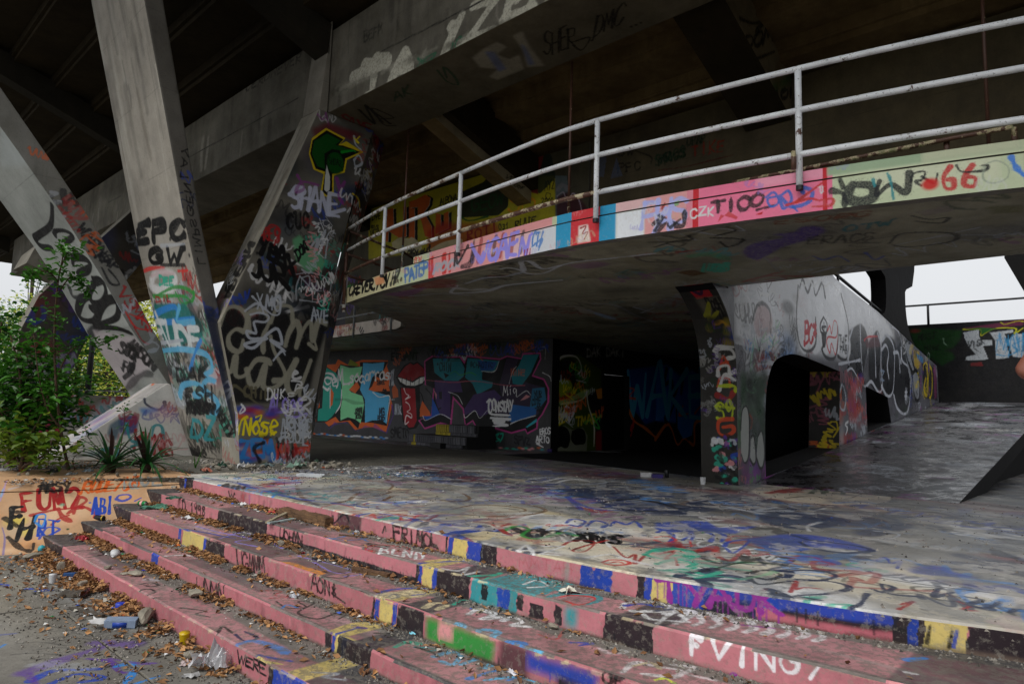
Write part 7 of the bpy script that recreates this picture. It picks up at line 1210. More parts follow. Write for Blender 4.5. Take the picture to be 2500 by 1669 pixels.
# spiky rosette plants
m_sp1 = mat_leaf('spiky_leaf', '10301a', '2c5a2c', .35, .15); m_sp2 = mat_leaf('purple_backed_leaf', '2a1420', '3a2a20', .4, .15)
def rosette(c, x, y, r, lab, seed):
    b = at(c, x, y, -1.0); e = empty('spiky_plant', b, label=lab, cat='spiky plant', group='spiky rosette plants on the planter edge'); rng = random.Random(seed)
    for i in range(34):
        az = rng.uniform(0, 6.28); el = rng.uniform(.1, 1.35); L = r*rng.uniform(.75, 1.15); w = .05; V = []; F = []; m = 8
        for j in range(m+1):
            f = j/m; dr = L*f*math.cos(el)+.02; z = .12+L*f*math.sin(el)-L*.55*f*f*(.4+.6*math.cos(el)); wd = w*(1-f**2.2)*(.7+.3*min(1, f*4))+.001
            for s, dz in ((-1, .012), (0, -.004), (1, .012)): V.append(b+np.array([math.cos(az)*dr-math.sin(az)*s*wd/2, math.sin(az)*dr+math.cos(az)*s*wd/2, z+dz*(1-f)]))
        for j in range(m):
            for k in range(2): a = j*3+k; F.append([a, a+1, a+4, a+3])
        obj('leaf', V, F, m_sp1 if el < .9 or rng.random() < .6 else m_sp2, e, smooth=True)
    obj('crown', *tube([b-Z*.03, b+Z*.14], .07, 8, rs=[.05, .09]), m_sp2, e)
rosette('G', 700, 228, .85, 'left spiky rosette plant with long dark green leaves on the planter', 1); rosette('G', 925, 225, .8, 'right spiky rosette plant, closer to the black LAMAS tag', 2)
def tuft(c, x, y, r, lab, seed):
    b = at(c, x, y, -1.0); e = empty('weed', b, label=lab, cat='weed'); rng = random.Random(seed)
    for i in range(8):
        az = rng.uniform(0, 6.28); L = r*rng.uniform(.6, 1.1); V = []; F = []
        for j in range(5): f = j/4; dr = L*f*.45; V += [b+np.array([math.cos(az)*dr-math.sin(az)*s*.012*(1-f), math.sin(az)*dr+math.cos(az)*s*.012*(1-f), L*f]) for s in (-1, 1)]
        for j in range(4): a = j*2; F.append([a, a+1, a+3, a+2])
        obj('blade', V, F, m_lf, e)
tuft('G', 1245, 190, .3, 'small grassy weed beside the LAMAS tag at the foot of the centre strut', 4)
# ---------------------------------------------------------------- trees beyond
m_bark = mat_plain('tree_bark', '4a4034', .95, var=.5)
def tree(base, h, r, mats, label, seed, n=5200, leaf=.32, tall=False, cz=.62):
    rng = random.Random(seed); e = empty('tree', base, label=label, cat='tree', group='trees beyond the terrace on the left')
    base = np.array(base); top = base+Z*h; obj('trunk', *tube([base, base+Z*h*.5+T*.2, top-Z*h*.15], .28, 7, rs=[.3, .2, .06]), m_bark, e, smooth=True)
    cl = []
    for i in range(34):
        a = rng.uniform(0, 6.28); f = rng.random(); zz = h*(.12+.84*f); rr = r*(math.sin(math.pi*min(1, .15+.85*f))**.6)*rng.uniform(.35, 1) if not tall else r*(1-f*.85)*rng.uniform(.3, 1)
        cl.append(base+np.array([math.cos(a)*rr, math.sin(a)*rr, zz]))
    lim = []
    for c in cl[::3]: lim.append(tube([base+Z*min((c-base)[2]*.6, h*.5), c], .05, 4, False, rs=[.09, .02]))
    obj('limbs', *join(lim), m_bark, e, kind='stuff')
    P = []; cr_ = r*(.42 if not tall else .3)
    for i in range(n):
        c = cl[rng.randrange(len(cl))]; d = np.array([rng.gauss(0, 1), rng.gauss(0, 1), rng.gauss(0, .75)]); d /= np.linalg.norm(d)+1e-6; P.append(c+d*cr_*rng.random()**.4)
    for nm, m_, sub in (('crown', mats[0], P[::2]), ('crown', mats[1], P[1::2])): obj(nm, *leafcloud(sub, leaf, leaf*.55, rng), m_, e, kind='stuff')
    return e
m_t1 = mat_leaf('tree_leaf_mid', '2f5a1c', '6f9a34', .6, .4); m_t2 = mat_leaf('tree_leaf_dark', '1c4018', '3f6a24', .6, .3); m_t3 = mat_leaf('tree_leaf_yellow', 'a8b438', 'd8d868', .6, .5)
def gx(x, d): r_ = ray(x, 940); r_ = r_/np.linalg.norm(r_[:2]); p = r_*d; return np.array([p[0], p[1], -1.76])
for i, (x, d, h, r, ms, lab, tall, n, lf) in enumerate((
    (-60, 75, 9.5, 5, (m_t1, m_t2), 'round green tree at the far left edge of the view', False, 3600, .4),
    (70, 85, 12.5, 5.5, (m_t1, m_t3), 'pale green tree under the grey sky left of the far pier', False, 4200, .42),
    (52, 98, 27, 2.6, (m_t2, m_t1), 'tall narrow feathery conifer, highest of the trees', True, 2600, .34),
    (105, 110, 33, 3.0, (m_t2, m_t1), 'second tall conifer half hidden behind the left strut', True, 2200, .34),
    (185, 70, 9, 5, (m_t1, m_t2), 'bushy green tree seen through the gap beneath the left strut', False, 5200, .34),
    (262, 64, 8, 4.5, (m_t1, m_t3), 'bright green tree just behind the low parapet', False, 5200, .32),
    (310, 76, 21, 7, (m_t3, m_t3), 'big yellow-green tree glowing between the left and centre struts', False, 9000, .42),
    (130, 66, 7, 4.5, (m_t2, m_t1), 'darker low tree beyond the bush', False, 4200, .32),
    (400, 82, 14, 6, (m_t1, m_t2), 'green tree behind the centre strut', False, 3600, .42),
    (-200, 80, 12, 6, (m_t1, m_t2), 'broad tree outside the left border', False, 2600, .5))):
    tree(gx(x, d), h, r, ms, lab, 40+i, n, lf, tall)
# ================================================================ LITTER
def surf_z(t, n):
    if n > en(0, t): return -1.0
    for k in range(1, 5):
        if n > en(k, t): return LV[k]
    return -1.75
M_ = {}
def pm(name, col, rough=.5, metal=0., trans=0., var=.25, scale=12):
    if name not in M_: M_[name] = mat_plain(name, col, rough, metal, var, scale, trans)
    return M_[name]
def put(name, vf, mat, c, x, y, k, label, cat, rz=0., ro=(0, 0), group=None, smooth=False, dz=0., parts=(), s=1.):
    """stand a small thing where the ray through the photo point meets level k"""
    z = LV[k] if k >= 0 else -1.0; p = hit(px(c, x, y), 'z', z)
    V, F = xf(vf, rot=(ro[0], ro[1], 0), s=s); zm = min(v[2] for v in V)
    V, F = xf((V, F), loc=(0, 0, -zm), rot=(0, 0, rz)); V = [v+p+Z*(dz+.002) for v in V]
    if parts:
        e = empty(name, p, label=label, cat=cat, group=group); obj(parts[0][0], V, F, mat, e, smooth=smooth)
        for nm, vf2, m2 in parts[1:]:
            V2, F2 = xf(vf2, rot=(ro[0], ro[1], 0), s=s); V2, F2 = xf((V2, F2), loc=(0, 0, -zm), rot=(0, 0, rz)); obj(nm, [v+p+Z*(dz+.002) for v in V2], F2, m2, e, smooth=True)
        return e
    return obj(name, V, F, mat, None, smooth=smooth, loc=p, label=label, cat=cat, group=group)
def rock(sx, sy, sz, seed, sub=2):
    bm = bmesh.new(); bmesh.ops.create_icosphere(bm, subdivisions=sub, radius=1); r = random.Random(seed)
    pl = [(np.array([r.gauss(0, 1), r.gauss(0, 1), r.gauss(0, 1)])) for _ in range(9)]; pl = [p/np.linalg.norm(p) for p in pl]
    for v in bm.verts:
        c = np.array(v.co)
        for p in pl:
            d = c @ p
            if d > .62: c = c-p*(d-.62)
        c *= 1+r.uniform(-.04, .04); v.co = Vector(c*np.array([sx, sy, sz]))
    V = [np.array(v.co) for v in bm.verts]; bm.verts.index_update(); F = [[v.index for v in f.verts] for f in bm.faces]; bm.free(); return V, F
def crumple(sx, sy, sz, seed, n=9):
    r = np.random.default_rng(seed); V = []; F = []; Hh = np.abs(r.normal(0, .5, (n, n)))
    if n > 8:
        Hh = (Hh+np.roll(Hh, 1, 0)+np.roll(Hh, 1, 1)+np.roll(Hh, -1, 0))/2.6
    for i in range(n):
        for j in range(n):
            u, v = i/(n-1)-.5, j/(n-1)-.5; V.append(np.array([u*sx*(1+.3*math.sin(v*9+seed)), v*sy*(1+.3*math.sin(u*8)), Hh[i, j]*sz+sz*.4*(1-4*u*u)*(1-4*v*v)]))
    for i in range(n-1):
        for j in range(n-1): a = i*n+j; F += [[a, a+1, a+n+1], [a, a+n+1, a+n]]
    return V, F
CUP = [(.028, 0), (.03, .005), (.036, .085), (.037, .09), (.034, .088), (.027, .006)]
def bottle_vf(r=.032, L=.2): return lathe([(r*.8, 0), (r, .008), (r, L*.3), (r*.93, L*.36), (r, L*.42), (r, L*.68), (r*.75, L*.8), (r*.38, L*.9), (r*.36, L*.96)])
def can_vf(r=.033, h=.12): return lathe([(r*.8, 0), (r, .008), (r, h-.01), (r*.82, h), (r*.78, h-.004)])
H2 = math.pi/2
def tube_label(r, z0, z1): return lathe([(r, z0), (r, z1)], 14, False)
clear = pm('clear_plastic', 'c8d0d4', .12, 0, .85); 
put('bottle', bottle_vf(), clear, 'G', 345, 805, 5, 'clear plastic water bottle with a blue label lying at the stair foot', 'bottle', 2.6, (H2, 0), parts=(('body',), ('label', tube_label(.0335, .08, .13), pm('blue_label', '2a6ad0', .4)), ('cap', xf(lathe([(.014, 0), (.014, .02)]), (0, 0, .19)), pm('white_cap', 'd0d4d8', .4))))
put('bottle', bottle_vf(.036, .24), pm('cloudy_plastic', 'b8b4b8', .2, 0, .7), 'G', 190, 215, -1, 'scuffed soda bottle with a red label lying on the planter edge', 'bottle', -.5, (H2, .1), parts=(('body',), ('label', tube_label(.0375, .1, .15), pm('red_label', 'c83020', .4))), dz=.01)
put('plastic_bag', crumple(.22, .2, .12, 3), pm('pink_plastic', 'c06a90', .3, 0, .3), 'G', 115, 175, -1, 'crumpled pink plastic bag beside the soda bottle', 'plastic bag')
put('can', can_vf(), pm('green_can', '147a3c', .3, .4), 'G', 885, 430, 2, 'green drinks can lying on the third step by the cheek wall', 'can', 1.2, (H2, 0), parts=(('body',), ('label', tube_label(.0338, .04, .075), pm('pink_can_band', 'd8a0a0', .4)), ('lid', xf(lathe([(.026, 0), (.026, .003)]), (0, 0, .119)), pm('tin_lid', 'a8a8a8', .3, .8))))
put('can', can_vf(.03, .155), pm('black_can', '16181c', .35, .3), 'G', 600, 520, 3, 'black tall can with red and yellow ends on the second lowest step', 'can', 1.25, (H2, 0), parts=(('body',), ('label', tube_label(.0308, .005, .022), pm('red_band', 'b02a1c', .4)), ('label', tube_label(.0308, .135, .15), pm('yellow_band', 'b89a1c', .4))))
put('can', crumple(.1, .09, .08, 11), pm('red_can', '8a1a24', .35, .4), 'G', 525, 655, 4, 'crushed dark red can on the lowest step', 'can')
put('rag', crumple(.3, .16, .05, 5, 14), pm('green_rag', '4a7a66', .95), 'G', 1005, 450, 2, 'grimy green rag bunched on the third step', 'rag', .4)
put('rag', crumple(.16, .06, .04, 6, 10), pm('green_rag', '4a7a66', .95), 'G', 1110, 385, 1, 'strip of pale green cloth hanging over the step edge', 'rag', .9, dz=-.01)
put('cup', lathe(CUP[:4], 16), pm('white_plastic', 'c8cacc', .45), 'G', 333, 925, 5, 'white plastic cup standing on the pavement', 'cup', s=.95, smooth=True)
put('cup', lathe(CUP[:4], 16), pm('yellow_plastic', 'c8a80c', .4), 'G', 1175, 1320, 5, 'yellow plastic cup standing among leaves at the stair foot', 'cup', ro=(.15, 0), s=1.0, smooth=True)
put('lid', lathe([(.036, 0), (.038, .004), (.038, .042), (.03, .048)], 16), pm('blue_plastic', '1c3ab0', .4), 'G', 765, 1085, 5, 'round deep blue cap among the leaves', 'cap', smooth=True)
put('lid', lathe([(.034, 0), (.04, .004), (.042, .04)], 16), pm('white_plastic', 'c8cacc', .45), 'G', 730, 755, 4, 'white plastic lid on the lowest step', 'cap', .3, (.5, .2), smooth=True)
put('box', boxw((0, 0, 0), np.array([.05, 0, 0]), np.array([0, .03, 0]), Z*.045), pm('blue_card', '1c4a80', .6), 'G', 440, 890, 5, 'small blue box beside the white cup', 'box', .4)
put('ball', lathe([(.005, 0), (.03, .01), (.042, .04), (.03, .07), (.005, .082)], 14), pm('turquoise_plastic', '2a9aa8', .5), 'G', 263, 728, 5, 'turquoise plastic ball at the bottom of the orange wall', 'ball', smooth=True)
put('lid', lathe([(.05, 0), (.052, .02), (.045, .026)], 14), pm('olive_plastic', '6a6a10', .5), 'G', 570, 905, 5, 'olive green lid at the foot of the stairs', 'cap', smooth=True)
put('card', boxw((0, 0, 0), np.array([.055, 0, 0]), np.array([0, .03, 0]), Z*.003), pm('white_paper', 'c4c4c4', .8), 'G', 480, 903, 5, 'small white card lying flat near the blue box', 'card', .6, (.2, .1))
put('bottle', bottle_vf(.03, .19), pm('brown_glass', '3a1c0a', .1, 0, .5), 'G', 560, 995, 5, 'brown glass bottle neck half buried in leaves', 'bottle', .2, (H2, 0), smooth=True)
put('carton', boxw((0, 0, 0), np.array([.11, 0, 0]), np.array([0, .045, 0]), Z*.055), pm('white_blue_carton', '8090a8', .5), 'G', 770, 1205, 5, 'torn white and blue milk carton on the pavement', 'carton', .25, (.1, .05), parts=(('body',), ('label', boxw((0, 0, .004), np.array([.05, 0, 0]), np.array([0, .0465, 0]), Z*.04), pm('blue_carton_print', '143c9a', .5)), ('flap', xf(crumple(.12, .1, .02, 8, 5), (-.16, 0, .03)), pm('white_paper', 'c4c4c4', .8))))
put('plastic_bag', crumple(.26, .2, .13, 21, 14), pm('filmy_plastic', 'b8b8bc', .15, 0, .5), 'G', 1365, 1460, 5, 'crumpled clear plastic bag on the leaves at the bottom of the view', 'plastic bag', .6)
for i, (c, x, y, k, sx, sy, sz, lab) in enumerate((('G', 215, 765, 5, .11, .06, .035, 'long pale stone at the foot of the orange wall'), ('G', 92, 770, 5, .05, .04, .03, 'small grey block at the corner of the orange wall'), ('G', 385, 850, 5, .065, .05, .055, 'knobbly concrete lump next to the water bottle'),
    ('G', 690, 835, 4, .045, .035, .025, 'small pale pebble on the lowest step'), ('G', 860, 875, 4, .1, .06, .025, 'flat cream stone on the lowest step'), ('G', 800, 870, 4, .06, .03, .014, 'thin stone chip left of the flat cream stone'), ('G', 1240, 1010, 4, .12, .07, .04, 'chunk of broken concrete on the lowest step'),
    ('G', 920, 1180, 5, .12, .07, .07, 'angular grey stone leaning among the leaves'), ('G', 520, 945, 5, .09, .05, .03, 'rough stone beside the plank'), ('G', 640, 970, 5, .035, .03, .03, 'round pebble beside the stair foot'), ('G', 1200, 1410, 5, .05, .04, .04, 'grey pebble below the yellow cup'), ('G', 1290, 380, 1, .05, .035, .02, 'pale stone on the fourth step under the top edge'),
    ('G', 1790, 690, 2, .045, .03, .03, 'round grey stone on the third step'), ('H', 1240, 1485, 3, .05, .04, .04, 'cream stone beside orange leaves at the lower middle'), ('G', 1665, 870, 3, .045, .03, .03, 'chipped cream stone near the yellow stripe'), ('G', 1110, 320, 0, .06, .04, .02, 'pale chip at the left end of the platform edge'), ('H', 1435, 1215, 2, .04, .03, .02, 'white stone chip on the third step at the middle'))):
    put('stone', rock(sx, sy, sz, i), pm('rubble_stone', '8f887a', .9, var=.45), c, x, y, k, lab, 'stone', random.uniform(0, 3), group='loose stones on the stairs and pavement')
def plank(c, xa, ya, xb, yb, k, w, h, mat, label, lift=0., cat='plank', name='plank'):
    a, b = hit(px(c, xa, ya), 'z', LV[k]), hit(px(c, xb, yb), 'z', LV[k]); d = b-a; L = np.linalg.norm(d); d /= L; s_ = np.cross(Z, d); V = []; F = []; m = 9; r = random.Random(int(xa))
    for i in range(m):
        p = a+d*L*i/(m-1)+Z*(lift*i/(m-1)+.003); j = [r.uniform(.75, 1.1) for _ in range(4)]
        V += [p-s_*w/2*j[0], p+s_*w/2*j[1], p+s_*w/2*j[2]+Z*h*j[3], p-s_*w/2*j[1]+Z*h*j[0]]
    for i in range(m-1):
        q = i*4; F += [[q+u, q+(u+1) % 4, q+4+(u+1) % 4, q+4+u] for u in range(4)]
    F += [[3, 2, 1, 0], [4*(m-1)+u for u in range(4)]]; return obj(name, V, F, mat, None, label=label, cat=cat)
mw = NG('rotten_wood'); cc = mw.mix(mw.ramp(mw.noise(9, 6, .8, st=(1, 1, 5)), .35, .65), (.045, .022, .01), (.2, .11, .05)); mw.l(cc, mw.b.inputs['Base Color']); mw.b.inputs['Roughness'].default_value = .95; mw.l(mw.bump(mw.noise(16, 6, .8), 1, .02), mw.b.inputs['Normal']); mw = mw.m
plank('G', 1800, 490, 2100, 560, 1, .13, .085, mw, 'rotten brown timber block on the fourth step'); plank('H', 170, 850, 390, 885, 2, .07, .03, mw, 'slab of flaking bark on the third step', cat='bark', name='bark'); plank('G', 2255, 845, 2349, 870, 2, .05, .03, mw, 'bark fragment at the left of the slab of bark', cat='bark', name='bark')
plank('G', 1700, 545, 1895, 485, 1, .035, .02, pm('bleached_wood', '9a9078', .8), 'broken pale slat leaning on the timber block', .06); plank('G', 1710, 548, 1880, 520, 1, .04, .015, pm('painted_slat', '9aa8a8', .6), 'second pale slat with faded blue paint'); plank('G', 390, 1000, 530, 1000, 5, .16, .025, pm('grey_board', '4a443c', .9), 'short grey board on the pavement'); plank('G', 450, 1090, 660, 1140, 5, .03, .022, pm('grey_board', '4a443c', .9), 'long grey stick near the stair foot', cat='stick', name='stick'); plank('G', 350, 895, 560, 925, 5, .016, .012, pm('grey_board', '4a443c', .9), 'thin curved stick near the white cup', cat='stick', name='stick'); plank('G', 1820, 680, 1910, 740, 2, .03, .02, mw, 'splintered brown stick on the third step', cat='stick', name='stick'); plank('G', 2160, 620, 2340, 635, 1, .014, .01, mw, 'thin twig lying on the fourth step', cat='stick', name='stick'); plank('G', 280, 1145, 350, 1150, 5, .012, .01, mw, 'small brown twig on the bare pavement', cat='stick', name='stick'); plank('G', 1950, 985, 2050, 1030, 3, .014, .01, mw, 'thin twig on the second lowest step', cat='stick', name='stick'); plank('H', 1590, 950, 1760, 975, 1, .01, .008, mw, 'long thin twig right of the teal paint', cat='stick', name='stick'); plank('G', 480, 1065, 600, 1075, 5, .014, .01, mw, 'crooked twig above the long grey stick', cat='stick', name='stick')
for i, (c, x, y, k, sx, col, lab, cat) in enumerate((('G', 1545, 425, 1, .1, 'c8c8c8', 'crumpled white paper on the fourth step', 'paper'), ('G', 1195, 515, 2, .13, 'b8b8b8', 'torn white tissue on the third step at the left', 'paper'), ('G', 1250, 540, 2, .04, 'd86a1c', 'orange peel scrap on the third step', 'scrap'), ('G', 1130, 688, 3, .06, 'd8701c', 'bright orange scrap on the second lowest step', 'scrap'), ('G', 1930, 735, 2, .05, '8a1420', 'crumpled dark red wrapper beside the stick', 'wrapper'), ('G', 1540, 835, 3, .06, 'c4c0c4', 'pinkish white scrap on the second lowest step', 'paper'), ('G', 1870, 1010, 3, .09, 'a8aab0', 'torn grey tissue on the second lowest step', 'paper'),
    ('H', 1545, 985, 1, .12, 'd4d0c0', 'folded white paper in the middle of the stairs', 'paper'), ('H', 1215, 1110, 2, .07, '2aa860', 'bright green plastic scrap on the third step', 'scrap'), ('H', 1390, 1140, 2, .06, '2aa860', 'second bright green scrap near the dry leaves', 'scrap'), ('H', 545, 1248, 3, .05, '7ac4d8', 'light blue scrap beside the pink lighter', 'scrap'), ('H', 1180, 1500, 3, .07, 'c8c8d0', 'white scrap at the lower middle', 'paper'), ('G', 1735, 478, 1, .1, 'b83030', 'red and white torn packet left of the timber block', 'packet'), ('G', 700, 1045, 5, .12, '9a968c', 'dirty torn paper beside the blue cap', 'paper'), ('G', 1220, 1520, 5, .09, 'a0a0a0', 'grey paper scrap left of the clear bag', 'paper'), ('G', 1180, 1440, 5, .08, 'b0a0a0', 'reddish crumpled wrapper below the yellow cup', 'wrapper'), ('G', 915, 845, 4, .035, '1c1c9a', 'dark blue scrap at the back of the lowest step', 'scrap'), ('G', 910, 810, 4, .05, 'a8b0c0', 'silver scrap above the dark blue scrap', 'scrap'), ('H', 1560, 922, 0+1, .035, 'c02020', 'tiny red scrap under the top edge', 'scrap'), ('G', 2270, 600, 1, .05, 'a0a0a4', 'grey scrap at the back of the fourth step', 'scrap'), ('G', 1010, 1220, 5, .05, 'c0b0b0', 'pale scrap in the leaf drift', 'scrap'), ('I', 640, 1470, 2, .03, 'c0b890', 'cream scrap near the lower right', 'scrap'), ('G', 2110, 1090, 4, .03, '1a6a3a', 'green glass shard on the lowest step', 'shard'), ('G', 1130, 968, 4, .03, '0a4a2a', 'dark green shard behind the broken concrete', 'shard'), ('G', 2010, 775, 2, .06, '1a1a1a', 'black rubber scrap on the third step', 'scrap'), ('G', 1410, 430, 1, .05, '2a2018', 'dark brown scrap on the fourth step', 'scrap'))):
    nm = {'paper': 'paper_scrap', 'scrap': 'plastic_scrap', 'wrapper': 'wrapper', 'packet': 'packet', 'shard': 'glass_shard'}[cat]
    put(nm, crumple(sx, sx*.7, sx*.3, 30+i, 6), pm('litter_'+col, col, .6), c, x, y, k, lab, cat, random.uniform(0, 3))
put('lighter', boxw((0, 0, 0), np.array([.04, 0, 0]), np.array([0, .011, 0]), Z*.014), pm('pink_plastic_solid', 'c01a50', .4), 'H', 612, 1256, 3, 'pink plastic lighter on the second lowest step', 'lighter', -.2, parts=(('body',), ('tip', boxw((.044, 0, .001), np.array([.006, 0, 0]), np.array([0, .01, 0]), Z*.012), pm('tin_lid', 'a8a8a8', .3, .8))))
put('foam_tray', join([boxw((0, 0, 0), np.array([.19, 0, 0]), np.array([0, .06, 0]), Z*.02), boxw((0, .055, .02), np.array([.19, 0, 0]), np.array([0, .006, 0]), Z*.02), boxw((0, -.055, .02), np.array([.19, 0, 0]), np.array([0, .006, 0]), Z*.02)]), pm('white_foam', 'b4b8bc', .8), 'G', 1978, 245, 0, 'white foam tray lying on the platform', 'tray', -.1)
put('cup', lathe(CUP[:4], 14), pm('white_plastic', 'c8cacc', .45), 'F', 260, 1528, 0, 'white cup left of the pillar foot', 'cup', s=1.2, smooth=True)
put('can', can_vf(), pm('black_can', '16181c', .35, .3), 'F', 62, 1490, 0, 'dark can standing in the shade under the deck', 'can', smooth=True, s=1.1)
put('box', boxw((0, 0, 0), np.array([.09, 0, 0]), np.array([0, .05, 0]), Z*.06), pm('blue_red_box', '2a1a6a', .5), 'F', 10, 1492, 0, 'small violet box in the shade under the deck', 'box')
put('box', boxw((0, 0, 0), np.array([.09, 0, 0]), np.array([0, .05, 0]), Z*.07), pm('white_paper', 'c4c4c4', .8), 'E', 1965, 1486, 0, 'small white box in the shade under the deck', 'box')
put('mat', boxw((0, 0, 0), T*.32, N*.3, Z*.02), pm('grey_card', '6a6a6c', .8), 'E', 1745, 1350, 0, 'flattened grey cardboard in front of the dark doorway', 'cardboard')
put('can', can_vf(.05, .13), pm('violet_tin', '3a2a6a', .4, .2), 'E', 1425, 1352, 0, 'violet tin at the corner of the mural wall', 'can', 1.4, (H2, 0), smooth=True)
put('tyre', join([boxw((0, 0, 0), T*.3, N*.12, Z*.12)]), pm('black_crate', '0c0c0e', .6), 'E', 825, 1322, 0, 'small black box in front of the brick steps', 'box') if False else put('box', boxw((0, 0, 0), T*.22, N*.1, Z*.14), pm('black_crate', '0c0c0e', .6), 'E', 825, 1330, 0, 'small black box in front of the brick steps', 'box')
put('bottle', bottle_vf(.035, .26), pm('green_glass', '0c5a2a', .08, 0, .6), 'F', 1495, 860, 0, 'green bottle standing on the ramp wall', 'bottle') if False else None
p_ = hit(px('F', 1495, 850), 't', TA-.2); V, F = xf(bottle_vf(.04, .27), loc=tuple(p_)); obj('bottle', V, F, pm('green_glass', '0c5a2a', .08, 0, .6), None, label='green glass bottle standing on top of the ramp wall', cat='bottle', smooth=True)
# rubble at the foot of the piers and along the planter
rr = random.Random(5); GR = 'rubble at the foot of the big pier'
for i in range(26):
    x = rr.uniform(1280, 2250); y = 205-abs(x-1800)*.012+rr.uniform(-18, 10)
    if i < 9: x = rr.uniform(1900, 2180); y = rr.uniform(170, 195)
    s_ = rr.uniform(.03, .09); put('rubble_stone', rock(s_, s_*.7, s_*.6, 60+i, 1), pm('rubble_stone', '8f887a', .9, var=.45), 'G', x, y, 0, 'lump of broken concrete in the rubble heap right of the big pier' if i < 9 else 'loose concrete lump lying along the foot of the supports', 'rubble', rr.uniform(0, 3), group=GR)
for i, (x, y, col, sx, lab) in enumerate(((1420, 185, '2a4a3a', .22, 'green and clear crushed bottle at the foot of the centre strut'), (1570, 190, 'b8b8b8', .26, 'white torn strip leaning at the pier foot'), (1700, 185, '5a6a6a', .2, 'grey torn packet in front of the pier'), (1320, 190, 'a8a8b0', .12, 'clear scrap by the strut'), (2060, 165, '1a1a1e', .16, 'black crumpled bag on the rubble heap'), (1900, 190, '8aa898', .3, 'flattened pale green sheet in the rubble'), (2020, 155, '3a5a44', .14, 'dark green crumpled scrap on the rubble heap'), (1310, 215, '8a4a34', .2, 'rust brown strip before the strut'), (450, 240, 'b0b4b4', .14, 'pale torn paper on the planter edge'), (330, 225, '2c3430', .14, 'dark crumpled can on the planter edge'), (560, 220, 'a0b0b8', .14, 'clear scrap between the planter plants'), (30, 215, 'a8a8a8', .16, 'grey scrap at the left end of the planter'))):
    put('rubbish', crumple(sx, sx*.6, sx*.35, 80+i, 7), pm('litter_'+col, col, .5), 'G', x, y, -1, lab, 'rubbish', rr.uniform(0, 3))
for i, (x, w_) in enumerate(((120, 'leftmost, near the soda bottle'), (175, 'under the soda bottle'), (330, 'above the black tag'), (600, 'left of the left spiky plant'), (745, 'right of the left spiky plant'), (860, 'under the right spiky plant'))): put('rubble_stone', rock(.03, .03, .035, 100+i, 1), pm('rubble_stone', '8f887a', .9, var=.45), 'G', x, 246, -1, 'stone lump perched on the orange coping, '+w_, 'rubble', group='stone lumps perched on the coping')
# white debris along the mural wall
for i, (x, y, s_, col, lab) in enumerate(((290, 805, .5, 'a8b8c0', 'pale crumpled sheet at the left end of the mural wall'), (460, 815, .6, 'b0c4cc', 'larger pale sheet in the middle of the wall foot debris'), (640, 832, .3, '2a6a9a', 'blue plastic scrap at the foot of the mural wall'))):
    put('sheet', crumple(s_*1.6, s_*.6, s_*.14, 120+i, 8), pm('litter_'+col, col, .6), 'M', x, y, 0, lab, 'sheet', -.75)
# ---------------------------------------------------------------- dry leaves, grit (nobody could count them)
g = NG('dry_leaf'); inf = g.n('NewGeometry').outputs['Random Per Island']; g.l(g.mix(inf, (.11, .045, .018), (.42, .22, .085)), g.b.inputs['Base Color']); g.b.inputs['Roughness'].default_value = .8; m_dry = g.m
def leaves(name, spots, mat, L=(.03, .07), lab=None):
    V = []; F = []
    for p in spots:
        l = random.uniform(*L); w = l*random.uniform(.4, .65); R = rotm(random.uniform(0, 6.28), random.gauss(0, .35), random.gauss(0, .5)); c = random.uniform(.1, .5)
        q = [np.array(v) @ R.T+p+Z*.008 for v in ((-l/2, 0, 0), (0, w/2, c*w), (l/2, 0, c*l*.3), (0, -w/2, c*w), (0, 0, 0))]; o = len(V); V += q; F += [[o, o+4, o+1], [o+1, o+4, o+2], [o, o+3, o+4], [o+3, o+2, o+4]]
    return obj(name, V, F, mat, None, kind='stuff', label=lab, cat=None)
sp = []
for k in range(5):      # drifts against the foot of each riser, thickest at the left end
    dens = (1000, 1500, 1800, 1600, 3000)[k]; tl_ = -9.4+.05*k
    for _ in range(dens):
        t = tl_+abs(random.gauss(0, 1))*(2.6 if k < 4 else 3.0)
        if math.sin(t*5.1+k*2)+math.sin(t*11.7+k) < -.6 and t > -8: continue
        if t > 1: continue
        wd = (.10 if k < 4 else .22)*(1 if t < -5 else .65); n = en(k, t)-.01-abs(random.gauss(0, 1))*wd*.6
        z = LV[k+1]; sp.append(W(t, n, z)+Z*max(0, (wd*.7-(en(k, t)-n)))*random.uniform(0, .5))
for _ in range(350): t = random.uniform(-9, -3); sp.append(W(t, random.uniform(1.5, 2.2)+random.gauss(0, .1), -1.75))
for _ in range(260): t = random.uniform(-9, 0); n = random.uniform(2.3, 3.8); sp.append(W(t, n, surf_z(t, n)))
for _ in range(700): sp.append(W(random.uniform(-13, -9.7), random.uniform(1.9, 4.6), -1.02))
leaves('dry_leaves', sp, m_dry)
g = NG('grit'); inf = g.n('NewGeometry').outputs['Random Per Island']; g.l(g.mix(inf, (.02, .018, .016), (.24, .215, .18)), g.b.inputs['Base Color']); m_grit = g.m
def grit(spots, s=(.004, .014)):
    V = []; F = []
    for p in spots:
        r = random.uniform(*s); o = len(V); a = random.uniform(0, 6); V += [p+np.array([math.cos(a)*r, math.sin(a)*r, 0]), p+np.array([math.cos(a+2.1)*r, math.sin(a+2.1)*r, 0]), p+np.array([math.cos(a+4.2)*r, math.sin(a+4.2)*r, 0]), p+np.array([0, 0, r*random.uniform(.6, 1.2)])]; F += [[o, o+1, o+3], [o+1, o+2, o+3], [o+2, o, o+3]]
    obj('grit', V, F, m_grit, None, kind='stuff')
sp = []
for k in range(5):
    for _ in range(2200): t = random.uniform(-9.6, 2); n = en(k, t)-abs(random.gauss(0, .07)); sp.append(W(t, n, LV[k+1]+.001))
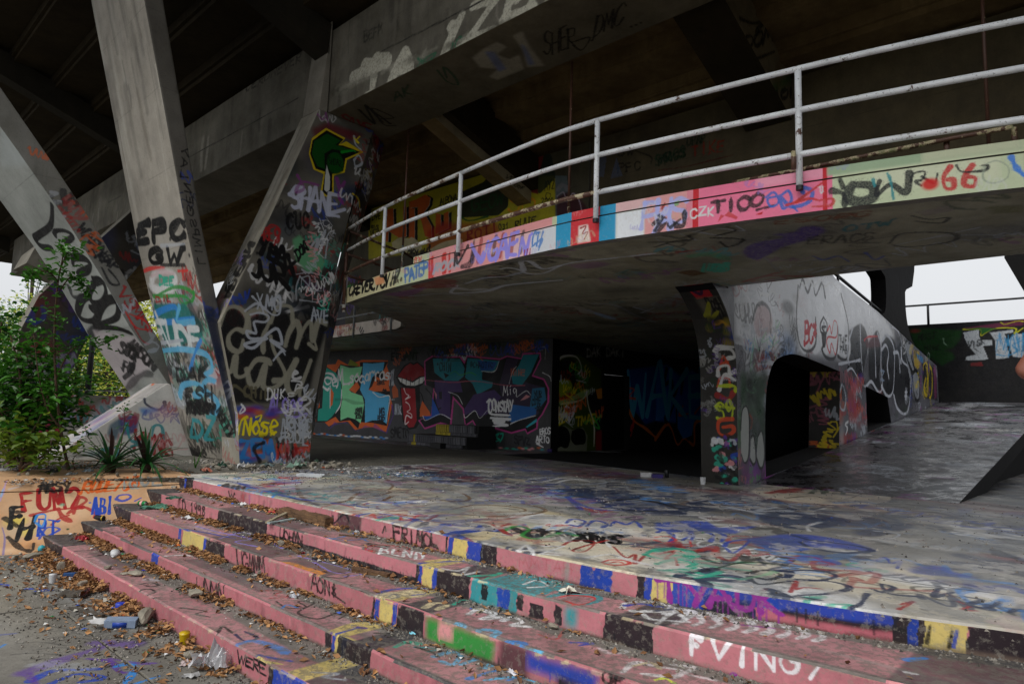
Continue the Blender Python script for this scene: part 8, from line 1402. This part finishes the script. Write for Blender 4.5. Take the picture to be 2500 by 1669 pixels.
for _ in range(3800): t = random.uniform(-9, 1); sp.append(W(t, random.uniform(1.3, 2.2), -1.75))
for _ in range(2600): t = random.uniform(-12.5, -8); n = random.choice([5.2, 6.5])+random.gauss(0, .35); sp.append(W(t, n, -.999))
for _ in range(2500): t = random.uniform(-12, 2); n = random.uniform(4, 11); sp.append(W(t, n, -.999))
for _ in range(2500): sp.append(W(random.uniform(-13, -9.8), random.uniform(1.9, 4.6), -1.025))
grit(sp)
sp = [W(random.uniform(-12.5, -9.5), random.choice([5.15, 6.4])+random.gauss(0, .2), -1) for _ in range(500)]+[W(random.uniform(-13, -9.8), random.uniform(1.95, 4.2), -1.03) for _ in range(900)]
V = []; F = []
for p in sp:
    o = len(V); v, f = rock(*(random.uniform(.012, .035),)*3, random.randrange(99), 0) if False else (xf(([np.array(q) for q in ((1, 0, 0), (-.8, .7, 0), (-.7, -.8, 0), (0, .1, .8))], [[0, 1, 3], [1, 2, 3], [2, 0, 3]]), rot=(0, 0, random.uniform(0, 6)), s=random.uniform(.012, .035))); V += [q+p for q in v]; F += [[i+o for i in q] for q in f]
obj('gravel', V, F, m_grit, None, kind='stuff')
g = NG('tiny_litter'); inf = g.n('NewGeometry').outputs['Random Per Island']; cr2 = g.n('ValToRGB'); cr2.color_ramp.interpolation = 'CONSTANT'; g.l(inf, cr2.inputs[0])
for i_, (p_, c_) in enumerate(((0, 'c4c4c0'), (.3, 'a8a498'), (.5, '1c1c1e'), (.62, '2a7a4a'), (.7, '3a5ab0'), (.76, 'c8c8c8'), (.88, 'b0502a'), (.93, '8a8478'))):
    el_ = cr2.color_ramp.elements[i_] if i_ < 2 else cr2.color_ramp.elements.new(p_); el_.position = p_; el_.color = (*hx(c_), 1)
g.l(cr2.outputs[0], g.b.inputs['Base Color']); g.b.inputs['Roughness'].default_value = .5
V = []; F = []; sp = [W(-9.4+abs(random.gauss(0, 2.4)), 0, 0) for _ in range(0)]
def bit(p, s):
    o = len(V); a = random.uniform(0, 6); q = [np.array([math.cos(a+b)*s*r, math.sin(a+b)*s*r, h*s]) for b, r, h in ((0, 1, .2), (1.4, .7, .5), (3, .9, .1), (4.5, .8, .4))]; V.extend([x+p for x in q]+[p+Z*s*.6]); F.extend([[o, o+1, o+4], [o+1, o+2, o+4], [o+2, o+3, o+4], [o+3, o, o+4]])
for _ in range(330):
    k = random.choice([0, 1, 2, 3, 4, 4, 4]); t = -9.4+abs(random.gauss(0, 2.8)); n = en(k, t)-.03-abs(random.gauss(0, .08 if k < 4 else .3)); bit(W(t, n, LV[k+1]+.004), random.uniform(.008, .03))
for _ in range(160): bit(W(random.uniform(-12.5, -8), random.gauss(6.3, .4), -.998), random.uniform(.01, .045))
for _ in range(120): t = random.uniform(-12, 1); bit(W(t, random.uniform(4.2, 11), -.998), random.uniform(.006, .02))
for _ in range(140): bit(W(random.uniform(-12.5, -9.9), random.uniform(1.95, 4), -1.02), random.uniform(.01, .045))
obj('tiny_litter', V, F, g.m, None, kind='stuff')
# ================================================================ PERSON at the right border, elbow raised while taking a photo
def skin_body(name, J, E_, R, mat, parent, root=0, sub=2):
    me = bpy.data.meshes.new(name); me.from_pydata([tuple(map(float, j)) for j in J], E_, []); o = bpy.data.objects.new(name, me); COL.objects.link(o)
    bpy.context.view_layer.objects.active = o; md = o.modifiers.new('skin', 'SKIN'); md.use_smooth_shade = True
    for i, v in enumerate(me.skin_vertices[0].data): v.radius = (R[i] if hasattr(R[i], '__len__') else (R[i], R[i])); v.use_root = (i == root)
    s = o.modifiers.new('sub', 'SUBSURF'); s.levels = s.render_levels = sub
    dg = bpy.context.evaluated_depsgraph_get(); dg.update(); m2 = bpy.data.meshes.new_from_object(o.evaluated_get(dg)); o.modifiers.clear(); o.data = m2; m2.materials.clear(); m2.materials.append(mat)
    for p in m2.polygons: p.use_smooth = True
    o.parent = parent; return o
elb = ray(*px('X', 592, 535)); elb = elb/np.linalg.norm(elb[:2])*3.05           # the elbow tip, three metres away
fx = np.array([elb[0], elb[1], 0.]); side = np.array([RT[0], RT[1], 0]); side /= np.linalg.norm(side); fw = np.array([elb[0], elb[1], 0.]); fw /= np.linalg.norm(fw)
ez = elb[2]; body = fx+side*.36; body[2] = -1.0
pe = empty('person', body, label='person in a grey shirt at the right border, only a raised bare elbow in view', cat='person')
def bp(r, f, z): return side*r+fw*f+Z*z
sh = ez+1.0+.12
m_skin = mat_plain('skin', '7c4c3c', .5, var=.12, scale=20); m_shirt = mat_plain('grey_shirt', '55585e', .9); m_jean = mat_plain('dark_trousers', '1c2230', .9); m_hair = mat_plain('brown_hair', '2a1a10', .7, var=.5, scale=40)
e_ = (-.36, -.03, ez+1.0); 
J = [bp(0, 0, .93), bp(0, 0, 1.12), bp(0, .01, 1.3), bp(0, .01, 1.42), bp(0, .015, 1.52), bp(0, .02, 1.58), bp(0, .03, 1.66), bp(0, .03, 1.74),
     bp(-.17, .01, 1.40), bp(-.34, -.02, e_[2]), bp(-.2, .24, e_[2]+.16), bp(.17, .01, 1.40), bp(.33, .02, e_[2]), bp(.18, .26, e_[2]+.16),
     bp(-.1, 0, .88), bp(-.1, .02, .5), bp(-.1, 0, .1), bp(-.1, .14, .04), bp(.1, 0, .88), bp(.11, .02, .5), bp(.11, 0, .1), bp(.11, .14, .04)]
Ed = [(0, 1), (1, 2), (2, 3), (3, 4), (4, 5), (5, 6), (6, 7), (3, 8), (8, 9), (9, 10), (3, 11), (11, 12), (12, 13), (0, 14), (14, 15), (15, 16), (16, 17), (0, 18), (18, 19), (19, 20), (20, 21)]
R = [(.15, .11), (.13, .10), (.15, .11), (.12, .09), .055, .06, .085, .07, .06, .046, .028, .06, .046, .028, .085, .06, .045, .035, .085, .06, .045, .035]
skin_body('body', J, Ed, R, m_skin, pe)
skin_body('shirt', [bp(0, 0, .9), bp(0, 0, 1.12), bp(0, .01, 1.3), bp(0, .01, 1.43), bp(-.17, .01, 1.40), bp(-.235, .0, 1.33), bp(.17, .01, 1.40), bp(.235, .0, 1.33)], [(0, 1), (1, 2), (2, 3), (3, 4), (4, 5), (3, 6), (6, 7)], [(.17, .13), (.15, .12), (.17, .13), (.13, .1), .075, .068, .075, .068], m_shirt, pe)
for s_ in (-1, 1): skin_body('trouser_leg', [bp(.06*s_, 0, .93), bp(.1*s_, 0, .8), bp(.1*s_, .02, .5), bp(.105*s_, 0, .12)], [(0, 1), (1, 2), (2, 3)], [.11, .1, .075, .065], m_jean, pe)
skin_body('hair', [bp(0, -.01, 1.62), bp(0, -.01, 1.72), bp(0, .01, 1.78)], [(0, 1), (1, 2)], [.075, .095, .07], m_hair, pe)
for s_ in (-1, 1):
    w_ = bp(.19*s_ if s_ > 0 else -.2, .25, e_[2]+.16)
    hj = [w_, w_+bp(-.05*s_, .04, .04)]; hr = [.026, .036]; he = [(0, 1)]
    for q in range(4): 
        b_ = w_+bp(-.08*s_, .05, .075-.022*q); hj += [b_, b_+bp(-.03*s_, .025, 0), b_+bp(-.045*s_, .0, 0)]; hr += [.011, .01, .008]; i0 = len(hj)-3; he += [(1, i0), (i0, i0+1), (i0+1, i0+2)]
    hj += [w_+bp(-.04*s_, -.01, .07), w_+bp(-.07*s_, -.02, .085)]; hr += [.012, .01]; he += [(1, len(hj)-2), (len(hj)-2, len(hj)-1)]
    skin_body('hand', hj, he, hr, m_skin, pe, sub=1)
cam_ = body+bp(0, .31, e_[2]+.2); cb = empty('camera_body', cam_, label='small black camera held up in both hands outside the right border', cat='camera')
obj('case', *boxw(cam_-Z*.045, side*.065, fw*.03, Z*.09), m_dkmetal, cb, bevel=.006); V, F = xf(lathe([(.032, 0), (.032, .05), (.028, .055)]), rot=(-H2, 0, math.atan2(fw[1], fw[0])-H2), loc=tuple(cam_+fw*.028)); obj('lens', V, F, m_dkmetal, cb, smooth=True)
